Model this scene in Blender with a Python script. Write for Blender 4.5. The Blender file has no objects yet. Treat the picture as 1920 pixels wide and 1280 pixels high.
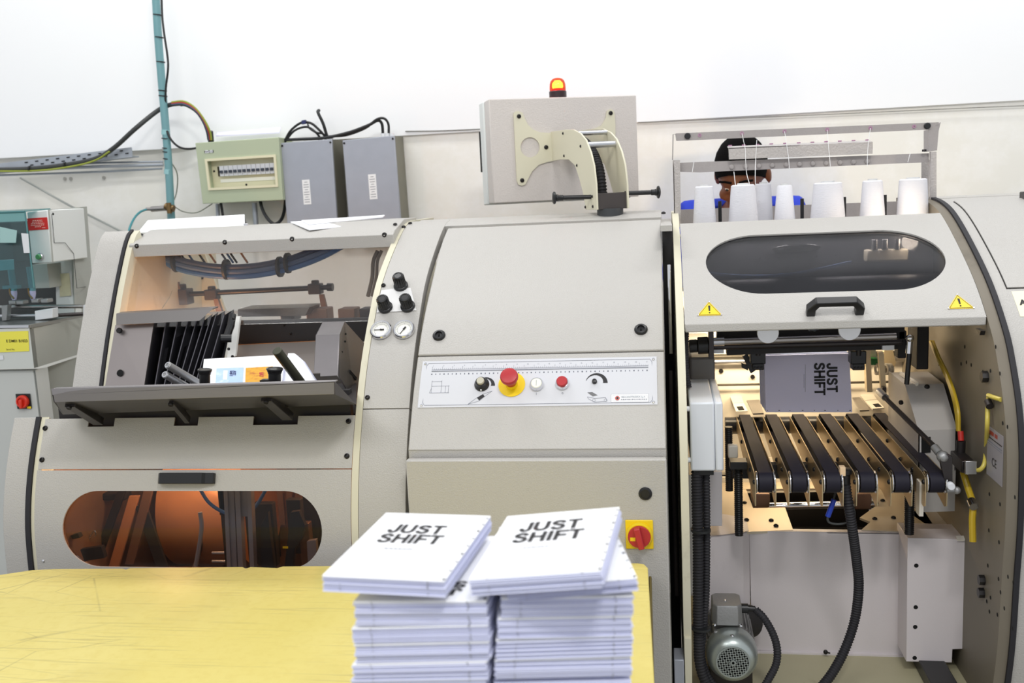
import bpy, bmesh, math, random
from math import sin, cos, pi, radians, hypot
from mathutils import Vector, Matrix, Quaternion
random.seed(7)
V = Vector
scene = bpy.context.scene
COL = scene.collection

# ---------------------------------------------------------------- camera, world, lights, exposure
F = 1850.0
PITCH, YAW, ROLL = radians(8.6), radians(9.0), radians(2.7)
CAM = V((0, 0, 1.55))
_fw = V((-sin(YAW) * cos(PITCH), cos(YAW) * cos(PITCH), -sin(PITCH)))
_rt = V((cos(YAW), sin(YAW), 0))
_up = _rt.cross(_fw)
AX = _rt * cos(ROLL) - _up * sin(ROLL)
AY = _up * cos(ROLL) + _rt * sin(ROLL)
cd = bpy.data.cameras.new('camera')
co = bpy.data.objects.new('camera', cd)
COL.objects.link(co)
cd.sensor_fit = 'HORIZONTAL'
cd.sensor_width = 36.0
cd.lens = F / 1920 * 36.0
cd.clip_start = 0.05
co.matrix_world = Matrix((( AX.x, AY.x, -_fw.x, CAM.x), (AX.y, AY.y, -_fw.y, CAM.y), (AX.z, AY.z, -_fw.z, CAM.z), (0, 0, 0, 1)))
cd.dof.use_dof = True
cd.dof.focus_distance = 2.35
cd.dof.aperture_fstop = 4.5
scene.camera = co

w = bpy.data.worlds.new('hall_light')
scene.world = w
w.use_nodes = True
w.node_tree.nodes['Background'].inputs[0].default_value = (0.93, 0.96, 1.0, 1)
w.node_tree.nodes['Background'].inputs[1].default_value = 0.78
scene.view_settings.view_transform = 'Standard'
scene.view_settings.look = 'None'
scene.view_settings.gamma = 1
scene.view_settings.use_curve_mapping = False
scene.view_settings.exposure = -0.06


def area(name, loc, size, power, color=(1, 1, 1), to=None, sy=None):
    d = bpy.data.lights.new(name, 'AREA')
    d.shape = 'RECTANGLE'
    d.size = size
    d.size_y = sy or size
    d.energy = power
    d.color = color
    o = bpy.data.objects.new(name, d)
    COL.objects.link(o)
    o.location = loc
    if to is not None:
        o.rotation_euler = (V(to) - V(loc)).to_track_quat('-Z', 'Y').to_euler()
    return o


def point(name, loc, power, color, r=0.03):
    d = bpy.data.lights.new(name, 'POINT')
    d.energy = power
    d.color = color
    d.shadow_soft_size = r
    o = bpy.data.objects.new(name, d)
    COL.objects.link(o)
    o.location = loc
    return o


# fluorescent fittings of the hall, hung from the ceiling above the aisle
area('ceiling_lamp_light', (-1.5, -0.6, 3.6), 1.8, 31, (1, 0.99, 0.97), to=(-0.8, 1.6, 0.6), sy=0.6)
area('ceiling_lamp_light', (0.55, 0.0, 3.6), 0.6, 34, (1, 0.985, 0.96), to=(0.2, 1.9, 0.8), sy=0.25)
area('ceiling_lamp_light', (-1.7, 2.75, 4.0), 1.8, 30, (1, 0.99, 0.97), sy=0.4)
area('ceiling_lamp_light', (1.2, 2.75, 4.0), 1.8, 26, (1, 0.99, 0.97), sy=0.4)
# lamps inside the machine, facing its back walls, then added cover fill
area('bay_lamp_light', (0.16, 2.74, 1.15), 0.12, 2.6, (1.0, 0.80, 0.52), to=(0.15, 3.0, 1.10), sy=0.05)
area('bay_lamp_light', (0.42, 2.76, 1.17), 0.14, 2.0, (1.0, 0.78, 0.50), to=(0.42, 3.0, 0.98), sy=0.05)
area('bay_lamp_light', (0.33, 2.80, 0.82), 0.25, 0.9, (1.0, 0.74, 0.44), to=(0.33, 2.75, 0.6), sy=0.05)
point('feeder_lamp_light', (-1.40, 2.62, 1.12), 2.6, (1.0, 0.48, 0.20), 0.03)
point('feeder_lamp_light', (-1.27, 2.28, 0.945), 3.8, (1.0, 0.56, 0.29), 0.03)
point('feeder_lamp_light', (-0.88, 2.45, 0.93), 2.6, (1.0, 0.47, 0.20), 0.03)
area('cover_fill_light', (0.36, 2.585, 1.395), 0.4, 1.6, (1.0, 0.93, 0.84), to=(0.36, 2.58, 1.2), sy=0.03)  # added fill, not a real lamp, to show parts behind the smoked window
point('cover_fill_light', (0.60, 2.565, 1.39), 0.9, (1.0, 0.84, 0.62), 0.02)  # second added fill, brightening the right end under the cover


# ---------------------------------------------------------------- pixel <-> world helpers
def ray(px, py):
    return AX * ((px - 960) / F) - AY * ((py - 640) / F) + _fw


def at(px, py, X=None, Y=None, Z=None):
    d = ray(px, py)
    if Y is not None:
        k = Y / d.y
    elif X is not None:
        k = X / d.x
    else:
        k = (Z - CAM.z) / d.z
    return CAM + d * k


def hitplane(px, py, p0, n):
    d = ray(px, py)
    return CAM + d * ((p0 - CAM).dot(n) / d.dot(n))


def px2m(n, Y):
    return n * Y / F


# ---------------------------------------------------------------- materials
MATS = {}


def lin(c):
    def f(v):
        v = v / 255.0
        return v / 12.92 if v <= 0.04045 else ((v + 0.055) / 1.055) ** 2.4
    return (f(c[0]), f(c[1]), f(c[2]), 1)


def mat(name, c, rough=0.5, metal=0.0, var=0.0, vs=6.0, bump=0.0, bs=300.0, dirt=None, ds=3.0, dthr=0.62, coat=0.0, spec=0.5, stretch=None):
    if name in MATS:
        return MATS[name]
    m = bpy.data.materials.new(name)
    m.use_nodes = True
    nt = m.node_tree
    b = nt.nodes['Principled BSDF']
    b.inputs['Base Color'].default_value = lin(c)
    b.inputs['Roughness'].default_value = rough
    b.inputs['Metallic'].default_value = metal
    b.inputs['Specular IOR Level'].default_value = spec
    b.inputs['Coat Weight'].default_value = coat
    tc = nt.nodes.new('ShaderNodeTexCoord')
    src = tc.outputs['Object']
    if stretch:
        mp = nt.nodes.new('ShaderNodeMapping')
        mp.inputs['Scale'].default_value = stretch
        nt.links.new(src, mp.inputs['Vector'])
        src = mp.outputs[0]
    col = None
    if var > 0:
        n = nt.nodes.new('ShaderNodeTexNoise')
        n.inputs['Scale'].default_value = vs
        n.inputs['Detail'].default_value = 5
        nt.links.new(src, n.inputs['Vector'])
        mx = nt.nodes.new('ShaderNodeMix')
        mx.data_type = 'RGBA'
        a = lin(c)
        mx.inputs[6].default_value = tuple(x * (1 - var) for x in a[:3]) + (1,)
        mx.inputs[7].default_value = tuple(min(1, x * (1 + var)) for x in a[:3]) + (1,)
        nt.links.new(n.outputs['Fac'], mx.inputs[0])
        col = mx.outputs[2]
    if dirt:
        n = nt.nodes.new('ShaderNodeTexNoise')
        n.inputs['Scale'].default_value = ds
        n.inputs['Detail'].default_value = 9
        n.inputs['Roughness'].default_value = 0.7
        nt.links.new(src, n.inputs['Vector'])
        r = nt.nodes.new('ShaderNodeValToRGB')
        r.color_ramp.elements[0].position = dthr
        r.color_ramp.elements[1].position = min(1, dthr + 0.2)
        nt.links.new(n.outputs['Fac'], r.inputs[0])
        mx = nt.nodes.new('ShaderNodeMix')
        mx.data_type = 'RGBA'
        if col is not None:
            nt.links.new(col, mx.inputs[6])
        else:
            mx.inputs[6].default_value = lin(c)
        mx.inputs[7].default_value = lin(dirt)
        nt.links.new(r.outputs[0], mx.inputs[0])
        col = mx.outputs[2]
    if col is not None:
        nt.links.new(col, b.inputs['Base Color'])
    if bump > 0:
        n = nt.nodes.new('ShaderNodeTexNoise')
        n.inputs['Scale'].default_value = bs
        n.inputs['Detail'].default_value = 2
        nt.links.new(src, n.inputs['Vector'])
        bp = nt.nodes.new('ShaderNodeBump')
        bp.inputs['Strength'].default_value = bump
        bp.inputs['Distance'].default_value = 0.002
        nt.links.new(n.outputs['Fac'], bp.inputs['Height'])
        nt.links.new(bp.outputs[0], b.inputs['Normal'])
    MATS[name] = m
    return m


def glassy(name, tint, gloss=0.12, rough=0.03, dust=0.0, fres=0.5):
    """thin clear sheet: tinted transparency plus a fresnel mirror and a little dust"""
    m = bpy.data.materials.new(name)
    m.use_nodes = True
    nt = m.node_tree
    nt.nodes.clear()
    out = nt.nodes.new('ShaderNodeOutputMaterial')
    tr = nt.nodes.new('ShaderNodeBsdfTransparent')
    tr.inputs[0].default_value = tuple(tint) + (1,)
    gl = nt.nodes.new('ShaderNodeBsdfGlossy')
    gl.inputs['Roughness'].default_value = rough
    fr = nt.nodes.new('ShaderNodeFresnel')
    fr.inputs[0].default_value = 1.45
    mul = nt.nodes.new('ShaderNodeMath')
    mul.operation = 'MULTIPLY_ADD'
    mul.inputs[1].default_value = fres
    mul.inputs[2].default_value = gloss * 0.2
    nt.links.new(fr.outputs[0], mul.inputs[0])
    mx = nt.nodes.new('ShaderNodeMixShader')
    nt.links.new(mul.outputs[0], mx.inputs[0])
    last = tr.outputs[0]
    if dust > 0:
        df = nt.nodes.new('ShaderNodeBsdfDiffuse')
        df.inputs[0].default_value = (0.6, 0.6, 0.62, 1)
        m2 = nt.nodes.new('ShaderNodeMixShader')
        n = nt.nodes.new('ShaderNodeTexNoise')
        n.inputs['Scale'].default_value = 5
        n.inputs['Detail'].default_value = 6
        tc = nt.nodes.new('ShaderNodeTexCoord')
        nt.links.new(tc.outputs['Object'], n.inputs['Vector'])
        mm = nt.nodes.new('ShaderNodeMath')
        mm.operation = 'MULTIPLY'
        mm.inputs[1].default_value = dust * 2
        nt.links.new(n.outputs['Fac'], mm.inputs[0])
        nt.links.new(mm.outputs[0], m2.inputs[0])
        nt.links.new(last, m2.inputs[1])
        nt.links.new(df.outputs[0], m2.inputs[2])
        last = m2.outputs[0]
    nt.links.new(last, mx.inputs[1])
    nt.links.new(gl.outputs[0], mx.inputs[2])
    nt.links.new(mx.outputs[0], out.inputs[0])
    MATS[name] = m
    return m


def emit(name, c, s):
    m = bpy.data.materials.new(name)
    m.use_nodes = True
    b = m.node_tree.nodes['Principled BSDF']
    b.inputs['Base Color'].default_value = lin(c)
    b.inputs['Emission Color'].default_value = lin(c)
    b.inputs['Emission Strength'].default_value = s
    MATS[name] = m
    return m


paint = mat('machine_paint', (182, 179, 174), 0.38, var=0.03, vs=3, bump=0.5, bs=330, dirt=(171, 167, 162), ds=1.6, dthr=0.6)
paint2 = mat('machine_paint_inner', (178, 172, 164), 0.5, var=0.05, vs=5, bump=0.15, bs=330, dirt=(120, 108, 94), ds=4, dthr=0.62)
glitter = mat('hammered_paint', (186, 180, 176), 0.3, var=0.1, vs=200, bump=1.0, bs=210)
cream = mat('cream_paint', (214, 209, 186), 0.5, var=0.05, vs=8, dirt=(170, 160, 135), ds=5, dthr=0.62)
black = mat('black_plastic', (22, 22, 24), 0.35, var=0.2, vs=20)
rubber = mat('black_rubber', (32, 31, 36), 0.65)
belt_m = mat('belt_rubber', (33, 31, 42), 0.6, var=0.15, vs=30, spec=0.25)
steel = mat('brushed_steel', (176, 172, 170), 0.32, 1.0, var=0.08, vs=40, stretch=(0.3, 6, 6))
dsteel = mat('dark_steel', (70, 66, 66), 0.4, 0.8, var=0.15, vs=15)
chrome = mat('chrome', (225, 225, 228), 0.12, 1.0)
alu = mat('aluminium', (205, 206, 210), 0.28, 1.0)
cast = mat('cast_aluminium', (160, 160, 160), 0.45, 0.7, bump=0.3, bs=200)
motor_m = mat('motor_silver', (172, 180, 178), 0.33, 0.75, var=0.05)
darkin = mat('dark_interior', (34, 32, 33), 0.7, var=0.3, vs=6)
screw_m = mat('screw_black', (44, 42, 42), 0.35, 0.6)
white_pl = mat('white_plastic', (226, 228, 232), 0.4)
paper_top = mat('paper_sheet', (246, 247, 250), 0.75)
paper_edge = mat('paper_edge', (214, 217, 240), 0.8, var=0.06, vs=60, stretch=(0.4, 0.4, 12))  # lavender cast of the cool ambient light is in this colour
ink = mat('black_ink', (30, 29, 32), 0.6)
grey_ink = mat('grey_ink', (150, 152, 158), 0.7)
yellow_top = None
smoke_glass = glassy('smoked_acrylic', (0.34, 0.34, 0.36), 0.0, 0.04, 0.012, 0.45)
tint_glass = glassy('tinted_acrylic', (0.72, 0.71, 0.72), 0.0, 0.03, 0.006, 0.3)
clear_glass = glassy('clear_acrylic', (0.93, 0.92, 0.91), 0.0, 0.03, 0.02, 0.2)
teal_glass = glassy('teal_acrylic', (0.45, 0.68, 0.70), 0.0, 0.03, 0.05, 0.5)
red_pl = mat('red_plastic', (178, 40, 46), 0.38)
yel_pl = mat('yellow_plastic', (240, 206, 20), 0.4)
blue_hose = mat('blue_hose', (66, 116, 184), 0.4)
yel_hose = mat('yellow_tube', (190, 160, 40), 0.3)


# ---------------------------------------------------------------- mesh helpers
ORG = {}


def catmull(pts, n=8):
    pts = [V(p) for p in pts]
    if len(pts) < 3:
        return pts
    out = []
    P = [pts[0] * 2 - pts[1]] + pts + [pts[-1] * 2 - pts[-2]]
    for i in range(1, len(P) - 2):
        p0, p1, p2, p3 = P[i - 1:i + 3]
        for k in range(n):
            t = k / n
            out.append(0.5 * ((2 * p1) + (p2 - p0) * t + (2 * p0 - 5 * p1 + 4 * p2 - p3) * t * t + (3 * p1 - p0 - 3 * p2 + p3) * t ** 3))
    out.append(pts[-1])
    return out


def frame_of(d):
    d = d.normalized()
    a = V((0, 0, 1)) if abs(d.z) < 0.9 else V((1, 0, 0))
    u = d.cross(a).normalized()
    return u, d.cross(u).normalized()


class MB:
    def __init__(s):
        s.bm = bmesh.new()

    def face(s, vs):
        try:
            return s.bm.faces.new(vs)
        except ValueError:
            return None

    def poly(s, pts):
        s.face([s.bm.verts.new(p) for p in pts])
        return s

    def box(s, x0, x1, y0, y1, z0, z1):
        return s.obox(V(((x0 + x1) / 2, (y0 + y1) / 2, (z0 + z1) / 2)), V(((x1 - x0) / 2, 0, 0)), V((0, (y1 - y0) / 2, 0)), V((0, 0, (z1 - z0) / 2)))

    def obox(s, c, u, v, w):
        c, u, v, w = V(c), V(u), V(v), V(w)
        q = [s.bm.verts.new(c + u * a + v * b + w * d) for d in (-1, 1) for a, b in ((-1, -1), (1, -1), (1, 1), (-1, 1))]
        for f in ((0, 3, 2, 1), (4, 5, 6, 7), (0, 1, 5, 4), (1, 2, 6, 5), (2, 3, 7, 6), (3, 0, 4, 7)):
            s.face([q[i] for i in f])
        return s

    def loft(s, rings, close=True, cap0=True, cap1=True):
        R = [[s.bm.verts.new(p) for p in r] for r in rings]
        n = len(R[0])
        for a, b in zip(R, R[1:]):
            for i in range(n if close else n - 1):
                s.face([a[i], a[(i + 1) % n], b[(i + 1) % n], b[i]])
        if cap0 and close:
            s.face(R[0][::-1])
        if cap1 and close:
            s.face(R[-1])
        return s

    def cyl(s, a, b, r, r2=None, n=20):
        a, b = V(a), V(b)
        u, v = frame_of(b - a)
        r2 = r if r2 is None else r2
        return s.loft([[p + (u * cos(2 * pi * i / n) + v * sin(2 * pi * i / n)) * q for i in range(n)] for p, q in ((a, r), (b, r2))])

    def lathe(s, prof, o, d, n=28):
        """prof: list of (radius, height along d)"""
        o, d = V(o), V(d).normalized()
        u, v = frame_of(d)
        cp = prof[0] != prof[-1]
        return s.loft([[o + d * h + (u * cos(2 * pi * i / n) + v * sin(2 * pi * i / n)) * max(r, 1e-5) for i in range(n)] for r, h in prof], cap0=cp, cap1=cp)

    def ring(s, o, d, r0, r1, h0, h1, n=32):
        return s.loft([[V(o) + V(d).normalized() * h + (frame_of(V(d))[0] * cos(2 * pi * i / n) + frame_of(V(d))[1] * sin(2 * pi * i / n)) * r for i in range(n)]
                       for r, h in ((r0, h0), (r1, h0), (r1, h1), (r0, h1), (r0, h0))], cap0=False, cap1=False)

    def tube(s, pts, r, n=10, rf=None):
        pts = [V(p) for p in pts]
        d = (pts[1] - pts[0]).normalized()
        u, v = frame_of(d)
        rings = []
        L = 0
        for i, p in enumerate(pts):
            if i > 0:
                L += (p - pts[i - 1]).length
            nd = (pts[min(i + 1, len(pts) - 1)] - pts[max(i - 1, 0)]).normalized()
            q = d.rotation_difference(nd)
            u = q @ u
            v = q @ v
            d = nd
            rr = rf(L) if rf else r
            rings.append([p + (u * cos(2 * pi * k / n) + v * sin(2 * pi * k / n)) * rr for k in range(n)])
        return s.loft(rings)

    def hose(s, pts, r, period=0.006, depth=0.14, n=14):
        """corrugated conduit"""
        c = catmull(pts, 24)
        L = sum((b - a).length for a, b in zip(c, c[1:]))
        m = max(8, int(L / period * 4))
        out = []
        acc, k = [0], 0
        for a, b in zip(c, c[1:]):
            acc.append(acc[-1] + (b - a).length)
        for i in range(m + 1):
            t = L * i / m
            while k < len(c) - 2 and acc[k + 1] < t:
                k += 1
            f = (t - acc[k]) / max(1e-9, acc[k + 1] - acc[k])
            out.append(c[k].lerp(c[k + 1], min(1, f)))
        cnt = [0]

        def rf(_):
            i = cnt[0]
            cnt[0] += 1
            return r * (1 - depth * (0, 0, 1, 1)[i % 4])
        return s.tube(out, r, n, rf)

    def prism(s, pts, off):
        """solid from a planar outline and an extrusion vector"""
        off = V(off)
        a = [s.bm.verts.new(p) for p in pts]
        b = [s.bm.verts.new(V(p) + off) for p in pts]
        n = len(a)
        s.face(a)
        s.face(b[::-1])
        for i in range(n):
            s.face([a[i], b[i], b[(i + 1) % n], a[(i + 1) % n]][::-1])
        return s

    def ball(s, c, r, n=16, sx=1, sy=1, sz=1):
        c = V(c)
        rings = []
        m = n // 2
        for j in range(m + 1):
            th = pi * j / m
            rr = max(1e-5, sin(th))
            rings.append([c + V((cos(2 * pi * i / n) * rr * r * sx, sin(2 * pi * i / n) * rr * r * sy, cos(th) * r * sz)) for i in range(n)])
        return s.loft(rings)

    def mesh(s, name, m=None, org=V((0, 0, 0)), smooth=True, ang=35):
        bmesh.ops.remove_doubles(s.bm, verts=s.bm.verts, dist=1e-6)
        bmesh.ops.recalc_face_normals(s.bm, faces=s.bm.faces)
        bmesh.ops.translate(s.bm, verts=s.bm.verts, vec=-org)
        me = bpy.data.meshes.new(name)
        s.bm.to_mesh(me)
        s.bm.free()
        if m:
            me.materials.append(m)
        if smooth:
            me.polygons.foreach_set('use_smooth', [True] * len(me.polygons))
            me.set_sharp_from_angle(angle=radians(ang))
        return me

    def build(s, name, m, parent=None, bevel=0.0, smooth=True, ang=35, loc=None, kind=None):
        if parent is not None:
            org = ORG[parent.name]
        elif loc is not None:
            org = V(loc)
        else:
            xs = [v.co for v in s.bm.verts]
            org = V((sum(v.x for v in xs) / len(xs), sum(v.y for v in xs) / len(xs), min(v.z for v in xs)))
        me = s.mesh(name, m, org, smooth, ang)
        o = bpy.data.objects.new(name, me)
        COL.objects.link(o)
        if parent is not None:
            o.parent = parent
        else:
            o.location = org
        ORG[o.name] = org
        if bevel > 0:
            b = o.modifiers.new('bevel', 'BEVEL')
            b.width = bevel
            b.segments = 2
            b.limit_method = 'ANGLE'
            b.angle_limit = radians(50)
            b.harden_normals = False
        if kind:
            o['kind'] = kind
        return o


def tag(o, label, cat, group=None):
    o['label'] = label
    o['category'] = cat
    if group:
        o['group'] = group
    return o


def thing(name, label, cat, loc, group=None):
    o = bpy.data.objects.new(name, None)
    COL.objects.link(o)
    o.empty_display_size = 0.05
    o.location = loc
    ORG[o.name] = V(loc)
    return tag(o, label, cat, group)


def struct(name, mb, m, parent=None, **k):
    o = mb.build(name, m, parent, **k)
    o['kind'] = 'structure'
    return o


def shared(name, me, parent, loc, d=None, scale=1.0, spin=0.0):
    """one more object on a shared mesh whose own axis is +Z"""
    o = bpy.data.objects.new(name, me)
    COL.objects.link(o)
    q = V((0, 0, 1)).rotation_difference(V(d).normalized()) if d is not None else Quaternion()
    if spin:
        q = q @ Quaternion((0, 0, 1), spin)
    o.rotation_mode = 'QUATERNION'
    o.rotation_quaternion = q
    o.scale = (scale,) * 3 if not isinstance(scale, tuple) else scale
    if parent is not None:
        o.parent = parent
        o.location = V(loc) - ORG[parent.name]
    else:
        o.location = loc
    return o


SCREW = MB().lathe([(1, 0), (1, 0.25), (0.85, 0.55), (0.55, 0.72), (0.5, 0.72), (0.45, 0.35), (0.0, 0.35)], (0, 0, 0), (0, 0, 1), 12).mesh('screw', screw_m)
BOLT = MB().lathe([(1, 0), (1, 0.8), (0.9, 0.95), (0.0, 0.95)], (0, 0, 0), (0, 0, 1), 8).mesh('bolt', screw_m)
CHSCREW = MB().lathe([(1, 0), (1, 0.3), (0.7, 0.6), (0.0, 0.7)], (0, 0, 0), (0, 0, 1), 10).mesh('rivet', chrome)
HOLE = MB().lathe([(1, -0.02), (1, 0.05), (0.0, 0.05)], (0, 0, 0), (0, 0, 1), 12).mesh('hole', mat('hole_black', (8, 8, 8), 0.9))


def text_mesh(txt, size, bold=0.0, align='CENTER', line=0.8, cond=1.0):
    c = bpy.data.curves.new('lettering', 'FONT')
    c.body = txt
    c.size = size
    c.align_x = align
    c.align_y = 'CENTER'
    c.offset = bold
    c.space_line = line
    c.resolution_u = 4
    o = bpy.data.objects.new('lettering', c)
    COL.objects.link(o)
    dg = bpy.context.evaluated_depsgraph_get()
    me = bpy.data.meshes.new_from_object(o.evaluated_get(dg))
    bpy.data.objects.remove(o)
    bpy.data.curves.remove(c)
    for v in me.vertices:
        v.co.x *= cond
    return me


def put_text(name, txt, size, m, parent, o0, u, v, bold=0.0, align='CENTER', line=0.8, cond=1.0, lift=0.0006):
    """flat lettering at o0, reading along u, upright along v"""
    u, v = V(u).normalized(), V(v).normalized()
    n = u.cross(v)
    me = text_mesh(txt, size, bold, align, line, cond)
    org = ORG[parent.name]
    for vt in me.vertices:
        vt.co = V(o0) + u * vt.co.x + v * vt.co.y + n * lift - org
    me.materials.clear()
    me.materials.append(m)
    o = bpy.data.objects.new(name, me)
    COL.objects.link(o)
    o.parent = parent
    ORG[o.name] = org
    return o


def block_title():
    """JUST / SHIFT in heavy grotesque capitals drawn as broad strokes, cap height 1"""
    arc = lambda cx, cy, r, a0, a1, n=10: [(cx + r * cos(radians(a0 + (a1 - a0) * k / n)), cy + r * sin(radians(a0 + (a1 - a0) * k / n))) for k in range(n + 1)]
    sp = [(p.x, p.y) for p in catmull([(.575, .70, 0), (.51, .845, 0), (.34, .90, 0), (.17, .85, 0), (.115, .73, 0), (.18, .61, 0), (.35, .53, 0), (.51, .45, 0), (.575, .30, 0), (.50, .15, 0), (.33, .10, 0), (.16, .155, 0), (.095, .31, 0)], 4)]
    G = {'J': (.56, [[(.46, 1), (.46, .30)] + arc(.28, .28, .18, -5, -180) + [(.10, .38)]]),
         'U': (.72, [[(.10, 1), (.10, .36)] + arc(.36, .36, .26, 185, 355) + [(.62, .36), (.62, 1)]]),
         'S': (.67, [sp]), 'T': (.64, [[(0, .905), (.64, .905)], [(.32, .9), (.32, 0)]]),
         'H': (.72, [[(.10, 0), (.10, 1)], [(.62, 0), (.62, 1)], [(.10, .52), (.62, .52)]]),
         'I': (.24, [[(.12, 0), (.12, 1)]]), 'F': (.60, [[(.10, 0), (.10, 1)], [(.10, .905), (.60, .905)], [(.10, .50), (.54, .50)]])}
    bm = bmesh.new()
    for row, (word, x) in enumerate((('JUST', 0.06), ('SHIFT', 0.0))):
        for ch in word:
            wd, paths = G[ch]
            for path in paths:
                vert = len(path) == 2 and abs(path[0][1] - path[1][1]) > 0.5
                hw = 0.10 if (vert or len(path) > 2) else 0.092
                L, R = [], []
                for i, p in enumerate(path):
                    q0, q1 = path[max(0, i - 1)], path[min(len(path) - 1, i + 1)]
                    d = V((q1[0] - q0[0], q1[1] - q0[1], 0)).normalized()
                    n = V((-d.y, d.x, 0)) * hw
                    c = V((p[0] + x, p[1] - 1.13 * row, 0))
                    L.append(bm.verts.new(c + n))
                    R.append(bm.verts.new(c - n))
                for i in range(len(path) - 1):
                    bm.faces.new([L[i], R[i], R[i + 1], L[i + 1]])
            x += wd + (0.07 if ch != 'F' else 0.03)
    me = bpy.data.meshes.new('title')
    bm.to_mesh(me)
    bm.free()
    return me


def fit_title(name, parent, tl, u, v, width, height, m=None, bold=0.038, text='JUST\nSHIFT', lift=0.0007, line=0.80):
    """the two-line title scaled into width x height, top-left corner at tl"""
    me = block_title()
    xs = [q.co.x for q in me.vertices]
    ys = [q.co.y for q in me.vertices]
    u, v = V(u).normalized(), V(v).normalized()
    n = u.cross(v)
    x0, x1, y0, y1 = min(xs), max(xs), min(ys), max(ys)
    org = ORG[parent.name]
    for q in me.vertices:
        q.co = V(tl) + u * ((q.co.x - x0) / (x1 - x0) * width) - v * ((y1 - q.co.y) / (y1 - y0) * height) + n * lift - org
    me.materials.clear()
    me.materials.append(m or ink)
    o = bpy.data.objects.new(name, me)
    COL.objects.link(o)
    o.parent = parent
    ORG[o.name] = org
    return o


# ---------------------------------------------------------------- curved machine fronts
class Prof:
    """a front surface, the same section all along X; points (Y, z) from the top edge down"""

    def __init__(s, pts):
        c = catmull([(0, p[0], p[1]) for p in pts], 8)
        s.p = c
        s.L = [0]
        for a, b in zip(c, c[1:]):
            s.L.append(s.L[-1] + (b - a).length)

    def P(s, x, t, off=0.0):
        i = 0
        while i < len(s.p) - 2 and s.L[i + 1] < t:
            i += 1
        f = (t - s.L[i]) / (s.L[i + 1] - s.L[i])
        q = s.p[i].lerp(s.p[i + 1], f)
        n = s.N(t)
        return V((x, q.y, q.z)) + n * off

    def N(s, t):
        i = 0
        while i < len(s.p) - 2 and s.L[i + 1] < t:
            i += 1
        a = s.p[max(0, i - 1)]
        b = s.p[min(len(s.p) - 1, i + 2)]
        d = (b - a).normalized()
        return V((0, d.z, -d.y))

    def hit(s, px, py):
        d = ray(px, py)
        for i in range(len(s.p) - 1):
            a, b = s.p[i], s.p[i + 1]
            n = V((0, (b - a).z, -(b - a).y))
            if d.dot(n) >= 0:
                continue
            k = (a - CAM).dot(n) / d.dot(n)
            q = CAM + d * k
            f = (V((0, q.y, q.z)) - a).dot(b - a) / (b - a).length_squared
            if -1e-3 <= f <= 1.001:
                return q.x, s.L[i] + f * (s.L[i + 1] - s.L[i])
        return None

    def tz(s, z):
        for i in range(len(s.p) - 1):
            if s.p[i].z >= z >= s.p[i + 1].z:
                return s.L[i] + (s.p[i].z - z) / (s.p[i].z - s.p[i + 1].z) * (s.L[i + 1] - s.L[i])
        return s.L[-1]

    def ts(s, t0, t1, step=0.025):
        n = max(2, int((t1 - t0) / step) + 1)
        return [t0 + (t1 - t0) * i / n for i in range(n + 1)]


def slab(mb, pr, x0, x1, t0, t1, o0, o1):
    T = pr.ts(t0, t1)
    sec = [pr.P(0, t, o1) for t in T] + [pr.P(0, t, o0) for t in T[::-1]]
    return mb.prism([V((x0, p.y, p.z)) for p in sec], (x1 - x0, 0, 0))


def plate_sec(pr, t0, t1, yback, zbot):
    """outline of a side plate: the front profile closed by the back and bottom"""
    T = pr.ts(t0, t1)
    q = [pr.P(0, t) for t in T]
    return [V((0, yback, q[0].z))] + q + [V((0, q[-1].y, zbot)), V((0, yback, zbot))]


def stadium(cx, ct, hx, ht, n=64):
    """rounded slot outline, semicircular ends"""
    pts = []
    r = ht
    k = n // 4
    for i in range(k):
        a = -pi / 2 + pi * i / k
        pts.append((cx + hx - r + cos(a) * r, ct + sin(a) * r))
    for i in range(k):
        pts.append((cx + (hx - r) * (1 - 2 * i / k), ct + r))
    for i in range(k):
        a = pi / 2 + pi * i / k
        pts.append((cx - hx + r + cos(a) * r, ct + sin(a) * r))
    for i in range(k):
        pts.append((cx - (hx - r) * (1 - 2 * i / k), ct - r))
    return pts


def holed_sheet(mb, pr, x0, x1, t0, t1, hole, o0, o1, rings=6):
    cx = sum(p[0] for p in hole) / len(hole)
    ct = sum(p[1] for p in hole) / len(hole)
    outer = []
    for (x, t) in hole:
        dx, dt = x - cx, t - ct
        k = min(((x1 - cx) / dx if dx > 1e-9 else (x0 - cx) / dx if dx < -1e-9 else 1e9), ((t1 - ct) / dt if dt > 1e-9 else (t0 - ct) / dt if dt < -1e-9 else 1e9))
        outer.append([cx + dx * k, ct + dt * k])
    for c in ((x0, t0), (x1, t0), (x1, t1), (x0, t1)):
        j = min(range(len(outer)), key=lambda i: hypot(outer[i][0] - c[0], outer[i][1] - c[1]))
        outer[j] = list(c)
    R = []
    seq = []
    for k in range(rings + 1):
        f = k / rings
        seq.append(([(h[0] * (1 - f) + o[0] * f, h[1] * (1 - f) + o[1] * f) for h, o in zip(hole, outer)], o1))
    for k in range(rings, -1, -1):
        f = k / rings
        seq.append(([(h[0] * (1 - f) + o[0] * f, h[1] * (1 - f) + o[1] * f) for h, o in zip(hole, outer)], o0))
    seq.append(seq[0])
    for pts, o in seq:
        R.append([pr.P(x, t, o) for x, t in pts])
    return mb.loft(R, cap0=False, cap1=False)


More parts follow.
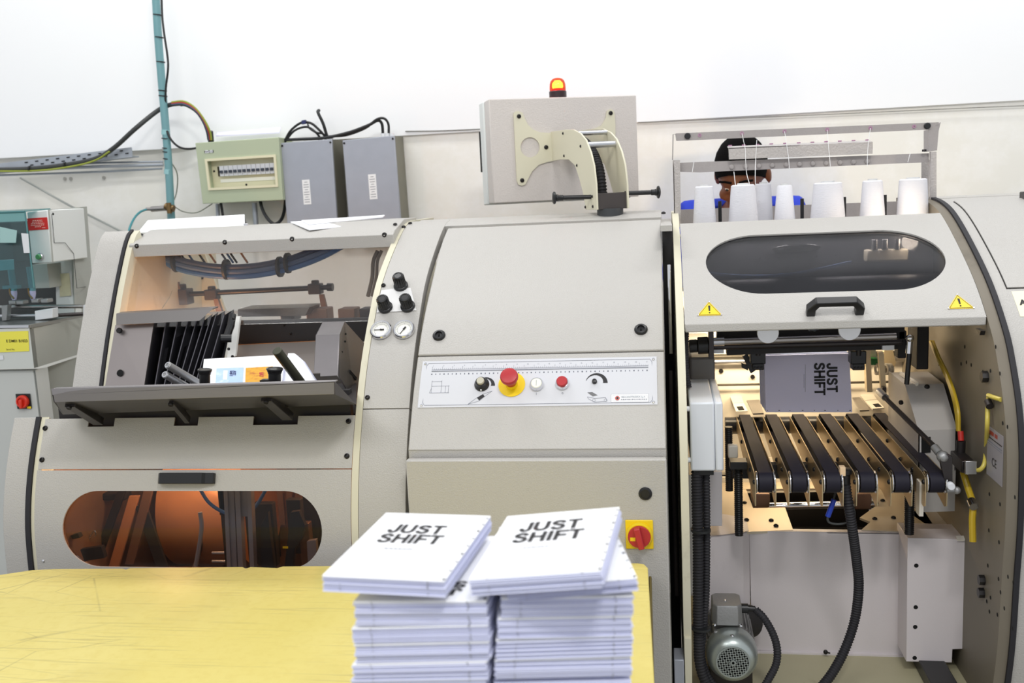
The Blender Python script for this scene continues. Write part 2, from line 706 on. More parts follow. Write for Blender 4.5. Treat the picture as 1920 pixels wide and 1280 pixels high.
def disc_sheet(mb, pr, hole, off, thick=0.004, rings=5):
    cx = sum(p[0] for p in hole) / len(hole)
    ct = sum(p[1] for p in hole) / len(hole)
    R = []
    for f in (0.02, 0.25, 0.5, 0.75, 1.0):
        R.append([pr.P(cx + (x - cx) * f, ct + (t - ct) * f, off) for x, t in hole])
    for f in (1.0, 0.75, 0.5, 0.25, 0.02):
        R.append([pr.P(cx + (x - cx) * f, ct + (t - ct) * f, off - thick) for x, t in hole])
    return mb.loft(R)


PR = Prof([(2.82, 1.480), (2.718, 1.47), (2.614, 1.445), (2.482, 1.387), (2.325, 1.301), (2.211, 1.21), (2.163, 1.149), (2.118, 1.068), (2.094, 0.985), (2.088, 0.9), (2.090, 0.8), (2.1, 0.706), (2.113, 0.557), (2.135, 0.449), (2.175, 0.3), (2.24, 0.12)])
PL = Prof([(2.80, 1.484), (2.697, 1.469), (2.562, 1.41), (2.434, 1.337), (2.344, 1.253), (2.282, 1.183), (2.232, 1.114), (2.181, 1.022), (2.14, 0.93), (2.112, 0.837), (2.1, 0.75), (2.098, 0.6), (2.11, 0.45), (2.14, 0.3), (2.2, 0.12)])
PC = Prof([(2.72, 1.472), (2.655, 1.457), (2.542, 1.406), (2.417, 1.321), (2.325, 1.252), (2.247, 1.175), (2.181, 1.096), (2.104, 0.978)])

# ================================================================ the room
wall_w = mat('wall_white', (249, 250, 251), 0.85, var=0.012, vs=1.2, bump=0.08, bs=40)
wall_c = mat('wall_cream', (240, 238, 230), 0.85, var=0.02, vs=2, bump=0.12, bs=60, dirt=(250, 249, 246), ds=2.4, dthr=0.48)
m_ = MB()
arc = [V((-1.86 + 0.16 * sin(a * 0.5), 3.775 - 0.16 * cos(a * 0.5), 0)) for a in [pi / 3 * i / 8 for i in range(9)]]
sec = [V((-5, 3.615, 0))] + arc + [V((-1.74, 3.638, 0)), V((4, 3.638, 0)), V((4, 3.85, 0)), V((-5, 3.85, 0))]
m_.prism([p + V((0, 0, 1.776)) for p in sec], (0, 0, 2.4))
wall = struct('wall_back', m_, wall_w, loc=(0, 3.65, 0))
m_ = MB().box(-5, 4, 3.65, 3.85, 0, 1.776)
struct('lower_plaster', m_, wall_c, wall)
m_ = MB().tube(catmull([at(1196, 229.5, Y=3.635), at(1400, 221, Y=3.635), at(1560, 214, Y=3.635), at(1800, 203, Y=3.635), at(1925, 198, Y=3.635)], 6), 0.0014, 6)
struct('trim_1', m_, mat('wall_joint', (120, 118, 112), 0.9))
m_ = MB().tube(catmull([at(760, 246, Y=3.635), at(830, 245, Y=3.635), at(900, 242, Y=3.635)], 6), 0.002, 6)
struct('trim_2', m_, MATS['wall_joint'])
floor_m = mat('floor_concrete', (150, 148, 142), 0.6, var=0.1, vs=2, dirt=(110, 106, 98), ds=3)
struct('floor', MB().box(-5, 4, -3, 3.65, -0.1, 0), floor_m, loc=(0, 0, 0))

# ================================================================ electrics on the wall
galv = mat('galvanised', (178, 184, 192), 0.45, 0.6, var=0.12, vs=25)
cable_m = mat('cable_black', (30, 32, 34), 0.5)
sheath = mat('cable_grey_black', (58, 60, 60), 0.55)
Yw = 3.60

# cable tray
t = thing('cable_tray', 'galvanised perforated cable tray along the wall, left of the teal pipe', 'cable tray', at(130, 320, Y=3.5))
a, b = at(0, 322, Y=3.52), at(248, 292, Y=3.52)
u = (b - a).normalized()
upv = V((0, 0, 1))
m_ = MB()
pa, pb = a - u * 0.6, b
m_.prism([pa, pb, pb + upv * 0.032, pa + upv * 0.032], (0, 0.004, 0))
m_.prism([pa, pb, pb - upv * 0.004, pa - upv * 0.004], (0, 0.05, 0))
m_.build('tray_rail', galv, t)
for k in range(20):
    c = pb - u * (0.02 + 0.022 * k) + upv * (0.011 + 0.012 * (k % 2))
    MB().obox(c, u * 0.006, V((0, 0.0028, 0)), upv * 0.002).build('slot', MATS['hole_black'], t)
m_ = MB()
m_.tube([at(-40, 322, Y=3.54), at(190, 312, Y=3.54), at(306, 309, Y=3.54)], 0.006, 8)
m_.build('conduit', galv, t)
MB().tube([at(-40, 330, Y=3.56), at(190, 322, Y=3.56), at(304, 316, Y=3.56)], 0.004, 8).build('conduit', galv, t)
MB().tube([at(-40, 315, Y=3.56), at(200, 305, Y=3.56), at(306, 303, Y=3.56)], 0.004, 8).build('conduit', galv, t)

# main cable over the pipe
t = thing('power_cable', 'thick black power cable arching behind teal pipe into green distribution board', 'cable', at(300, 205, Y=3.48))
P = [at(-30, 319, Y=3.50), at(60, 316, Y=3.50), at(130, 308, Y=3.50), at(180, 297, Y=3.49), at(215, 276, Y=3.48), at(255, 240, Y=3.47), at(298, 206, Y=3.52), at(325, 195, Y=3.50), at(345, 193, Y=3.49)]
MB().tube(catmull(P, 8), 0.0085, 12).build('sheath', sheath, t)
for dx, c, nm in ((-6, (38, 40, 44), 'black_core'), (-3, (70, 92, 120), 'grey_core'), (0, (176, 44, 40), 'red_core'), (4, (150, 160, 60), 'yellow_green_core')):
    Q = [at(322, 194 - dx * 0.6, Y=3.49), at(345, 193 - dx * 0.7, Y=3.485), at(366, 205 - dx * 0.6, Y=3.49), at(382, 226, Y=3.50) + V((dx * 0.0009, 0, 0)), at(391, 246, Y=3.51) + V((dx * 0.0012, 0, 0)), at(394, 262, Y=3.53) + V((dx * 0.0012, 0, 0))]
    MB().tube(catmull(Q, 8), 0.0038, 8).build('core', mat(nm, c, 0.5), t)
Q = [at(-30, 321, Y=3.49), at(70, 320, Y=3.49), at(140, 311, Y=3.48), at(180, 300, Y=3.475), at(205, 284, Y=3.47)]
MB().tube(catmull(Q, 6), 0.0035, 8).build('core', MATS['yellow_green_core'], t)
for (x, y) in ((56, 316), (122, 309), (340, 194)):
    c = at(x, y, Y=3.495)
    MB().cyl(c - V((0.003, 0, 0)), c + V((0.003, 0, 0)), 0.0105, n=12).build('cable_tie', cable_m, t)
MB().cyl(at(394, 246, Y=3.53), at(396, 268, Y=3.545), 0.011, n=12).build('gland', black, t)

# the teal pipe
pipe_m = mat('pipe_teal', (112, 158, 164), 0.4, var=0.05, vs=8, dirt=(92, 138, 144), ds=9)
t = thing('air_pipe', 'teal painted air pipe running down the white wall with black cable ties', 'pipe', at(318, 400, Y=3.45))
PP = [at(291, -30, Y=3.5), at(296, 60, Y=3.5), at(303, 150, Y=3.5), at(309, 220, Y=3.5), at(316, 310, Y=3.5), at(321, 405, Y=3.5), at(326, 470, Y=3.5)]
PPc = catmull(PP, 8)
MB().tube(PPc, 0.0145, 14).build('pipe', pipe_m, t)
for y in (28, 70, 116, 170, 180, 260, 278, 285, 298):
    x = 291 + 30 * (y + 30) / 435
    c = at(x, y, Y=3.5)
    MB().cyl(c - V((0, 0, 0.002)), c + V((0.0006, 0, 0.002)), 0.0162, n=14).build('cable_tie', cable_m, t)
for y in (248, 322):
    c = at(291 + 30 * (y + 30) / 435, y, Y=3.5)
    MB().cyl(c - V((0, 0, 0.009)), c + V((0.002, 0, 0.009)), 0.0155, n=14).build('tape', mat('pipe_tape', (150, 196, 200), 0.5), t)
brass = mat('brass', (128, 104, 70), 0.4, 0.8, var=0.2, vs=60)
MB().cyl(at(310, 387, Y=3.47), at(326, 391, Y=3.47), 0.013, n=14).cyl(at(316, 380, Y=3.46), at(318, 400, Y=3.46), 0.009, n=12).build('valve', brass, t)
MB().cyl(at(284, 392, Y=3.47), at(312, 390, Y=3.47), 0.0105, n=14).cyl(at(274, 392, Y=3.47), at(285, 392, Y=3.47), 0.006, n=12).build('coupling', steel, t)
o = MB().tube(catmull([at(276, 392, Y=3.47), at(262, 398, Y=3.44), at(250, 412, Y=3.38), at(241, 436, Y=3.3), at(238, 470, Y=3.2)], 8), 0.0042, 10).build('air_hose', mat('teal_hose', (62, 134, 142), 0.4))
tag(o, 'thin teal air hose dropping from the pipe valve behind the machine', 'hose')
o = MB().tube(catmull([at(302, -30, Y=3.47), at(305, 40, Y=3.46), at(314, 105, Y=3.46), at(315, 130, Y=3.46), at(311, 165, Y=3.48), at(310, 200, Y=3.5)], 8), 0.004, 8).build('power_cable', cable_m)
tag(o, 'thin black cable hanging loose right of the upper teal pipe', 'cable')
o = MB().tube(catmull([at(313, 245, Y=3.49), at(321, 262, Y=3.49), at(335, 275, Y=3.5), at(352, 279, Y=3.52), at(372, 277, Y=3.55)], 8), 0.0042, 8).build('power_cable', cable_m)
tag(o, 'short black cable looping from teal pipe to left side of green board', 'cable')
o = MB().tube(catmull([at(318, 300, Y=3.53), at(332, 325, Y=3.55), at(331, 360, Y=3.56), at(322, 385, Y=3.53)], 8), 0.0022, 6).build('earth_wire', mat('wire_grey', (130, 134, 120), 0.6))
tag(o, 'thin grey wire bowing right of the teal pipe above the valve', 'wire')
o = MB().tube(catmull([at(328, 388, Y=3.52), at(345, 397, Y=3.54), at(370, 398, Y=3.55), at(398, 382, Y=3.56)], 8), 0.002, 6).build('earth_wire', MATS['wire_grey'])
tag(o, 'thin grey wire sagging under the left corner of green board', 'wire')
o = MB().tube([at(38, 333, Y=3.62), at(130, 385, Y=3.62), at(260, 450, Y=3.60)], 0.0042, 8).build('wall_cable', mat('cable_light_grey', (168, 172, 168), 0.6))
tag(o, 'pale grey cable running diagonally down the wall behind drilling machine', 'cable')
# black holes in the plaster below the tray
for k, (x, y) in enumerate(((122, 335), (133, 335), (195, 333))):
    c = at(x, y, Y=3.65)
    MB().cyl(c, c - V((0, 0.003, 0)), 0.007, n=12).build('plaster_plug', mat('plug_grey', (176, 174, 168), 0.9), wall)

# green distribution board
green_m = mat('board_green', (178, 188, 160), 0.5, var=0.02, bump=0.1)
crm = mat('board_cream', (226, 220, 188), 0.5)
Yg = 3.50
A0, A1, A2, A3 = at(366, 268, Y=Yg), at(522, 257, Y=Yg), at(531, 375, Y=Yg), at(380, 382, Y=Yg)
ux, uz = (A1 - A0), (A3 - A0)


def gb(a, b, y=0.0):
    p = A0.lerp(A1, a)
    q = A3.lerp(A2, a)
    r = p.lerp(q, b)
    return V((r.x, Yg + y, r.z))


t = thing('distribution_board', 'pale green distribution board with a row of breakers on the wall', 'electrical box', gb(0.5, 1, 0.07))
win = (0.115, 0.30, 0.935, 0.755)
m_ = MB()
R = []
for (c0, d0, c1, d1, y) in ((0, 0, 1, 1, 0.135), (0, 0, 1, 1, 0.0), (win[0], win[1], win[2], win[3], 0.0), (win[0], win[1], win[2], win[3], 0.04)):
    R.append([gb(c0, d0, y), gb(c1, d0, y), gb(c1, d1, y), gb(c0, d1, y)])
m_.loft(R)
m_.build('enclosure', green_m, t, bevel=0.002)
m_ = MB()
R = []
for (e, y) in ((0, -0.004), (0, 0.003), (0.028, 0.003), (0.028, -0.004), (0, -0.004)):
    c0, d0, c1, d1 = win[0] - 0.02 + e, win[1] - 0.03 + e * 1.4, win[2] + 0.02 - e, win[3] + 0.03 - e * 1.4
    R.append([gb(c0, d0, y), gb(c1, d0, y), gb(c1, d1, y), gb(c0, d1, y)])
m_.loft(R, cap0=False, cap1=False)
m_.build('window_frame', crm, t)
MB().prism([gb(win[0], win[1], 0.038), gb(win[2], win[1], 0.038), gb(win[2], win[3], 0.038), gb(win[0], win[3], 0.038)], (0, -0.004, 0)).build('inner_cover', crm, t)
for k in range(12):
    x0 = 0.235 + k * 0.056
    m_ = MB().prism([gb(x0, 0.395, 0.034), gb(x0 + 0.052, 0.395, 0.034), gb(x0 + 0.052, 0.565, 0.034), gb(x0, 0.565, 0.034)], (0, -0.02, 0))
    br = m_.build('circuit_breaker', white_pl, t, bevel=0.001)
    MB().prism([gb(x0 + 0.01, 0.47, 0.014), gb(x0 + 0.042, 0.47, 0.014), gb(x0 + 0.042, 0.515, 0.014), gb(x0 + 0.01, 0.515, 0.014)], (0, -0.008, 0)).build('toggle', mat('toggle_blue', (52, 60, 72), 0.5), br)
MB().prism([gb(0.19, 0.40, 0.034), gb(0.23, 0.40, 0.034), gb(0.23, 0.56, 0.034), gb(0.19, 0.56, 0.034)], (0, -0.004, 0)).build('open_slot', mat('slot_brass', (52, 44, 20), 0.6), t)
MB().prism([gb(0.21, 0.61, 0.034), gb(0.89, 0.61, 0.034), gb(0.89, 0.665, 0.034), gb(0.21, 0.665, 0.034)], (0, -0.003, 0)).build('marking_strip', mat('strip_white', (244, 243, 232), 0.6), t)
lb = MB().prism([gb(0.1, 0.135, 0), gb(0.21, 0.135, 0), gb(0.21, 0.175, 0), gb(0.1, 0.175, 0)], (0, -0.001, 0)).build('name_label', mat('label_black', (30, 30, 44), 0.5), t)
put_text('lettering', 'Z2-03', 0.0125, white_pl, lb, gb(0.155, 0.155, -0.001), gb(1, 0.15) - gb(0, 0.15), V((0, 0, 1)), bold=0.0006)
for p in ((0.14, 0.47), (0.52, 0.72)):
    shared('screw', SCREW, t, gb(p[0], p[1], 0.034), (0, -1, 0), 0.004)
# conduits under the board
o = MB().cyl(at(477, 380, Y=3.58), at(484, 470, Y=3.58), 0.010, n=14).build('conduit_pipe', galv)
tag(o, 'galvanised conduit under the right half of green board', 'pipe')
o = MB().cyl(at(408, 382, Y=3.58), at(411, 450, Y=3.58), 0.008, n=14).build('conduit_pipe', galv)
tag(o, 'grey conduit under the left half of green board', 'pipe')
o = MB().tube([at(414, 380, Y=3.56), at(418, 405, Y=3.56), at(420, 450, Y=3.56)], 0.0055, 8).build('power_cable', cable_m)
tag(o, 'straight black cable beside the left conduit under green board', 'cable')
o = MB().tube(catmull([at(487, 372, Y=3.55), at(492, 392, Y=3.53), at(502, 410, Y=3.52), at(515, 420, Y=3.51), at(527, 412, Y=3.54), at(533, 395, Y=3.58), at(536, 370, Y=3.6)], 8), 0.0062, 10).build('power_cable', cable_m)
tag(o, 'black cable loop hanging from green board bottom to grey box', 'cable')

# grey junction boxes
grey_m = mat('zinc_grey', (166, 170, 180), 0.45, 0.25, var=0.08, vs=18, bump=0.1, bs=60)
olive = mat('zinc_side', (128, 126, 112), 0.55, 0.2, var=0.1, vs=20)
for (pts, lab, lx, ly, lh) in ((((526, 268), (622, 261), (633, 425), (539, 428)), 'grey metal junction box next to the green distribution board', 575, 360, 46),
                               (((642, 263), (739, 254), (752, 422), (655, 425)), 'grey metal junction box with label, right of the other grey box', 699, 350, 46)):
    Yb = 3.52
    c = [at(x, y, Y=Yb) for x, y in pts]
    t = thing('junction_box', lab, 'electrical box', (c[3] + c[2]) / 2 + V((0, 0.06, -0.02)), 'grey junction boxes on the wall')
    c[2] = c[2] + (c[2] - c[1]) * 0.12
    c[3] = c[3] + (c[3] - c[0]) * 0.12
    MB().prism([p + V((0, 0.012, 0)) for p in c], (0, 0.112, 0)).build('body', olive, t)
    MB().prism(c, (0, 0.012, 0)).build('lid', grey_m, t, bevel=0.002)
    q = at(lx, ly, Y=Yb)
    du, dv = (c[1] - c[0]).normalized(), (c[0] - c[3]).normalized()
    lb = MB().obox(q, du * 0.0145, V((0, 0.0008, 0)), dv * 0.045).build('paper_label', mat('label_paper', (240, 240, 240), 0.7), t)
    m_ = MB()
    for k in range(9):
        m_.obox(q + dv * (0.036 - 0.009 * k) + V((0, -0.0009, 0)), du * (0.010 if k % 3 else 0.006), V((0, 0.0002, 0)), dv * 0.0012)
    m_.build('print', grey_ink, lb)
    for k in (0, 1, 2):
        g = at((600, 612, 620)[k] if lx < 600 else (718, 726, 735)[k], 258 if lx < 600 else 250, Y=3.56)
        MB().cyl(g - V((0, 0, 0.02)), g, 0.009, n=12).build('gland', white_pl, t)
    for p in c:
        q = p.lerp((c[0] + c[2]) / 2, 0.06)
        shared('screw', SCREW, t, q, (0, -1, 0), 0.004)
MB_l = [
    ([(532, 268), (545, 245), (565, 230), (583, 231), (598, 243), (610, 256)], 'black cable arching highest from green board to first grey box', 0.0045),
    ([(534, 266), (552, 245), (575, 238), (592, 248), (600, 258)], 'black cable arching lower from green board to first grey box', 0.0042),
    ([(577, 232), (580, 240), (592, 248), (603, 250)], 'short black jumper cable between two arching cables above grey box', 0.0035),
    ([(613, 255), (606, 232), (598, 215), (596, 209), (598, 207)], 'black cable end sticking up above the first grey box', 0.006),
    ([(533, 262), (560, 261), (610, 258), (655, 248), (690, 235), (708, 226), (716, 232), (718, 250)], 'black cable bundle running above both grey boxes to second box', 0.0055),
    ([(615, 256), (650, 253), (685, 240), (706, 224), (720, 222), (728, 232), (729, 250)], 'black cable curving over into the right grey box top', 0.0045),
]
for pts, lab, r in MB_l:
    o = MB().tube(catmull([at(x, y, Y=3.56 - 0.02 * sin(pi * k / (len(pts) - 1))) for k, (x, y) in enumerate(pts)], 8), r, 8).build('power_cable', cable_m)
    tag(o, lab, 'cable', 'cables above the grey boxes')
o = MB().obox(at(570, 229, Y=3.535), V((0.008, 0, 0.001)), V((0, 0.006, 0)), V((0, 0, 0.007))).build('cable_clip', mat('clip_blue', (36, 44, 92), 0.5), bevel=0.001)
tag(o, 'dark blue clip on the arching black cables above grey box', 'cable clip')
o = MB().prism([at(405, 256, Y=3.56), at(524, 250, Y=3.56), at(527, 240, Y=3.6), at(408, 250, Y=3.6)], (0, 0, 0.004)).build('plastic_sheet', mat('sheet_lilac', (222, 220, 240), 0.6))
tag(o, 'pale lilac sheet lying on top of the green board', 'sheet')

# ================================================================ feeder unit (left)
def LX(px, py, off=0.0):
    x, tt = PL.hit(px, py)
    return PL.P(x, tt, off), PL.N(tt), x, tt


feeder = thing('signature_feeder', 'left beige feeding unit of the sewing machine with black bellows and orange lit windows', 'machine', (-1.12, 2.5, 0.0))
XS0, XS1 = -1.525, -0.728
p_, n_, xL, tL = LX(52, 940)
tTop, tBot = PL.tz(1.482), PL.L[-1]
ptop = PL.hit(68, 782)
tmid = ptop[1]
XA = xL - 0.004          # seal
# lower side plate, seal and end panel
MB().prism([V((XA + 0.014, p.y, p.z)) for p in [PL.P(0, t) for t in PL.ts(tmid, PL.L[-1] - 0.02)] + [V((0, 2.32, 0.1)), V((0, 2.32, 0.93))]], (0.020, 0, 0)).build('side_plate', cream, feeder)
m_ = slab(MB(), PL, XA + 0.001, XA + 0.0135, tmid, PL.L[-1] - 0.02, -0.02, 0.005)
m_.build('rubber_seal', rubber, feeder)
m_ = slab(MB(), PL, XA - 0.062, XA, tmid, PL.L[-1] - 0.02, -0.03, 0.0)
m_.build('end_panel', paint, feeder, bevel=0.002)
# upper frame: slanted plate, seal and end panel as straight pieces
U0, U1 = (2.60, 1.462), (2.36, 1.09)
PU = Prof([(2.76, 1.498), (2.69, 1.496), (2.622, 1.478), (2.546, 1.367), (2.475, 1.235), (2.428, 1.135), (2.40, 1.07)])
xa = PU.hit(208, 560)[0]


def slant(px):
    """end panel edges drawn at the given pixel columns (top, bottom)"""
    return PU.hit(*px)


for nm, e0, e1, mt, o1, tk in (('upper_end_panel', ((182, 460), (138, 727)), ((236, 455), (182, 724)), paint, 0.0, 0.05),
                               ('upper_seal', ((237, 455), (183, 724)), ((243, 454), (189, 724)), rubber, 0.004, 0.02),
                               ('upper_side_plate', ((244, 454), (190, 724)), ((252, 453), (204, 724)), cream, 0.0, 0.25)):
    xs = [PU.hit(*e0[0])[0], PU.hit(*e0[1])[0], PU.hit(*e1[0])[0], PU.hit(*e1[1])[0]]
    x0, x1 = (xs[0] + xs[1]) / 2, (xs[2] + xs[3]) / 2
    slab(MB(), PU, x0, x1, PU.tz(1.4915), PU.L[-1], -tk, o1).build(nm, mt, feeder)
    if nm == 'upper_side_plate':
        XP1 = x1
    if nm == 'upper_end_panel':
        XE0 = x0
XIN = XP1                       # inner face of the left side plate
# inner side wall behind the plate, lit by the lamp
MB().prism([V((XIN - 0.022, y, z)) for y, z in ((2.66, 1.45), (2.47, 1.10), (2.47, 1.03), (3.12, 1.03), (3.12, 1.45))], (0.02, 0, 0)).build('inner_side_wall', cream, feeder)
MB().box(XIN, -0.745, 2.24, 2.56, 1.035, 1.04).box(XIN, -0.745, 2.60, 3.05, 1.035, 1.04).build('added_lamp_baffle', darkin, feeder)  # plate added to keep the lower lamps from lighting the parts above
for (y, z) in ((2.52, 1.30), (2.54, 1.24), (2.50, 1.22), (2.47, 1.18), (2.49, 1.15), (2.46, 1.14), (2.53, 1.19)):
    shared('hole', HOLE, feeder, (XIN - 0.0015, y, z), (1, 0, 0), 0.006)
# top rail
XR1 = LX(745, 440)[2]
sec = [(2.60, 1.418), (2.595, 1.452), (2.612, 1.462), (2.72, 1.489), (2.86, 1.489), (2.86, 1.47), (2.64, 1.44), (2.615, 1.418)]
MB().prism([V((XIN - 0.01, y, z)) for y, z in sec], (XR1 - XIN + 0.012, 0, 0)).build('top_rail', paint, feeder, bevel=0.0015)
for x, y in ((257, 461), (422, 454), (548, 448), (721, 440)):
    shared('screw', SCREW, feeder, at(x, y, Y=2.598), (0, -1, 0), 0.007)
for x, y in ((265, 441), (741, 421)):
    shared('screw', SCREW, feeder, at(x, y, Y=2.66), (0, -0.25, 1), 0.006)
MB().prism([at(242, 456, Y=2.63), at(248, 447, Y=2.67), at(278, 438, Y=2.72), at(284, 439, Y=2.72), at(250, 450, Y=2.67), at(245, 458, Y=2.63)], (0, 0, -0.006)).build('seal_end', rubber, feeder)
# clear upper window between rail and bellows
xw0, xw1 = XIN + 0.004, LX(706, 500)[2]
MB().prism([V((xw0, 2.612, 1.425)), V((xw1, 2.612, 1.425)), V((xw1, 2.50, 1.23)), V((xw0, 2.50, 1.23))], V((0, 0.003, 0.0015))).build('clear_window', clear_glass, feeder)
# bellows lip, bellows
lip = [at(218, 588, Y=2.47), at(400, 578, Y=2.47), at(374, 601, Y=2.455), at(218, 609, Y=2.455)]
MB().prism(lip, (0, 0.004, 0.001)).prism([lip[0], lip[1], lip[1] + V((0, 0.03, 0.002)), lip[0] + V((0, 0.03, 0.002))], (0, 0, -0.003)).build('bellows_lip', dsteel if False else mat('lip_steel', (128, 124, 122), 0.4, 0.6, var=0.06), feeder)
MB().prism([at(216, 610, Y=2.475), at(288, 606, Y=2.475), at(270, 724, Y=2.40), at(196, 730, Y=2.40)], (0, 0.005, 0.002)).build('steel_plate', mat('plate_steel', (158, 150, 148), 0.35, 0.75, var=0.1, vs=5), feeder)
for x, y in ((225, 620), (220, 651)):
    shared('bolt', BOLT, feeder, at(x, y, Y=2.46), (0, -0.9, 0.3), 0.008)
shared('hole', HOLE, feeder, at(225, 699, Y=2.414), (0, -0.9, 0.35), 0.0095)
bel = mat('bellows_black', (24, 23, 28), 0.5, var=0.2, vs=10)
tops = [288, 311, 333, 352, 368, 382, 395, 404, 420, 437]
bots = [266, 288, 305, 317, 330, 342, 354, 366, 385, 412]
bt = 600
for k in range(len(tops) - 1):
    yt = 606 - (tops[k] - 288) * 0.05 if k < 6 else 596 - (k - 6) * 2.5
    yt2 = 606 - (tops[k + 1] - 288) * 0.05 if k + 1 < 6 else 596 - (k - 5) * 2.5
    yb, yb2 = 738 - k * 1, 737 - k * 1
    if k >= 6:
        yb, yb2 = 729 - (k - 6) * 8, 722 - (k - 6) * 8
    Yt, Yb = 2.50, 2.41
    a, b_ = at(tops[k], yt, Y=Yt), at(bots[k], yb, Y=Yb)
    c, d_ = at(tops[k + 1], yt2, Y=Yt), at(bots[k + 1], yb2, Y=Yb)
    ma, mb_ = a.lerp(c, 0.55) + V((0, 0.03, 0.01)), b_.lerp(d_, 0.55) + V((0, 0.03, 0.01))
    m_ = MB()
    m_.prism([a, b_, mb_, ma], (0.0004, 0.003, 0)).prism([ma, mb_, d_, c], (0.0004, 0.003, 0))
    fo = m_.build('bellows_fold', bel, feeder)
    MB().tube([a, b_], 0.0013, 6).build('fold_edge', mat('fold_edge', (104, 102, 110), 0.45), fo)
# white strut and clamp beside the bellows
MB().prism([at(434, 594, Y=2.50), at(450, 593, Y=2.50), at(441, 668, Y=2.42), at(426, 670, Y=2.42)], (0, 0.01, 0)).build('strut', mat('strut_white', (214, 213, 208), 0.5), feeder)
MB().tube([at(436, 590, Y=2.46), at(433, 610, Y=2.44), at(424, 635, Y=2.42)], 0.010, 10).cyl(at(414, 634, Y=2.40), at(434, 634, Y=2.41), 0.011, n=12).build('bellows_clamp', black, feeder)
for x, y in ((438, 597), (429, 654), (436, 668)):
    shared('screw', SCREW, feeder, at(x, y, Y=2.415), (0, -1, 0.2), 0.004)
# inner mechanism seen through the window and below it
inr = MB()
inr.prism([at(446, 602, Y=2.62), at(690, 596, Y=2.62), at(690, 640, Y=2.62), at(440, 650, Y=2.62)], (0, 0.02, 0))
inr.build('rear_plate', mat('rear_plate_dark', (52, 51, 52), 0.5, 0.3, var=0.1), feeder)
for x, y in ((453, 607), (533, 609), (555, 603), (545, 625), (530, 641), (578, 639), (452, 645)):
    shared('screw', SCREW, feeder, at(x, y, Y=2.619), (0, -1, 0), 0.0035)
MB().prism([at(446, 580, Y=2.66), at(580, 576, Y=2.66), at(572, 592, Y=2.66), at(446, 594, Y=2.66)], (0, 0.10, 0)).build('upper_guide', mat('guide_steel', (150, 140, 130), 0.25, 0.9), feeder)
MB().prism([at(385, 586, Y=2.70), at(550, 579, Y=2.70), at(545, 583, Y=2.68), at(450, 588, Y=2.68), at(400, 590, Y=2.68)], (0, 0.02, 0)).build('white_bar', MATS['strut_white'], feeder)
MB().prism([at(440, 648, Y=2.55), at(600, 640, Y=2.55), at(600, 700, Y=2.40), at(436, 700, Y=2.40)], (0, 0.01, 0)).build('slide_plate', mat('slide_steel', (170, 164, 160), 0.35, 0.7), feeder)
m_ = MB().cyl(at(318, 553, Y=2.86), at(620, 538, Y=2.86), 0.008, n=12)
m_.cyl(at(614, 538, Y=2.86), at(624, 538, Y=2.86), 0.012, n=12)
m_.build('cross_shaft', dsteel, feeder)
brn = mat('clamp_bronze', (128, 100, 84), 0.5, 0.4, var=0.1)
for (x, y, s) in ((340, 556, 1.5), (398, 552, 1.0), (592, 541, 1.0)):
    c = at(x, y, Y=2.86)
    cl = MB().obox(c, V((0.020 * s, 0, 0)), V((0, 0.016 * s, 0)), V((0, 0, 0.016 * s))).cyl(c + V((0, 0, 0.014 * s)), c + V((0, 0, 0.026 * s)), 0.012 * s, n=12).build('shaft_clamp', mat('clamp_dark', (70, 60, 58), 0.5, 0.3), feeder, bevel=0.003)
for pts in (((598, 552), (606, 552), (616, 592), (604, 592)), ((400, 560), (408, 560), (418, 590), (406, 590)), ((315, 500), (322, 500), (345, 560), (334, 560))):
    MB().prism([at(x, y, Y=2.84) for x, y in pts], (0, 0.012, 0)).build('arm', brn, feeder)
for x, w_ in ((545, 30), (600, 45), (655, 35), (690, 26)):
    MB().obox(at(x, 588, Y=2.74), V((w_ * 0.0007, 0, 0)), V((0, 0.03, 0)), V((0, 0, 0.018))).build('bearing_block', (brn, dsteel)[x in (545, 690)], feeder, bevel=0.003)
# inclined rear plate with holes and wiring loom
rp = MB().prism([at(282, 470, Y=3.02), at(380, 466, Y=3.02), at(425, 590, Y=2.98), at(270, 590, Y=2.98)], (0, 0.012, 0)).build('rear_panel', cream, feeder)
for x, y in ((305, 500), (322, 492), (350, 500), (378, 520), (386, 545), (395, 500)):
    shared('hole', HOLE, feeder, at(x, y, Y=3.0), (0, -1, 0), 0.007)
for k in range(7):
    dz = (k % 3 - 1) * 0.015
    dy = (k // 3) * 0.012
    P = [at(288 + k * 3, 474 + k, Y=2.80 + dy), at(330, 494, Y=2.78 + dy) + V((0, 0, dz)), at(400, 508, Y=2.78 + dy) + V((0, 0, dz)), at(470, 508, Y=2.78 + dy) + V((0, 0, dz)), at(540, 495, Y=2.78 + dy) + V((0, 0, dz)), at(600, 474, Y=2.79 + dy) + V((0, 0, dz)), at(660, 452, Y=2.80 + dy)]
    MB().tube(catmull(P, 6), 0.0078, 8).build('cable', (blue_hose, mat('loom_grey', (84, 112, 158), 0.5), mat('loom_dark', (52, 70, 110), 0.5))[k % 3], feeder)
for k, (x, y) in enumerate(((330, 491), (425, 505), (540, 493), (525, 500))):
    c = at(x, y, Y=2.785)
    MB().cyl(c - V((0.004, 0, 0)), c + V((0.004, 0, 0)), 0.031, n=14).build('cable_tie', cable_m, feeder)
for k, x in enumerate((338, 352, 372, 392, 415, 425, 432, 452)):
    P = [at(x - 4, 462, Y=2.84), at(x, 474, Y=2.82), at(x + 12, 492, Y=2.80)]
    MB().tube(catmull(P, 5), 0.0035, 6).build('cable', (MATS['loom_dark'], blue_hose, cable_m, mat('loom_orange', (176, 130, 90), 0.5))[k % 4], feeder)
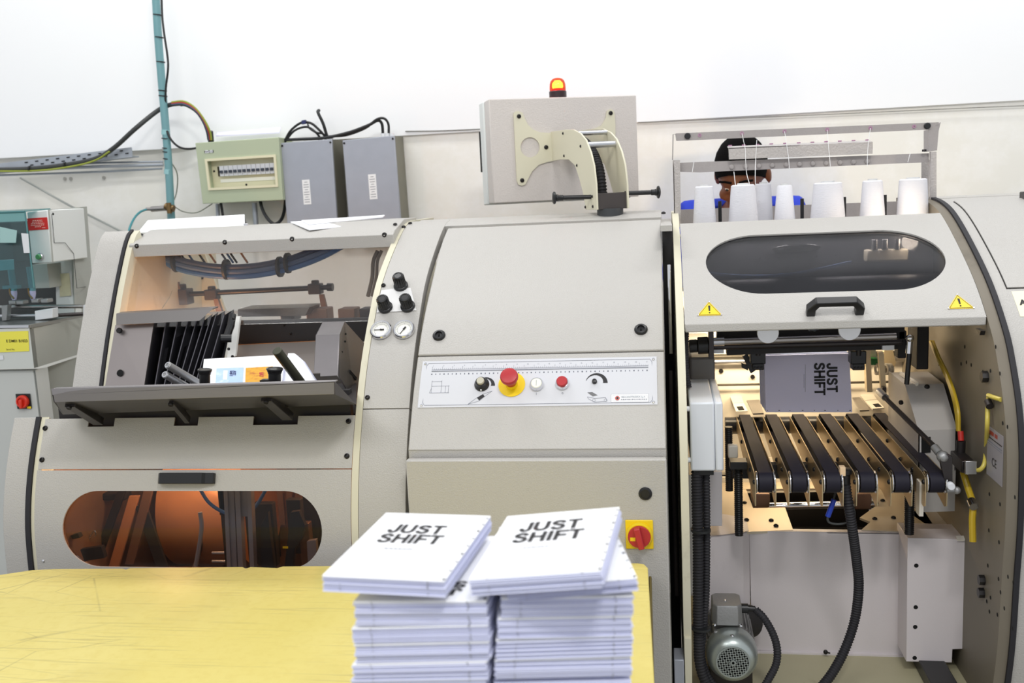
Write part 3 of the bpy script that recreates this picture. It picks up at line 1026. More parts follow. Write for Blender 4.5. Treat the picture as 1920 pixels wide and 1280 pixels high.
P = [at(708, 470, Y=2.75), at(700, 490, Y=2.74), at(698, 520, Y=2.73), at(690, 555, Y=2.74)]
MB().tube(catmull(P, 6), 0.006, 8).tube([p + V((0.012, 0, 0)) for p in catmull(P, 6)], 0.005, 8).build('cable', mat('loom_brown', (120, 112, 104), 0.6), feeder)

# steel guard box at the right of the hopper
g0 = [at(592, 628, Y=2.28), at(637, 627, Y=2.28), at(634, 704, Y=2.22), at(600, 706, Y=2.22), at(600, 700, Y=2.22), at(588, 699, Y=2.22)]
g_top = [at(605, 603, Y=2.36), at(646, 602, Y=2.36)]
st_g = mat('guard_steel', (126, 122, 123), 0.36, 0.85, var=0.08, vs=30)
m_ = MB()
m_.prism(g0, (0, 0.003, 0.001))
m_.prism([g0[0], g0[1], g_top[1], g_top[0]], (0, 0.002, -0.002))
m_.build('guard_front', st_g, feeder, bevel=0.0008)
sidep = [g0[1], g_top[1], at(668, 628, Y=2.46), at(694, 655, Y=2.55), at(690, 700, Y=2.50), at(668, 760, Y=2.26), at(640, 712, Y=2.22), g0[2]]
MB().prism(sidep, (-0.003, 0.0, 0)).build('guard_side', st_g, feeder)
MB().obox(at(661, 703, Y=2.30), V((0.004, 0.012, -0.012)), V((0.002, 0, 0)), V((0, 0.003, 0.003))).build('slot', MATS['hole_black'], feeder)
for x, y in ((648, 626), (647, 640), (641, 660)):
    shared('hole', HOLE, feeder, at(x, y, Y=2.285), (0.7, -0.7, 0), 0.0028)

MB().box(-1.50, -0.745, 2.205, 2.225, 0.96, 1.105).build('hopper_shade_plate', darkin, feeder)  # black plate standing in for the shade under the hopper lip
# hopper: folded lip, sloping floor, arms
hs = mat('hopper_steel', (140, 136, 136), 0.35, 0.85, var=0.05, vs=20, stretch=(0.4, 8, 8))
YH = 2.00
l0, l1, l2, l3 = at(96, 729, Y=YH), at(628, 715, Y=YH), at(628, 739, Y=YH), at(101, 754, Y=YH)
e0, e1 = at(118, 777, Y=2.135), at(668, 758, Y=2.135)
MB().prism([l0, l1, l2, l3], (0, 0.003, 0)).prism([l0, l1, l1 + V((0.0, 0.02, 0.0)), l0 + V((0, 0.02, 0))], (0, 0, -0.002)).build('hopper_lip', hs, feeder, bevel=0.0006)
MB().prism([l3 + V((0, 0.003, 0)), l2 + V((0, 0.003, 0)), e1, e0], (0, 0.002, 0.003)).prism([l0, l3, e0, e0 + V((0, 0.04, 0.03))], (0.002, 0, 0)).prism([l1, l2, e1], (-0.002, 0, 0)).build('hopper_floor', mat('hopper_dark', (84, 80, 80), 0.4, 0.8, var=0.1), feeder)
MB().prism([e0, e1, at(668, 720, Y=2.30), at(190, 735, Y=2.30)], (0, 0.002, 0.003)).build('hopper_back', MATS['hopper_dark'], feeder)
for (x0, y0, x1, y1) in ((132, 756, 185, 790), (322, 750, 352, 787), (500, 745, 540, 781)):
    a, b_ = at(x0, y0, Y=2.03), at(x1, y1, Y=2.17)
    d = (b_ - a).normalized()
    MB().obox((a + b_) / 2, d * (b_ - a).length / 2, V((0.013 if x0 != 322 else 0.006, 0, 0)), d.cross(V((1, 0, 0))) * 0.009).build('support_arm', dsteel, feeder, bevel=0.001)
    shared('bolt', BOLT, feeder, a + V((0.002, -0.008, -0.006)), (0, -0.7, -0.7), 0.006)
# guide rods and knobs
for (x0, y0, x1, y1, r, mt) in ((314, 684, 372, 718, 0.0088, cast), (309, 702, 352, 726, 0.0088, cast), (519, 657, 566, 720, 0.0115, mat('rod_olive', (74, 74, 62), 0.35, 0.6))):
    a, b_ = at(x0, y0, Y=2.12), at(x1, y1, Y=2.20)
    d = (b_ - a).normalized()
    rod = MB().cyl(a, b_, r, n=20).build('guide_rod', mt, feeder, bevel=0.0015)
    if r < 0.01:
        MB().ring(a, d, r * 0.55, r * 0.8, -0.0015, 0.001, 16).build('end_ring', chrome, rod)
for x, y0, y1, rr in ((384, 692, 722, 0.0142), (515, 690, 720, 0.0165)):
    a, b_ = at(x, y0, Y=2.085), at(x, y1 + 6, Y=2.085)
    d = (a - b_)
    L = d.length
    MB().lathe([(0.0, 0), (rr * 0.85, 0), (rr * 0.85, L * 0.72), (rr * 0.95, L * 0.74), (rr * 0.95, L * 0.8), (rr, L * 0.83), (rr * 1.15, L * 0.95), (rr * 1.12, L), (rr * 0.9, L), (rr * 0.85, L * 0.97), (0, L * 0.97)], b_, d, 24).build('knob', black, feeder)
MB().obox(at(500, 716, Y=2.085), V((0.012, 0, 0)), V((0, 0.01, 0)), V((0, 0, 0.006))).build('slide_block', black, feeder)

MB().prism([at(446, 646, Y=2.565), at(592, 639, Y=2.565), at(592, 650, Y=2.565), at(444, 657, Y=2.565)], (0, 0.004, 0)).build('slotted_glow_strip', mat('strip_glow_orange', (206, 132, 66), 0.4, 0.3), feeder)  # orange lamp glow behind the rear plate, put into the strip colour
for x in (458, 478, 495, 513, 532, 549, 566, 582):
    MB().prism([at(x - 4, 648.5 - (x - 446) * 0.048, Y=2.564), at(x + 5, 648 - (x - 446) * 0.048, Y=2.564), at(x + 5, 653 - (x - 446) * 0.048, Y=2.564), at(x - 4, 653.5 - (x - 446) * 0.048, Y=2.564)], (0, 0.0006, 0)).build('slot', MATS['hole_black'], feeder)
# lower panel with three notches, lower door with window
xp0, xp1 = LX(72, 880)[2], LX(660, 870)[2]
tp0, tp1, td1 = PL.hit(300, 783)[1], PL.hit(300, 880)[1], PL.L[-1] - 0.05
cols = [xp0]
for a, b_ in ((165, 214), (326, 371), (474, 558)):
    cols += [PL.hit(a, 800)[0], PL.hit(b_, 800)[0]]
cols.append(xp1)
out = []
nd = 0.021
m_ = MB()
for k in range(7):
    x0, x1 = cols[k], cols[k + 1]
    slab(m_, PL, x0, x1, tp0 + (nd if k % 2 else 0), tp1 - 0.0012, -0.0015, 0.002)
m_.build('lower_panel', paint, feeder, smooth=True)
for x, y in ((86, 803), (80, 862), (654, 790), (651, 855)):
    P, n, *_ = LX(x, y, 0.002)
    shared('screw', SCREW, feeder, P, n, 0.0066)
x0w, x1w = PL.hit(118, 990)[0], PL.hit(604, 985)[0]
tw0, tw1 = PL.hit(360, 920)[1], PL.hit(360, 1064)[1]
win = stadium((x0w + x1w) / 2, (tw0 + tw1) / 2, (x1w - x0w) / 2, (tw1 - tw0) / 2, 96)
holed_sheet(MB(), PL, xp0 - 0.002, xp1, tp1 + 0.0012, td1, win, -0.0015, 0.002).build('lower_door', paint, feeder)
disc_sheet(MB(), PL, win, -0.003).build('door_window', tint_glass, feeder)
P, n, *_ = LX(82, 1051, 0.002)
shared('rivet', CHSCREW, feeder, P, n, 0.004)
# door handle
ha, hb = LX(302, 898), LX(405, 896)
xa, xb, ta = ha[2], hb[2], (ha[3] + hb[3]) / 2
hd = MB()
sec = [(xa, 0.002), (xa, 0.014), (xa + 0.008, 0.024), (xb - 0.026, 0.024), (xb - 0.020, 0.016), (xb, 0.014), (xb, 0.002)]
sec2 = sec
hd.loft([[PL.P(x, ta + dt, o) for x, o in sec] for dt in (-0.0125, -0.010, 0.010, 0.0125)])
hd.build('door_handle', black, feeder, bevel=0.0012)
# interior of the lower compartment
col_al = mat('column_aluminium', (150, 150, 156), 0.45, 0.25)
for x0, x1, yy in ((419, 426, 2.190), (427, 438, 2.196), (440, 449, 2.190), (462, 470, 2.190)):
    MB().prism([at(x0, 914, Y=yy), at(x1, 914, Y=yy), at(x1 + 7, 1075, Y=yy), at(x0 + 7, 1075, Y=yy)], (0, 0.02, 0)).build('profile_column', col_al, feeder)
MB().prism([at(449, 914, Y=2.198), at(462, 914, Y=2.198), at(464, 968, Y=2.198), at(451, 968, Y=2.198)], (0, 0.02, 0)).build('profile_web', col_al, feeder)
for pts, mt in ((((488, 985), (502, 960), (506, 1000), (516, 1075), (490, 1075)), darkin), (((545, 960), (560, 958), (572, 985), (566, 1010), (552, 1030), (548, 1075), (532, 1075), (540, 1000)), darkin), (((575, 1015), (592, 1012), (596, 1075), (578, 1075)), col_al), (((150, 1030), (190, 1024), (196, 1046), (158, 1052)), darkin), (((132, 1004), (146, 1000), (150, 1008), (136, 1011)), darkin)):
    MB().prism([at(x, y, Y=2.215) for x, y in pts], (0, 0.015, 0)).build('gripper_plate', mt, feeder, bevel=0.001)
MB().prism([at(530, 1024, Y=2.213), at(540, 1024, Y=2.213), at(540, 1028, Y=2.213), at(530, 1028, Y=2.213)], (0, 0.001, 0)).build('yellow_mark', yel_pl, feeder)
MB().tube(catmull([at(375, 960, Y=2.2), at(378, 985, Y=2.2), at(374, 1020, Y=2.2), at(364, 1075, Y=2.2)], 6), 0.0055, 8).build('curved_guide', col_al, feeder)
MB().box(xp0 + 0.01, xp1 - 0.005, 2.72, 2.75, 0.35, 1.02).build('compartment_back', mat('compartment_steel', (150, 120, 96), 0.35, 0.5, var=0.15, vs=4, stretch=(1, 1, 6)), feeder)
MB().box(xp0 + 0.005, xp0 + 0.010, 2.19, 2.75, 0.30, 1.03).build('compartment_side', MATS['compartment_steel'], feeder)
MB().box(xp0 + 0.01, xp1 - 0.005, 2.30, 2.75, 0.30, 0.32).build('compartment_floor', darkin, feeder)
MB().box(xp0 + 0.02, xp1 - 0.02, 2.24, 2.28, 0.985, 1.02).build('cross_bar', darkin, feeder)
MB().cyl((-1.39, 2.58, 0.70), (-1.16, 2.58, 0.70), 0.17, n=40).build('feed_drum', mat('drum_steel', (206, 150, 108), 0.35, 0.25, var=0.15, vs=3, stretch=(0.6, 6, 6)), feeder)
for (x, y, w2, tl, mt) in ((205, 985, 10, -24, dsteel), (232, 1000, 12, -20, MATS['drum_steel']), (262, 985, 11, -18, brn), (290, 1020, 14, 18, darkin)):
    c = at(x, y, Y=2.36)
    d = V((sin(radians(-tl)), 0.1, cos(radians(tl)))).normalized()
    MB().obox(c, d * 0.11, V((w2 * 0.0012, 0, 0)), V((0, 0.004, 0))).build('swing_arm', mt, feeder, bevel=0.001)
for (x, y, w2, h2, mt) in ((424, 985, 6, 90, dsteel), (447, 985, 6, 90, dsteel), (436, 940, 28, 28, darkin), (470, 985, 7, 90, dsteel), (500, 1000, 22, 70, darkin), (556, 985, 16, 60, darkin), (575, 1020, 12, 50, mat('link_steel', (120, 96, 82), 0.4, 0.7))):
    MB().obox(at(x, y, Y=2.33), V((w2 * 0.0012, 0, 0)), V((0, 0.012, 0)), V((0, 0, h2 * 0.0012))).build('link_plate', mt, feeder, bevel=0.002)
c = at(385, 1005, Y=2.42)
MB().tube(catmull([at(378, 958, Y=2.42), at(379, 1000, Y=2.42), at(372, 1040, Y=2.42), at(362, 1070, Y=2.42)], 6), 0.006, 8).build('curved_guide', alu, feeder)
MB().tube(catmull([at(416, 940, Y=2.45), at(417, 985, Y=2.45), at(410, 1030, Y=2.45)], 6), 0.006, 8).build('curved_guide', alu, feeder)
for y in (1036, 1052):
    MB().cyl(at(398, y, Y=2.38), at(436, y, Y=2.38), 0.004, n=10).build('guide_pin', alu, feeder)
MB().tube(catmull([at(374, 915, Y=2.24), at(392, 942, Y=2.24), at(420, 960, Y=2.24), at(450, 963, Y=2.24), at(478, 950, Y=2.24), at(500, 915, Y=2.24)], 8), 0.0045, 8).build('air_tube', blue_hose, feeder)
MB().tube(catmull([at(158, 1000, Y=2.3), at(168, 1008, Y=2.3), at(180, 1002, Y=2.3), at(176, 994, Y=2.3), at(168, 1008, Y=2.3), at(166, 1022, Y=2.3)], 6), 0.0022, 6).build('wire_hook', chrome, feeder)
for (x, y, w2, h2) in ((210, 918, 40, 8), (170, 1030, 40, 16), (140, 970, 14, 40)):
    MB().obox(at(x, y + 10, Y=2.4), V((w2 * 0.0012, 0, 0)), V((0, 0.02, 0)), V((0, 0, h2 * 0.0012))).build('bracket', darkin, feeder, bevel=0.004)
for x in (528, 545, 562):
    MB().obox(at(x, 950, Y=2.5), V((0.008, 0, 0)), V((0, 0.006, 0)), V((0, 0, 0.05))).build('slat', brn, feeder)
for x in (500, 588):
    MB().box(*( [at(x, 990, Y=2.68).x - 0.03, at(x, 990, Y=2.68).x + 0.03, 2.66, 2.70, 0.5, 0.85])).build('rear_block', darkin, feeder)

# things lying in and on the feeder
pg = thing('printed_signature', 'pile of white printed signatures leaning in the steel hopper, blue and orange picture in front', 'paper stack', at(470, 726, Y=2.2))
f0, f1, f2, f3 = at(383, 672, Y=2.33), at(534, 664, Y=2.33), at(528, 730, Y=2.16), at(376, 738, Y=2.16)
nn = (f1 - f0).cross(f3 - f0).normalized()
if nn.y > 0:
    nn = -nn
for k in range(8):
    j = V((random.uniform(-.0025, .0025), 0, random.uniform(-.0015, .0015)))
    MB().prism([p + j - nn * (0.0042 * k) for p in (f0, f1, f2, f3)], -nn * 0.0036).build('signature', (paper_top if k == 0 else paper_edge), pg)
uu, vv = (f1 - f0).normalized(), (f0 - f3).normalized()


def on_sig(px, py, lift=0.0006):
    return hitplane(px, py, f0, nn) + nn * lift


pic1 = MB().prism([on_sig(406, 691), on_sig(457, 689), on_sig(454, 735), on_sig(403, 737)], nn * 0.0003).build('blue_picture', mat('pic_blue', (176, 202, 240), 0.6, var=0.15, vs=30, dirt=(236, 238, 250), ds=30, dthr=0.55), pg)
q = on_sig(438, 707, 0.001)
fit_title('printed_title', pg, on_sig(443, 695, 0.001), -vv, uu, 0.030, 0.0165, mat('ink_navy', (54, 62, 110), 0.6))
pic2 = MB().prism([on_sig(461, 690), on_sig(512, 687), on_sig(510, 735), on_sig(459, 737)], nn * 0.0003).build('orange_picture', mat('pic_orange', (220, 160, 40), 0.6, var=0.2, vs=60, dirt=(180, 96, 40), ds=40, dthr=0.52), pg)
put_text('lettering', 'EAT', 0.014, mat('ink_red', (190, 40, 60), 0.6), pg, on_sig(490, 703, 0.001), -vv, uu, bold=0.0006)
m_ = MB().prism([on_sig(419, 695), on_sig(427, 695), on_sig(426, 712), on_sig(418, 712)], nn * 0.0005).build('picture_block', mat('pic_white', (236, 236, 246), 0.6), pg)
pg2 = thing('printed_signature', 'white signatures fanned out behind the dark guide rod at right end of hopper', 'paper stack', at(570, 722, Y=2.22))
for k in range(6):
    d = k * 0.004
    pts = [at(540, 663, Y=2.36 + d), at(551 + k, 663, Y=2.36 + d), at(566 + k, 676, Y=2.33 + d), at(592 + k, 716, Y=2.22 + d), at(530, 722, Y=2.22 + d)]
    j = V((0, 0, -0.001 * k))
    MB().prism([p + j for p in pts], (0, 0.003, 0.001)).build('signature', paper_top if k < 2 else paper_edge, pg2)
# white cover on top of the rail
t = thing('cover_tray', 'white sloping sheet metal cover standing on the top rail of the feeder', 'metal cover', at(370, 430, Y=2.78))
MB().prism([at(276, 414, Y=2.86), at(457, 403, Y=2.86), at(458, 429, Y=2.76), at(258, 436, Y=2.76)], (0, 0.006, 0.002)).build('sheet', mat('cover_white', (236, 237, 238), 0.45), t)
MB().prism([at(457, 403, Y=2.86), at(467, 430, Y=2.80), at(457, 430, Y=2.76)], (-0.003, 0, 0)).build('end_cheek', mat('cheek_dark', (70, 68, 66), 0.5), t)
MB().obox(at(462, 424, Y=2.77), V((0.006, 0, 0)), V((0, 0.006, 0)), V((0, 0, 0.008))).build('latch', chrome, t, bevel=0.001)
# loose sheets on the rail
sheets = [([(566, 423), (722, 413), (718, 416), (580, 430)], 'printed sheet lying longest to the right on the top rail'),
          ([(545, 423), (600, 420), (640, 432), (580, 438)], 'white sheet spreading leftmost under the pile on the top rail'),
          ([(570, 428), (677, 419), (675, 423), (580, 433)], 'white sheet lying in the middle of the pile on top rail'),
          ([(566, 430), (672, 423), (676, 426), (586, 438)], 'white sheet nearest the front edge of the top rail')]
for k, (pts, lab) in enumerate(sheets):
    o = MB().prism([at(x, y, Y=2.80 - (y - 413) * 0.0068) + V((0, 0, 0.004 * (3 - k) + 0.001)) for x, y in pts], (0, 0, 0.0028)).build('paper_sheet', paper_top if k != 3 else paper_edge)
    tag(o, lab, 'paper', 'loose sheets on the top rail')

# ================================================================ control column and cabinet (middle)
cab = thing('control_cabinet', 'beige control cabinet with emergency stop panel between feeder and sewing bay', 'cabinet', (-0.33, 2.45, 0.0))
SA, SB = LX(664, 960)[2] - 0.007, LX(672, 960)[2] + 0.002
MB().prism([V((SA, p.y, p.z)) for p in plate_sec(PL, 0.02, PL.L[-1] - 0.02, 3.05, 0.1)], (0.016, 0, 0)).build('side_plate', cream, cab)
CX0 = SA + 0.0165
CX1 = LX(772.5, 700)[2]
tsp = PL.hit(720, 766)[1]
slab(MB(), PL, CX0, CX1, 0.03, tsp - 0.001, -0.03, -0.001).build('upper_column_panel', paint, cab, bevel=0.001)
slab(MB(), PL, CX0, CX1, tsp + 0.001, PL.L[-1] - 0.03, -0.03, -0.001).build('lower_column_panel', paint, cab, bevel=0.001)
for x, y in ((757, 426), (769, 419), (719, 535), (689, 745)):
    P, n, *_ = LX(x, y)
    shared('screw', SCREW, cab, P, n, 0.006)
# recess between column and cabinet, cabinet sides
gap = mat('gap_grey', (104, 100, 90), 0.6, var=0.05)
GX0, GX1 = CX1, -0.586
slab(MB(), PL, GX0 - 0.002, GX1, 0.05, PL.L[-1] - 0.03, -0.09, -0.06).build('recess_panel', gap, cab)
XC0, XC1 = -0.583, -0.006
slab(MB(), PL, CX0 + 0.02, XC1, 0.0, 0.11, -0.03, -0.002).build('top_frame', paint, cab, bevel=0.001)
# cabinet body
YB = 2.95
tq = PC.tz(1.175)
sec = [PC.P(0, t, -0.012) for t in PC.ts(0.0, PC.L[-1])] + [V((0, 2.105, 0.15)), V((0, YB, 0.15)), V((0, YB, 1.45))]
MB().prism([V((XC0 + 0.004, p.y, p.z)) for p in sec], (XC1 - XC0 - 0.006, 0, 0)).build('cabinet_body', paint, cab)
slab(MB(), PC, XC0, XC1, 0.066, tq - 0.0012, -0.02, 0.004).build('upper_door', paint, cab, bevel=0.003)
slab(MB(), PC, XC0, XC1, tq + 0.0012, PC.L[-1] - 0.006, -0.02, 0.002).build('control_panel', paint, cab, bevel=0.0025)
gz = PC.P(0, PC.L[-1])
MB().box(XC0, XC1, gz.y + 0.004, gz.y + 0.03, gz.z - 0.02, gz.z + 0.01).build('groove', paint, cab, bevel=0.002)
ldz = 0.968
MB().box(XC0, XC1, 2.078, 2.10, 0.16, ldz).build('lower_door', paint, cab, bevel=0.003)
YD = 2.078


def CXh(px, py, off=0.0):
    x, t = PC.hit(px, py)
    return PC.P(x, t, off), PC.N(t), x, t


for x, y in ((824, 631), (1202, 620)):
    P, n, *_ = CXh(x, y, 0.004)
    k = MB().lathe([(0.0155, 0), (0.0155, 0.003), (0.013, 0.006), (0.0085, 0.007), (0.0075, 0.003), (0.0, 0.003)], P, n, 28).build('latch', black, cab)
    MB().obox(P + n * 0.0035, V((0.002, 0, 0)), n * 0.0015, n.cross(V((1, 0, 0))) * 0.004).build('key_slot', MATS['hole_black'], k)
c = at(1210, 925, Y=YD)
MB().lathe([(0.0145, 0), (0.0145, 0.002), (0.012, 0.005), (0.010, 0.0055), (0.0095, 0.004), (0, 0.004)], c, (0, -1, 0), 28).build('blind_plug', black, cab)
# control plate
tp_ = (0.0024, 0.0034)
q = [PC.hit(*p) for p in ((795, 683), (1228, 665), (1236, 754), (781, 770))]
xl, xr = min(q[0][0], q[3][0]) * 0.5 + max(q[0][0], q[3][0]) * 0.5, (q[1][0] + q[2][0]) / 2
t0, t1 = (q[0][1] + q[1][1]) / 2, (q[2][1] + q[3][1]) / 2
plate = slab(MB(), PC, xl, xr, t0, t1, 0.002, 0.0034).build('control_plate', mat('plate_white', (208, 209, 214), 0.35, var=0.01), cab)
W_, H_ = xr - xl, t1 - t0
LO = 0.0036


def pp(a, b, off=LO):
    """point on the plate: a from left, b from top, both 0..1"""
    return PC.P(xl + a * W_, t0 + b * H_, off)


def onplate(mb, a0, b0, a1, b1, off=LO):
    return mb.prism([pp(a0, b0, off), pp(a1, b0, off), pp(a1, b1, off), pp(a0, b1, off)], PC.N(t0) * 0.0003)


nP = PC.N((t0 + t1) / 2)
uP = V((1, 0, 0))
vP = nP.cross(uP)
if vP.z < 0:
    vP = -vP
for a, b in ((0.014, 0.06), (0.986, 0.06), (0.016, 0.95), (0.984, 0.95)):
    shared('rivet', CHSCREW, plate, pp(a, b), nP, 0.0032)
m_ = MB()
lw = 0.0007
fr = [(0.028, 0.055), (0.972, 0.055), (0.98, 0.11), (0.98, 0.90), (0.972, 0.955), (0.028, 0.955), (0.02, 0.90), (0.02, 0.11), (0.028, 0.055)]
for (a0, b0), (a1, b1) in zip(fr, fr[1:]):
    m_.cyl(pp(a0, b0), pp(a1, b1), 0.0005, n=4)
for a0, a1, b, th in ((0.045, 0.965, 0.20, 0.0005), (0.045, 0.965, 0.235, 0.0011)):
    m_.cyl(pp(a0, b), pp(a1, b), th, n=4)
m_.build('printed_lines', mat('print_grey', (120, 124, 134), 0.6), plate)
m_ = MB()
for k in range(105):
    a = 0.047 + 0.917 * k / 104
    h = 0.065 if k % 5 == 0 else 0.026
    m_.obox(pp(a, 0.195 - h / 2), uP * 0.00025, vP * h * H_ / 2, nP * 0.0001)
m_.build('ruler_ticks', MATS['print_grey'], plate, smooth=False, kind='stuff')
for k in range(21):
    put_text('lettering', '%d' % (k + 1), 0.0042, MATS['print_grey'], plate, pp(0.05 + 0.0455 * k, 0.115), uP, vP)
m_ = MB()
for k in range(52):
    m_.obox(pp(0.047 + 0.0179 * k, 0.30), uP * (0.0009 if k % 3 else 0.0014), vP * 0.0016, nP * 0.0001)
m_.build('ruler_dots', mat('print_dark', (96, 100, 112), 0.6), plate, smooth=False, kind='stuff')
# printed pictograms
m_ = MB()
for (a0, b0, a1, b1) in ((0.052, 0.56, 0.095, 0.56), (0.052, 0.56, 0.052, 0.70), (0.095, 0.56, 0.095, 0.70), (0.052, 0.70, 0.095, 0.70), (0.052, 0.46, 0.095, 0.46), (0.052, 0.44, 0.052, 0.56), (0.095, 0.44, 0.095, 0.56), (0.045, 0.70, 0.052, 0.60), (0.045, 0.70, 0.052, 0.70), (0.095, 0.56, 0.13, 0.56), (0.095, 0.70, 0.13, 0.70), (0.126, 0.55, 0.126, 0.71), (0.113, 0.56, 0.113, 0.70)):
    m_.cyl(pp(a0, b0), pp(a1, b1), 0.00035, n=4)
for (a0, b0, a1, b1) in ((0.215, 0.965, 0.25, 0.84), (0.215, 0.965, 0.262, 0.90), (0.315, 0.70, 0.278, 0.76), (0.315, 0.70, 0.285, 0.81), (0.25, 0.84, 0.278, 0.76), (0.262, 0.90, 0.285, 0.81)):
    m_.cyl(pp(a0, b0 - 0.02), pp(a1, b1 - 0.02), 0.0004, n=4)
m_.build('pictogram', MATS['print_grey'], plate)
MB().prism([pp(0.252, 0.815), pp(0.277, 0.74), pp(0.284, 0.79), pp(0.262, 0.87)], nP * 0.0003).build('pictogram', ink, plate)
m_ = MB().prism([pp(0.715, 0.74), pp(0.735, 0.735), pp(0.757, 0.80), pp(0.737, 0.82)], nP * 0.0003)
m_.build('pictogram', mat('print_mid', (110, 110, 112), 0.6), plate)
m_ = MB()
for (a0, b0, a1, b1) in ((0.715, 0.83, 0.745, 0.86), (0.745, 0.86, 0.79, 0.85), (0.79, 0.85, 0.795, 0.92), (0.795, 0.92, 0.745, 0.935), (0.745, 0.935, 0.72, 0.87), (0.72, 0.87, 0.715, 0.83)):
    m_.cyl(pp(a0, b0), pp(a1, b1), 0.0004, n=4)
for a in (0.742, 0.79):
    m_.ring(pp(a, 0.90), nP, 0.003, 0.0036, 0, 0.0002, 14)
m_.build('pictogram', MATS['print_grey'], plate)


def crescent(mb, a, b, r, a0, a1, w0, w1):
    c = pp(a, b)
    o, i_ = [], []
    for k in range(17):
        an = radians(a0 + (a1 - a0) * k / 16)
        wd = w0 + (w1 - w0) * k / 16
        d = uP * cos(an) + vP * sin(an)
        o.append(c + d * r)
        i_.append(c + d * (r - wd))
    return mb.prism(o + i_[::-1], nP * 0.0003)


crescent(MB(), 0.752, 0.55, 0.025, 165, 0, 0.0006, 0.0105).build('speed_arc', ink, plate)
crescent(MB(), 0.285, 0.57, 0.022, 120, 0, 0.0006, 0.0095).build('speed_arc', ink, plate)
# name plate
np_ = onplate(MB(), 0.813, 0.785, 0.965, 0.945).build('name_plate', mat('nameplate_white', (236, 236, 238), 0.4), plate)
m_ = MB()
for (a0, b0, a1, b1) in ((0.813, 0.785, 0.965, 0.785), (0.965, 0.785, 0.965, 0.945), (0.965, 0.945, 0.813, 0.945), (0.813, 0.945, 0.813, 0.785), (0.819, 0.81, 0.959, 0.81), (0.959, 0.81, 0.959, 0.92), (0.959, 0.92, 0.819, 0.92), (0.819, 0.92, 0.819, 0.81)):
    m_.cyl(pp(a0, b0), pp(a1, b1), 0.0004, n=4)
m_.build('printed_lines', MATS['print_grey'], plate)
lg = pp(0.838, 0.865, LO + 0.0004)
MB().ring(lg, nP, 0.0031, 0.0052, 0, 0.0004, 20).build('emblem', mat('emblem_red', (196, 80, 70), 0.5), plate)
MB().lathe([(0.0, 0), (0.0026, 0), (0.0026, 0.0005), (0, 0.0005)], lg, nP, 14).build('emblem', ink, plate)
put_text('lettering', 'MECCANOTECNICA S.p.A.', 0.0058, mat('print_blue', (104, 118, 130), 0.6), plate, pp(0.853, 0.847, LO + 0.0005), uP, vP, align='LEFT', cond=0.80)
m_ = MB()
xx = 0.853
while xx < 0.955:
    ww = random.uniform(0.002, 0.007)
    m_.obox(pp(xx + ww / 2, 0.893, LO + 0.0005), uP * ww * W_ / 2, vP * 0.0011, nP * 0.0001)
    xx += ww + 0.0022
m_.build('small_print', MATS['print_grey'], plate, smooth=False, kind='stuff')


# buttons
def onC(px, py, off=LO):
    x, t = PC.hit(px, py)
    return PC.P(x, t, off)


P = onC(960, 722)
MB().lathe([(0.031, 0), (0.031, 0.0012), (0.0, 0.0012)], P, nP, 40).build('emergency_disc', yel_pl, cab)
MB().lathe([(0.0145, 0.0012), (0.0135, 0.012), (0.0, 0.012)], P, nP, 28).build('emergency_collar', yel_pl, cab)
eb = MB().lathe([(0.0125, 0.012), (0.0135, 0.020), (0.0165, 0.030), (0.0195, 0.034), (0.0205, 0.037), (0.0205, 0.043), (0.0185, 0.047), (0.012, 0.0485), (0.0, 0.049)], P, nP, 36).build('emergency_button', red_pl, cab)
for (x, y, cap) in ((1007, 723, white_pl), (1055, 721, red_pl)):
    P = onC(x, y)
    bs_ = MB().lathe([(0.0155, 0), (0.0155, 0.008), (0.0142, 0.011), (0.0128, 0.011), (0.0125, 0.009), (0, 0.009)], P, nP, 28).build('push_button', chrome, cab)
    if cap is white_pl:
        MB().lathe([(0.0125, 0.0085), (0.0125, 0.0105), (0.011, 0.012), (0, 0.012)], P, nP, 26).build('button_cap', mat('cap_ivory', (240, 240, 226), 0.35), bs_)
        MB().obox(P + nP * 0.0122, uP * 0.0004, vP * 0.007, nP * 0.0002).build('button_mark', MATS['print_grey'], bs_)
    else:
        MB().lathe([(0.0125, 0.0085), (0.0125, 0.016), (0.0115, 0.0175), (0, 0.0175)], P, nP, 26).build('button_cap', red_pl, bs_)
    if cap is white_pl:
        MB().obox(onC(x - 1, 739), uP * 0.0004, vP * 0.003, nP * 0.0002).build('button_mark', MATS['print_grey'], plate)
    else:
        MB().ring(onC(x, 738), nP, 0.0014, 0.002, 0, 0.0003, 14).build('button_mark', MATS['print_grey'], plate)
P = onC(904, 722)
kn = MB().lathe([(0.0175, 0), (0.0172, 0.003), (0.0145, 0.007), (0.0125, 0.012), (0.012, 0.016), (0, 0.016)], P, nP, 32).build('speed_knob', black, cab)
MB().lathe([(0.0088, 0.0155), (0.0088, 0.021), (0.0078, 0.0225), (0, 0.0225)], P, nP, 24).build('knob_cap', mat('cap_stone', (190, 186, 168), 0.45), kn)
MB().obox(P + nP * 0.004 - vP * 0.0145, uP * 0.0016, vP * 0.003, nP * 0.0022).build('pointer', white_pl, kn)
P = onC(1115, 717)
MB().lathe([(0.0058, 0), (0.0058, 0.005), (0.0045, 0.008), (0, 0.009)], P, nP, 20).build('shaft_stub', black, cab)

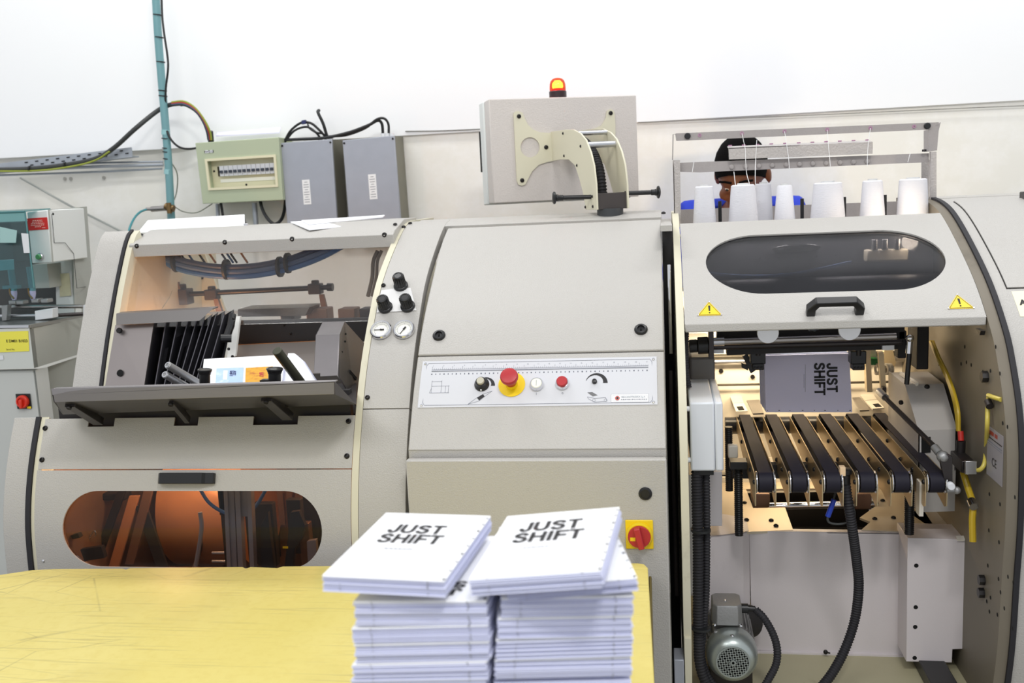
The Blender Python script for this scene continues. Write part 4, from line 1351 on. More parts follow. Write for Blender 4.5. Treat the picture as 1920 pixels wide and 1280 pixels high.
# main switch
Ps = at(1199, 1001, Y=YD)
ms = MB().box(Ps.x - 0.030, Ps.x + 0.030, YD - 0.004, YD, Ps.z - 0.033, Ps.z + 0.033).build('main_switch', yel_pl, cab, bevel=0.002)
MB().lathe([(0.029, 0.004), (0.029, 0.012), (0.0265, 0.016), (0, 0.016)], Ps, (0, -1, 0), 36).build('switch_ring', yel_pl, ms)
MB().lathe([(0.0245, 0.016), (0.0245, 0.020), (0.023, 0.022), (0, 0.022)], Ps, (0, -1, 0), 36).build('switch_disc', red_pl, ms)
dv = V((0.22, 0, -1)).normalized()
MB().obox(Ps + V((0, -0.028, 0)), dv * 0.0235, V((0, 0.008, 0)), V((0.97, 0, 0.22)) * 0.0065).build('switch_grip', red_pl, ms, bevel=0.002)
MB().obox(Ps + V((-0.014, -0.0165, -0.004)), V((0.0055, 0, 0)), V((0, 0.006, 0)), V((0, 0, 0.004))).build('padlock_slot', yel_pl, ms)

# regulator knobs and gauges on the column
tpad = [LX(x, y, 0.0004)[0] for x, y in ((715, 545), (738, 541), (770, 540), (781, 582), (706, 586))]
MB().prism(tpad, LX(740, 560)[1] * 0.0006).build('backing_plate', mat('pad_white', (224, 223, 222), 0.4), cab)
for x, y in ((752, 537), (723, 577), (765, 575)):
    P, n, *_ = LX(x, y, 0.001)
    ax = (n + V((0, 0, 0.0))).normalized()
    kb = MB().lathe([(0.0185, 0), (0.0185, 0.004), (0.017, 0.006), (0.0145, 0.007), (0.0138, 0.035), (0.0125, 0.038), (0.009, 0.039), (0.0085, 0.038), (0, 0.038)], P, ax, 28).build('regulator_knob', black, cab)
    u, v = frame_of(ax)
    m_ = MB()
    for k in range(18):
        a = 2 * pi * k / 18
        d = u * cos(a) + v * sin(a)
        m_.obox(P + ax * 0.022 + d * 0.0143, d * 0.0008, d.cross(ax) * 0.0008, ax * 0.013)
    m_.build('knob_ribs', black, kb, kind='stuff')
for x, y, ang in ((715, 620, 182), (758, 619, 240)):
    P, n, *_ = LX(x, y, 0.001)
    ax = n
    g = MB().lathe([(0.0265, 0), (0.0265, 0.006), (0.0245, 0.0085), (0.0215, 0.0085), (0.0205, 0.005), (0.0205, 0.003)], P, ax, 40).build('pressure_gauge', chrome, cab)
    MB().lathe([(0.0206, 0.003), (0.0, 0.0031)], P, ax, 36).build('dial', mat('dial_white', (238, 237, 228), 0.5), g)
    uu = V((1, 0, 0))
    vv = ax.cross(uu)
    vv = vv if vv.z > 0 else -vv
    d = uu * cos(radians(ang)) + vv * sin(radians(ang))
    m_ = MB().obox(P + ax * 0.0045 + d * 0.006, d * 0.0105, ax.cross(d) * 0.0009, ax * 0.0003).obox(P + ax * 0.0045 - d * 0.004, d * 0.004, ax.cross(d) * 0.0022, ax * 0.0003)
    m_.build('needle', ink, g)
    m_ = MB()
    for k in range(25):
        a = radians(-45 + 270 * k / 24)
        e = uu * cos(a) + vv * sin(a)
        m_.obox(P + ax * 0.0036 + e * 0.0165, e * (0.002 if k % 4 == 0 else 0.001), ax.cross(e) * 0.0003, ax * 0.0002)
    m_.build('dial_ticks', MATS['print_grey'], g, kind='stuff')
    MB().lathe([(0.0022, 0.003), (0.0022, 0.006), (0, 0.006)], P, ax, 12).build('needle_hub', ink, g)

# black gap between cabinet and sewing bay
MB().box(-0.005, 0.021, 2.55, 2.60, 0.1, 1.44).build('gap_cover', darkin, cab)
MB().box(-0.008, 0.020, 2.45, 2.95, 1.438, 1.452).build('gap_top', paint, cab)
MB().cyl((0.010, 2.40, 1.36), (0.010, 2.36, 1.15), 0.004, n=10).build('gap_rod', chrome, cab)
MB().cyl((0.008, 2.30, 1.12), (0.010, 2.22, 0.6), 0.005, n=10).build('gap_rod', dsteel, cab)
shared('screw', SCREW, cab, at(1244, 400, Y=2.66), (0, -0.3, 1), 0.006)
MB().box(0.0, 0.022, 2.10, 2.16, 0.40, 0.50).build('foot_bracket', grey_m, cab, bevel=0.002)

# ================================================================ operator console on its arm
A_ = radians(21)
cu, cn = V((cos(A_), sin(A_), 0)), V((sin(A_), -cos(A_), 0))
p0 = at(916, 186, Y=3.06)
q1 = hitplane(1193, 178, p0, cn)
q2 = hitplane(1198, 372, p0, cn)
q3 = hitplane(927, 377, p0, cn)
wid = (q1 - p0).dot(cu)
zt, zb = (p0.z + q1.z) / 2, (q2.z + q3.z) / 2
console = thing('operator_console', 'beige operator console seen from behind on a curved arm with lit orange beacon', 'console', V((p0.x + 0.25, p0.y, zb - 0.1)))


def K(u, z, n=0.0):
    return V((p0.x, p0.y, 0)) + cu * u + cn * n + V((0, 0, z))


def Kpx(px, py, n=0.0):
    """console-plane coordinates of a pixel"""
    h = hitplane(px, py, V((p0.x, p0.y, p0.z)) + cn * n, cn)
    return (h - V((p0.x, p0.y, 0))).dot(cu), h.z


def Kp(px, py, n=0.0):
    return hitplane(px, py, V((p0.x, p0.y, p0.z)) + cn * n, cn)


MB().loft([[K(0, zb), K(wid, zb), K(wid, zt), K(0, zt)], [K(0, zb, -0.075), K(wid, zb, -0.075), K(wid, zt, -0.075), K(0, zt, -0.075)]]).build('housing', mat('console_paint', (208, 201, 196), 0.38, var=0.04, vs=160, bump=0.5, bs=260), console, bevel=0.003)
MB().loft([[K(-0.004, zb - 0.004, -0.075), K(wid, zb - 0.004, -0.075), K(wid, zt, -0.075), K(-0.004, zt, -0.075)], [K(-0.010, zb - 0.006, -0.115), K(wid, zb - 0.006, -0.115), K(wid, zt - 0.004, -0.115), K(-0.010, zt - 0.004, -0.115)]]).build('front_bezel', mat('bezel_white', (222, 226, 224), 0.4), console, bevel=0.004)
MB().loft([[K(-0.012, zb + 0.10, -0.118), K(0.02, zb + 0.10, -0.118), K(0.02, zt - 0.09, -0.118), K(-0.012, zt - 0.09, -0.118)], [K(-0.012, zb + 0.10, -0.126), K(0.02, zb + 0.10, -0.126), K(0.02, zt - 0.09, -0.126), K(-0.012, zt - 0.09, -0.126)]]).build('front_handle', black, console)
# mounting bracket
bo = [(963, 213), (966, 209), (972, 208), (980, 211), (984, 222), (990, 234), (1000, 243), (1012, 248), (1030, 249), (1036, 248), (1036, 302), (1025, 304), (1010, 309), (998, 321), (990, 336), (985, 346), (978, 348), (972, 346), (969, 338)]
hole_c, hole_r = Kpx(994, 276, 0.006), 0.0305
out3 = [Kp(x, y, 0.006) for x, y in bo]
br = MB()
N = 48
inner = []
outer = []
oc = [((p - V((p0.x, p0.y, 0))).dot(cu), p.z) for p in out3]


def ray_poly(c, a, poly):
    best = None
    d = (cos(a), sin(a))
    for (x0, y0), (x1, y1) in zip(poly, poly[1:] + poly[:1]):
        ex, ey = x1 - x0, y1 - y0
        den = d[0] * ey - d[1] * ex
        if abs(den) < 1e-12:
            continue
        s_ = ((x0 - c[0]) * ey - (y0 - c[1]) * ex) / den
        r_ = ((x0 - c[0]) * d[1] - (y0 - c[1]) * d[0]) / den
        if s_ > 0 and -1e-6 <= r_ <= 1 + 1e-6 and (best is None or s_ > best):
            best = s_
    return best


angs = sorted(set([2 * pi * i / N for i in range(N)] + [math.atan2(y - hole_c[1], x - hole_c[0]) % (2 * pi) for x, y in oc]))
inn = [K(hole_c[0] + cos(a) * hole_r, hole_c[1] + sin(a) * hole_r, 0.006) for a in angs]
outp = []
for a in angs:
    s_ = ray_poly(hole_c, a, oc) or hole_r * 1.2
    outp.append(K(hole_c[0] + cos(a) * s_, hole_c[1] + sin(a) * s_, 0.006))
low = lambda L_: [p - cn * 0.005 for p in L_]
br.loft([inn, outp, low(outp), low(inn), inn], cap0=False, cap1=False)
crm2 = mat('arm_cream', (216, 211, 188), 0.45, var=0.02)
br.build('mounting_bracket', crm2, console)
b2 = [(1110, 243), (1128, 235), (1136, 222), (1138, 208), (1146, 204), (1152, 210), (1154, 232), (1154, 280), (1110, 284)]
MB().prism([Kp(x, y, 0.006) for x, y in b2], cn * -0.005).build('mounting_bracket', crm2, console)
for x, y in ((973, 218), (1024, 276), (979, 338), (1145, 212)):
    shared('screw', SCREW, console, Kp(x, y, 0.006), cn, 0.0068)
# arm side plates: planes at a fixed u, outline picked on the left one
ul = Kpx(1034, 260, 0.006)[0]
ur = ul + 0.088
lo = [(1033, 247), (1060, 243), (1075, 243), (1088, 250), (1098, 262), (1107, 285), (1113, 310), (1117, 345), (1119, 393), (1098, 393), (1094, 365), (1086, 335), (1078, 310), (1066, 299), (1050, 299), (1034, 302)]
pl = V((p0.x, p0.y, 0)) + cu * ul
lo3 = [hitplane(x, y, pl, cu) for x, y in lo]
MB().prism(lo3, cu * 0.005).build('arm_plate', crm2, console, bevel=0.0006)
MB().prism([p + cu * (ur - ul) for p in lo3], cu * 0.005).build('arm_plate', crm2, console, bevel=0.0006)
for x, y in ((1056, 250), (1089, 274), (1058, 292), (1082, 310), (1111, 368), (1098, 388), (1112, 387)):
    shared('screw', SCREW, console, hitplane(x, y, pl, cu), -cu, 0.0042)
for x, y, r in ((1082, 250, 0.0065), (1097, 272, 0.0085)):
    c = hitplane(x, y, pl, cu)
    MB().cyl(c + cu * 0.004, c + cu * (ur - ul), r, n=18).build('spacer_rod', alu, console)
# hose inside the arm
hc = [hitplane(x, y, pl, cu) + cu * 0.044 for x, y in ((1040, 262), (1062, 264), (1080, 282), (1092, 310), (1098, 340), (1102, 385))]
MB().hose(hc, 0.0155, 0.009, 0.16, 16).build('cable_hose', rubber, console)
# block, handles, post
cb = hitplane(1112, 378, pl, cu) + cu * 0.048
MB().obox(cb, cu * 0.044, cn * 0.024, V((0, 0, 0.022))).build('pivot_block', mat('block_dark', (62, 56, 54), 0.55), console, bevel=0.001)
MB().cyl(cb + V((0, 0, -0.02)), cb + V((0, 0, -0.105)), 0.036, n=28).build('post', mat('post_dark', (66, 68, 70), 0.4, 0.3), console)
MB().ring(cb + V((0.012, 0.012, -0.085)), (0, 0, 1), 0.036, 0.046, 0, 0.03, 28).build('post_collar', white_pl, console)
for s, pa, pb in ((-1, (1108, 369), (1036, 371)), (1, (1178, 362), (1237, 360))):
    a_ = at(pa[0], pa[1], Y=cb.y - 0.0)
    b_ = at(pb[0], pb[1], Y=cb.y + s * 0.02)
    d = (b_ - a_).normalized()
    L = (b_ - a_).length
    MB().lathe([(0.0062, -0.01), (0.0062, L * 0.72), (0.008, L * 0.73), (0.008, L * 0.84), (0.0095, L * 0.86), (0.0095, L * 0.9), (0.0165, L * 0.93), (0.0175, L * 0.97), (0.013, L * 1.0), (0, L * 1.01)], a_, d, 22).build('handle', black, console)
# beacon
bc = K(*[Kpx(1046, 178, -0.035)[0], zt, -0.035])
MB().lathe([(0.0275, -0.002), (0.0275, 0.020), (0.026, 0.022), (0, 0.022)], bc, (0, 0, 1), 32).build('beacon_base', mat('beacon_base_m', (46, 26, 30), 0.35), console)
dome = MB().lathe([(0.0255, 0.022), (0.0255, 0.034), (0.0245, 0.044), (0.0215, 0.053), (0.016, 0.059), (0.008, 0.062), (0, 0.063)], bc, (0, 0, 1), 32)
rd = glassy('beacon_red', (1.0, 0.30, 0.08), 0.0, 0.05, 0.04, 0.6)
dome.build('beacon_dome', rd, console)
MB().lathe([(0.013, 0.024), (0.017, 0.036), (0.016, 0.046), (0.008, 0.054), (0, 0.055)], bc, (0, 0, 1), 20).build('beacon_lamp', emit('beacon_glow', (255, 206, 90), 14.0), console)
MB().lathe([(0.021, 0.0225), (0.019, 0.030), (0.0, 0.030)], bc, (0, 0, 1), 24).build('reflector', mat('reflector_red', (200, 40, 30), 0.3), console)
point('beacon_light', bc + V((0, 0, 0.0585)), 0.25, (1, 0.35, 0.12), 0.003)

# ================================================================ sewing bay (right)
def RX(px, py, off=0.0):
    x, tt = PR.hit(px, py)
    return PR.P(x, tt, off), PR.N(tt), x, tt


bay = thing('sewing_unit', 'right beige sewing unit of the machine with open lit bay and conveyor belts', 'machine', (0.37, 2.5, 0.0))
LX0, LX1 = 0.023, 0.040
MB().prism([V((LX0, p.y, p.z)) for p in plate_sec(PR, 0.10, PR.L[-1] - 0.15, 3.05, 0.30)], (LX1 - LX0, 0, 0)).build('side_plate', cream, bay)
MB().box(0.024, 0.038, 2.10, 2.14, 0.10, 0.55).build('plate_foot', cream, bay)
RX0, RX1 = 0.684, 0.7065
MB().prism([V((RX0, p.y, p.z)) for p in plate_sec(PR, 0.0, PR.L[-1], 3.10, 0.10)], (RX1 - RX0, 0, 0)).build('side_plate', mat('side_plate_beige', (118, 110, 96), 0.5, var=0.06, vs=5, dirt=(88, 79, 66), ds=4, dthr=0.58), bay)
slab(MB(), PR, RX1 + 0.0003, RX1 + 0.0115, 0.0, PR.L[-1], -0.02, 0.0055).build('rubber_seal', rubber, bay)
HX0, HX1 = RX1 + 0.012, 1.38
slab(MB(), PR, HX0, HX1, 0.0, PR.L[-1], -0.03, 0.0).build('end_hood', paint, bay)
MB().box(HX0, HX1, 2.81, 3.05, 0.1, 1.48).build('hood_back', paint, bay)
d0, d1 = RX(1888, 540)[2], PR.hit(1900, 540)[1]
dt0 = PR.hit(1800, 378)[1]
m_ = MB()
slab(m_, PR, d0, HX1, max(0.02, dt0), d1, -0.0, 0.0032)
m_.build('hood_door', paint, bay, bevel=0.001)
slab(MB(), PR, d0 - 0.0022, HX1, max(0.015, dt0 - 0.002), d1 + 0.0022, -0.001, 0.0006).build('door_gap', mat('gap_black', (40, 38, 36), 0.8), bay)
P, n, x, tt = RX(1921, 575)
lbl = slab(MB(), PR, RX(1905, 570)[2], RX(1905, 570)[2] + 0.10, PR.hit(1905, 546)[1], PR.hit(1905, 594)[1], 0.0, 0.0008).build('paper_label', mat('label_cream', (238, 236, 206), 0.6), bay)
vN = n.cross(V((1, 0, 0)))
vN = vN if vN.z > 0 else -vN
put_text('lettering', 'A', 0.022, ink, lbl, RX(1918, 568, 0.001)[0], V((1, 0, 0)), vN, bold=0.0008)
MB().box(*([RX(1922, 372)[2] - 0.012, RX(1922, 372)[2] + 0.05, 2.70, 2.74, 1.466, 1.49])).build('hood_hinge', black, bay, bevel=0.003)

# cover with its window
CX0_, CX1_ = 0.0415, 0.682
ct0, ct1 = PR.hit(1500, 412)[1], PR.hit(1560, 603)[1]
w0, w1 = PR.hit(1323, 490)[0], PR.hit(1771, 482)[0]
wt0, wt1 = PR.hit(1550, 437)[1], PR.hit(1550, 549)[1]
win = stadium((w0 + w1) / 2, (wt0 + wt1) / 2, (w1 - w0) / 2, (wt1 - wt0) / 2, 96)
OC = 0.003
holed_sheet(MB(), PR, CX0_, CX1_, ct0, ct1, win, -0.003, OC).build('cover', paint, bay)
e = PR.P(0, ct1, OC)
MB().box(CX0_, CX1_, e.y - 0.0005, e.y + 0.02, e.z - 0.0185, e.z + 0.0015).build('cover_lip', paint, bay, bevel=0.003)
disc_sheet(MB(), PR, win, -0.001).build('cover_window', smoke_glass, bay)
P, n, hx, ht_ = RX(1563, 588, OC)
hx0, hx1 = RX(1511, 590)[2], RX(1619, 590)[2]
vC = n.cross(V((1, 0, 0)))
vC = vC if vC.z > 0 else -vC
hw = (hx1 - hx0) / 2
hc_ = P.copy()
hc_.x = (hx0 + hx1) / 2
so = [(-hw, 0), (-hw, 0.020), (-hw + 0.018, 0.042), (hw - 0.018, 0.042), (hw, 0.020), (hw, 0), (hw - 0.019, 0), (hw - 0.019, 0.018), (hw - 0.026, 0.029), (-hw + 0.026, 0.029), (-hw + 0.019, 0.018), (-hw + 0.019, 0)]
MB().prism([hc_ + V((1, 0, 0)) * a + n * b - vC * 0.010 for a, b in so], vC * 0.020).build('cover_handle', black, bay, bevel=0.002)
for x, y in ((1330, 581), (1798, 568)):
    P, n, xx, t2 = RX(x, y, OC + 0.0003)
    s = 0.0275
    v2 = n.cross(V((1, 0, 0)))
    v2 = v2 if v2.z > 0 else -v2
    tri = [P + v2 * s * 0.85, P + V((s, 0, 0)) - v2 * s * 0.75, P + V((-s, 0, 0)) - v2 * s * 0.75]
    ws = MB().prism(tri, n * 0.0008).build('warning_sign', yel_pl, bay)
    m_ = MB()
    for a, b in ((0, 1), (1, 2), (2, 0)):
        c = (tri[0] + tri[1] + tri[2]) / 3
        m_.cyl(c.lerp(tri[a], 0.86) + n * 0.0009, c.lerp(tri[b], 0.86) + n * 0.0009, 0.0005, n=4)
    m_.build('sign_border', ink, ws)
    m_ = MB().prism([P + V((dx, 0, 0)) + v2 * dz for dx, dz in ((-0.0025, 0.010), (0.0025, 0.010), (0.0016, -0.007), (-0.0016, -0.007))], n * 0.0012)
    m_.lathe([(0.0019, 0), (0.0019, 0.0012), (0, 0.0012)], P - v2 * 0.0125, n, 12)
    m_.build('exclamation_mark', ink, ws)
    for p in tri:
        shared('rivet', CHSCREW, ws, p.lerp(P, 0.06) + n * 0.0008, n, 0.0019)

# inside the upper part, seen through the smoked window
drk = mat('drum_dark', (70, 70, 74), 0.45, 0.4, var=0.15, vs=8, stretch=(0.5, 5, 5))
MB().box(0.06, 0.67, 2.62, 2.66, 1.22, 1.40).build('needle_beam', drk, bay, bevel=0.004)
MB().cyl((0.07, 2.50, 1.255), (0.66, 2.50, 1.255), 0.055, n=36).build('transport_roller', mat('roller_dark', (58, 58, 62), 0.35, 0.5, var=0.1), bay)
MB().box(0.06, 0.67, 2.78, 2.80, 1.20, 1.42).build('rear_screen', mat('screen_grey', (150, 150, 152), 0.5), bay)
MB().box(0.50, 0.60, 2.58, 2.62, 1.335, 1.365).build('needle_head', mat('head_cream', (226, 214, 190), 0.5), bay, bevel=0.004)
for x in (0.52, 0.545, 0.575):
    MB().cyl((x, 2.585, 1.365), (x, 2.585, 1.39), 0.008, n=12).build('thread_tension', steel, bay)
MB().tube(catmull([(0.09, 2.56, 1.325), (0.2, 2.555, 1.312), (0.32, 2.555, 1.314), (0.46, 2.56, 1.338)], 8), 0.004, 8).build('air_tube', blue_hose, bay)
MB().box(0.055, 0.085, 2.58, 2.62, 1.335, 1.37).build('valve_block', mat('valve_rose', (180, 140, 136), 0.5), bay)
for k in range(9):
    shared('rivet', CHSCREW, bay, (0.15 + k * 0.047, 2.618, 1.352), (0, -1, 0.2), 0.003)
MB().lathe([(0.055, 0), (0.06, 0.004), (0.05, 0.008), (0, 0.008)], (0.33, 2.58, 1.372), (0, 0.2, 1), 32).build('thread_plate', dsteel, bay)

# lit back wall of the bay
bk = mat('bay_back_white', (222, 216, 204), 0.45, var=0.03)
MB().box(0.045, 0.684, 3.00, 3.02, 0.66, 1.23).build('bay_back', bk, bay)
MB().box(0.041, 0.048, 2.45, 3.0, 0.66, 1.22).build('bay_inner_wall', paint2, bay)
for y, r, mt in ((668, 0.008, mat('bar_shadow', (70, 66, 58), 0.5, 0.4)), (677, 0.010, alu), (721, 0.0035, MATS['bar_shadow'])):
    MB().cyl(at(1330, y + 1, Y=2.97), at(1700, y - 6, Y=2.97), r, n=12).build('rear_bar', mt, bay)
for x, y in ((1352, 695), (1411, 706)):
    shared('bolt', BOLT, bay, at(x, y, Y=2.998), (0, -1, 0), 0.007)
# left housing, bearing, hose
MB().box(at(1293, 700, Y=2.50).x, at(1340, 700, Y=2.50).x, 2.48, 2.90, at(1315, 726, Y=2.5).z, at(1315, 670, Y=2.48).z).build('gear_housing', mat('housing_grey', (128, 126, 124), 0.5, 0.2, var=0.08), bay, bevel=0.006)
MB().cyl(at(1308, 648, Y=2.40), at(1328, 647, Y=2.40), 0.021, n=24).cyl(at(1292, 649, Y=2.40), at(1308, 648, Y=2.40), 0.016, n=24).build('bearing', black, bay, bevel=0.002)
MB().obox(at(1333, 645, Y=2.40), V((0.006, 0, 0)), V((0, 0.02, 0)), V((0, 0, 0.032))).build('bearing_plate', dsteel, bay, bevel=0.001)
MB().hose([at(1287, 620, Y=2.30), at(1286, 660, Y=2.30), at(1288, 700, Y=2.30), at(1292, 726, Y=2.30)], 0.0065, 0.006).build('cable_hose', rubber, bay)
# shafts, beam, discs
MB().cyl(at(1336, 641, Y=2.40), at(1680, 630, Y=2.40), 0.0085, n=20).build('drive_shaft', steel, bay)
MB().cyl(at(1336, 650, Y=2.42), at(1690, 641, Y=2.42), 0.0075, n=20).build('second_shaft', dsteel, bay)
MB().obox((at(1362, 658, Y=2.45) + at(1690, 646, Y=2.45)) / 2, (at(1690, 646, Y=2.45) - at(1362, 658, Y=2.45)) / 2, V((0, 0.02, 0)), V((0, 0, 0.007))).build('clamp_beam', darkin, bay)
MB().cyl(at(1338, 640.5, Y=2.395), at(1358, 640, Y=2.395), 0.0105, n=20).build('shaft_collar', alu, bay)
for x, y in ((1440, 624), (1593, 618)):
    c = at(x, y, Y=2.31)
    dk = MB().lathe([(0, 0.05), (0.010, 0.05), (0.010, 0.006), (0.0245, 0.006), (0.0245, 0.0), (0.0235, -0.0012), (0.0, -0.0012)], c, (0, 1, 0), 44).build('adjusting_disc', mat('disc_alu', (232, 233, 236), 0.35, 0.55, var=0.05, vs=40), bay)
MB().box(at(1345, 615, Y=2.44).x, at(1700, 615, Y=2.44).x, 2.46, 2.50, 1.158, 1.26).build('upper_beam', darkin, bay)
MB().hose([at(1504, 600, Y=2.36), at(1524, 612, Y=2.35), at(1544, 600, Y=2.36)], 0.012, 0.006).build('cable_hose', mat('hose_slate', (66, 76, 88), 0.5), bay)
MB().box(at(1338, 660, Y=2.43).x, at(1357, 660, Y=2.43).x, 2.42, 2.44, at(1347, 661, Y=2.43).z, at(1347, 652, Y=2.43).z).build('sensor', white_pl, bay)
MB().box(at(1653, 650, Y=2.43).x, at(1675, 650, Y=2.43).x, 2.42, 2.45, at(1664, 655, Y=2.43).z, at(1664, 644, Y=2.43).z).build('sensor', white_pl, bay)
# clamp heads beside the book
for x, s in ((1420, -1), (1607, 1)):
    c = at(x, 668, Y=2.46)
    MB().obox(c, V((0.018, 0, 0)), V((0, 0.02, 0)), V((0, 0, 0.016))).obox(c + V((0, -0.005, -0.022)), V((0.014, 0, 0)), V((0, 0.018, 0)), V((0, 0, 0.008))).build('clamp_head', black, bay, bevel=0.002)
    for k in (-1, 0, 1):
        shared('bolt', BOLT, bay, c + V((0.008 * k, -0.024, -0.024)), (0, -1, 0), 0.0032)
    MB().cyl(c + V((0, -0.018, 0.006)), c + V((0, -0.022, 0.03)), 0.006, n=12).build('clamp_pin', dsteel, bay)
MB().obox(at(1404, 680, Y=2.52), V((0.010, 0, -0.022)), V((0, 0.01, 0)), V((0.006, 0, 0.004))).obox(at(1396, 686, Y=2.52), V((0.008, 0, -0.004)), V((0, 0.01, 0)), V((0, 0, 0.006))).build('gripper_arm', black, bay, bevel=0.001)
m_ = MB().obox((at(1432, 655, Y=2.53) + at(1592, 650, Y=2.53)) / 2, (at(1592, 650, Y=2.53) - at(1432, 655, Y=2.53)) / 2, V((0, 0.006, 0)), V((0, 0, 0.0085)))
m_.build('needle_bar', dsteel, bay)
for x, y in ((1452, 655), (1502, 654), (1552, 652)):
    MB().obox(at(x, y, Y=2.522), V((0.004, 0, 0)), V((0, 0.003, 0)), V((0, 0, 0.0045))).build('bar_clip', black, bay)

# the book being sewn
bk0 = [at(1433, 666, Y=2.56), at(1592, 662, Y=2.56), at(1598, 772, Y=2.56), at(1436, 772, Y=2.56)]
sb = thing('sewn_book', 'half sewn book with JUST SHIFT title page standing upright under the needle bar', 'book', bk0[3] + V((0.1, 0.02, 0)))
for k in range(7):
    j = V((-0.0016 * k + random.uniform(-.0006, .0006), 0.0065 * k, random.uniform(-.001, .001) + 0.002 * k))
    MB().prism([p + j for p in bk0], (0, 0.0058, 0.001)).build('signature', mat('page_lavender', (232, 228, 250), 0.75) if k == 0 else paper_edge, sb)  # front page is white paper with its lavender shade put into the colour
uu = (bk0[1] - bk0[0]).normalized()
vv = (bk0[0] - bk0[3]).normalized()
tl_, tr_, bl_ = at(1570, 679, Y=2.559), at(1570, 740, Y=2.559), at(1526, 679, Y=2.559)
fit_title('printed_title', sb, tl_, -vv, uu, (tr_ - tl_).length, (bl_ - tl_).length)
m_ = MB()
for k in range(26):
    q = at(1510, 684 + k * 2, Y=2.5592)
    m_.obox(q, uu * 0.0005, V((0, 0.0002, 0)), vv * 0.0009)
    if 8 < k < 22:
        m_.obox(q - uu * 0.0034, uu * 0.0005, V((0, 0.0002, 0)), vv * 0.0009)
m_.build('small_print', grey_ink, sb, smooth=False, kind='stuff')
for k, x in enumerate((1439, 1461, 1481, 1505, 1527, 1547, 1571, 1594)):
    MB().obox(at(x, 769, Y=2.559), uu * (0.0018 if k % 2 else 0.001), V((0, 0.0004, 0)), vv * 0.0009).build('collating_mark', ink, sb)

# right-hand mechanism behind the belts
lit = mat('part_cream', (214, 196, 160), 0.4, 0.2)
grn = mat('part_green', (30, 130, 62), 0.45)
MB().prism([at(x, y, Y=2.70) for x, y in ((1622, 655), (1632, 655), (1636, 735), (1626, 735))], (0, 0.03, 0)).build('guide_post', lit, bay)
MB().prism([at(x, y, Y=2.72) for x, y in ((1632, 672), (1645, 672), (1646, 684), (1633, 684))], (0, 0.02, 0)).build('green_block', grn, bay)
MB().prism([at(x, y, Y=2.74) for x, y in ((1626, 652), (1641, 651), (1645, 672), (1630, 673))], (0, 0.02, 0)).build('bright_plate', bk, bay)
MB().prism([at(x, y, Y=2.66) for x, y in ((1647, 660), (1657, 660), (1662, 730), (1652, 730))], (0, 0.015, 0)).build('lever', lit, bay)
for x in (1645, 1662, 1668):
    MB().ring(at(x, 692, Y=2.72), (1, 0.35, 0), 0.010, 0.016, -0.004, 0.004, 20).build('white_roll', bk, bay)
MB().prism([at(x, y, Y=2.80) for x, y in ((1658, 656), (1674, 656), (1680, 680), (1672, 700), (1655, 690))], (0, 0.02, 0)).build('cam_plate', lit, bay)
MB().prism([at(x, y, Y=2.62) for x, y in ((1655, 726), (1662, 726), (1662, 745), (1652, 745))], (0, 0.02, 0)).build('link_block', dsteel, bay)
m_ = MB().box(at(1684, 640, Y=2.46).x, at(1700, 640, Y=2.46).x, 2.46, 2.50, at(1690, 672, Y=2.46).z, at(1690, 620, Y=2.46).z)
m_.box(at(1716, 640, Y=2.52).x, at(1738, 640, Y=2.52).x, 2.50, 2.60, at(1726, 690, Y=2.52).z, 1.22)
m_.build('support_column', darkin, bay, bevel=0.003)
a, b = at(1707, 628, Y=2.38), at(1700, 720, Y=2.38)
MB().cyl(at(1705, 660, Y=2.38), b, 0.0058, n=14).build('vertical_rod', black, bay)
MB().cyl(at(1706, 633, Y=2.38), at(1704, 662, Y=2.38), 0.0075, n=14).ball(at(1706, 634, Y=2.378), 0.0095, 14).build('ball_joint', chrome, bay)
# painted housing with slanting face
hp = mat('housing_paint', (182, 178, 174), 0.45, var=0.04, bump=0.1)
hf = [at(1697, 721, Y=2.50), at(1769, 719, Y=2.50), at(1794, 804, Y=2.38), at(1722, 807, Y=2.38)]
tb = [at(1669, 698, Y=2.68), at(1740, 696, Y=2.70)]
lo_ = [at(1721, 960, Y=2.38), at(1790, 958, Y=2.38)]
m_ = MB()
m_.prism(hf, (0, 0.004, 0))
m_.prism([hf[3], hf[2], lo_[1], lo_[0]], (0, 0.004, 0))
m_.prism([tb[0], tb[1], hf[1], hf[0]], (0, 0, -0.003))
yb = 2.70
m_.prism([hf[0], hf[3], lo_[0], V((lo_[0].x, yb, lo_[0].z)), V((tb[0].x, yb, tb[0].z))], (0.003, 0, 0))
m_.prism([hf[1], hf[2], lo_[1], V((lo_[1].x, yb, lo_[1].z)), V((tb[1].x, yb, tb[1].z))], (-0.003, 0, 0))
m_.build('thread_housing', hp, bay)
MB().prism([at(1686, 702, Y=2.62), at(1690, 702, Y=2.62), at(1722, 722, Y=2.495), at(1717, 725, Y=2.495)], (0, 0, 0.008)).build('white_edge', bk, bay)
shared('screw', SCREW, bay, at(1738, 725, Y=2.492), (0, -0.9, 0.4), 0.0065)
shared('bolt', BOLT, bay, at(1691, 754, Y=2.50), (-1, -0.5, 0), 0.006)
MB().prism([at(1728, 820, Y=2.378), at(1745, 819, Y=2.378), at(1745, 848, Y=2.378), at(1728, 849, Y=2.378)], (0, 0.002, 0)).build('slot', MATS['hole_black'], bay)
MB().box(at(1722, 900, Y=2.26).x - 0.002, at(1728, 900, Y=2.26).x, 2.24, 2.27, at(1724, 965, Y=2.25).z, at(1724, 902, Y=2.25).z).build('guard_strip', bk, bay)

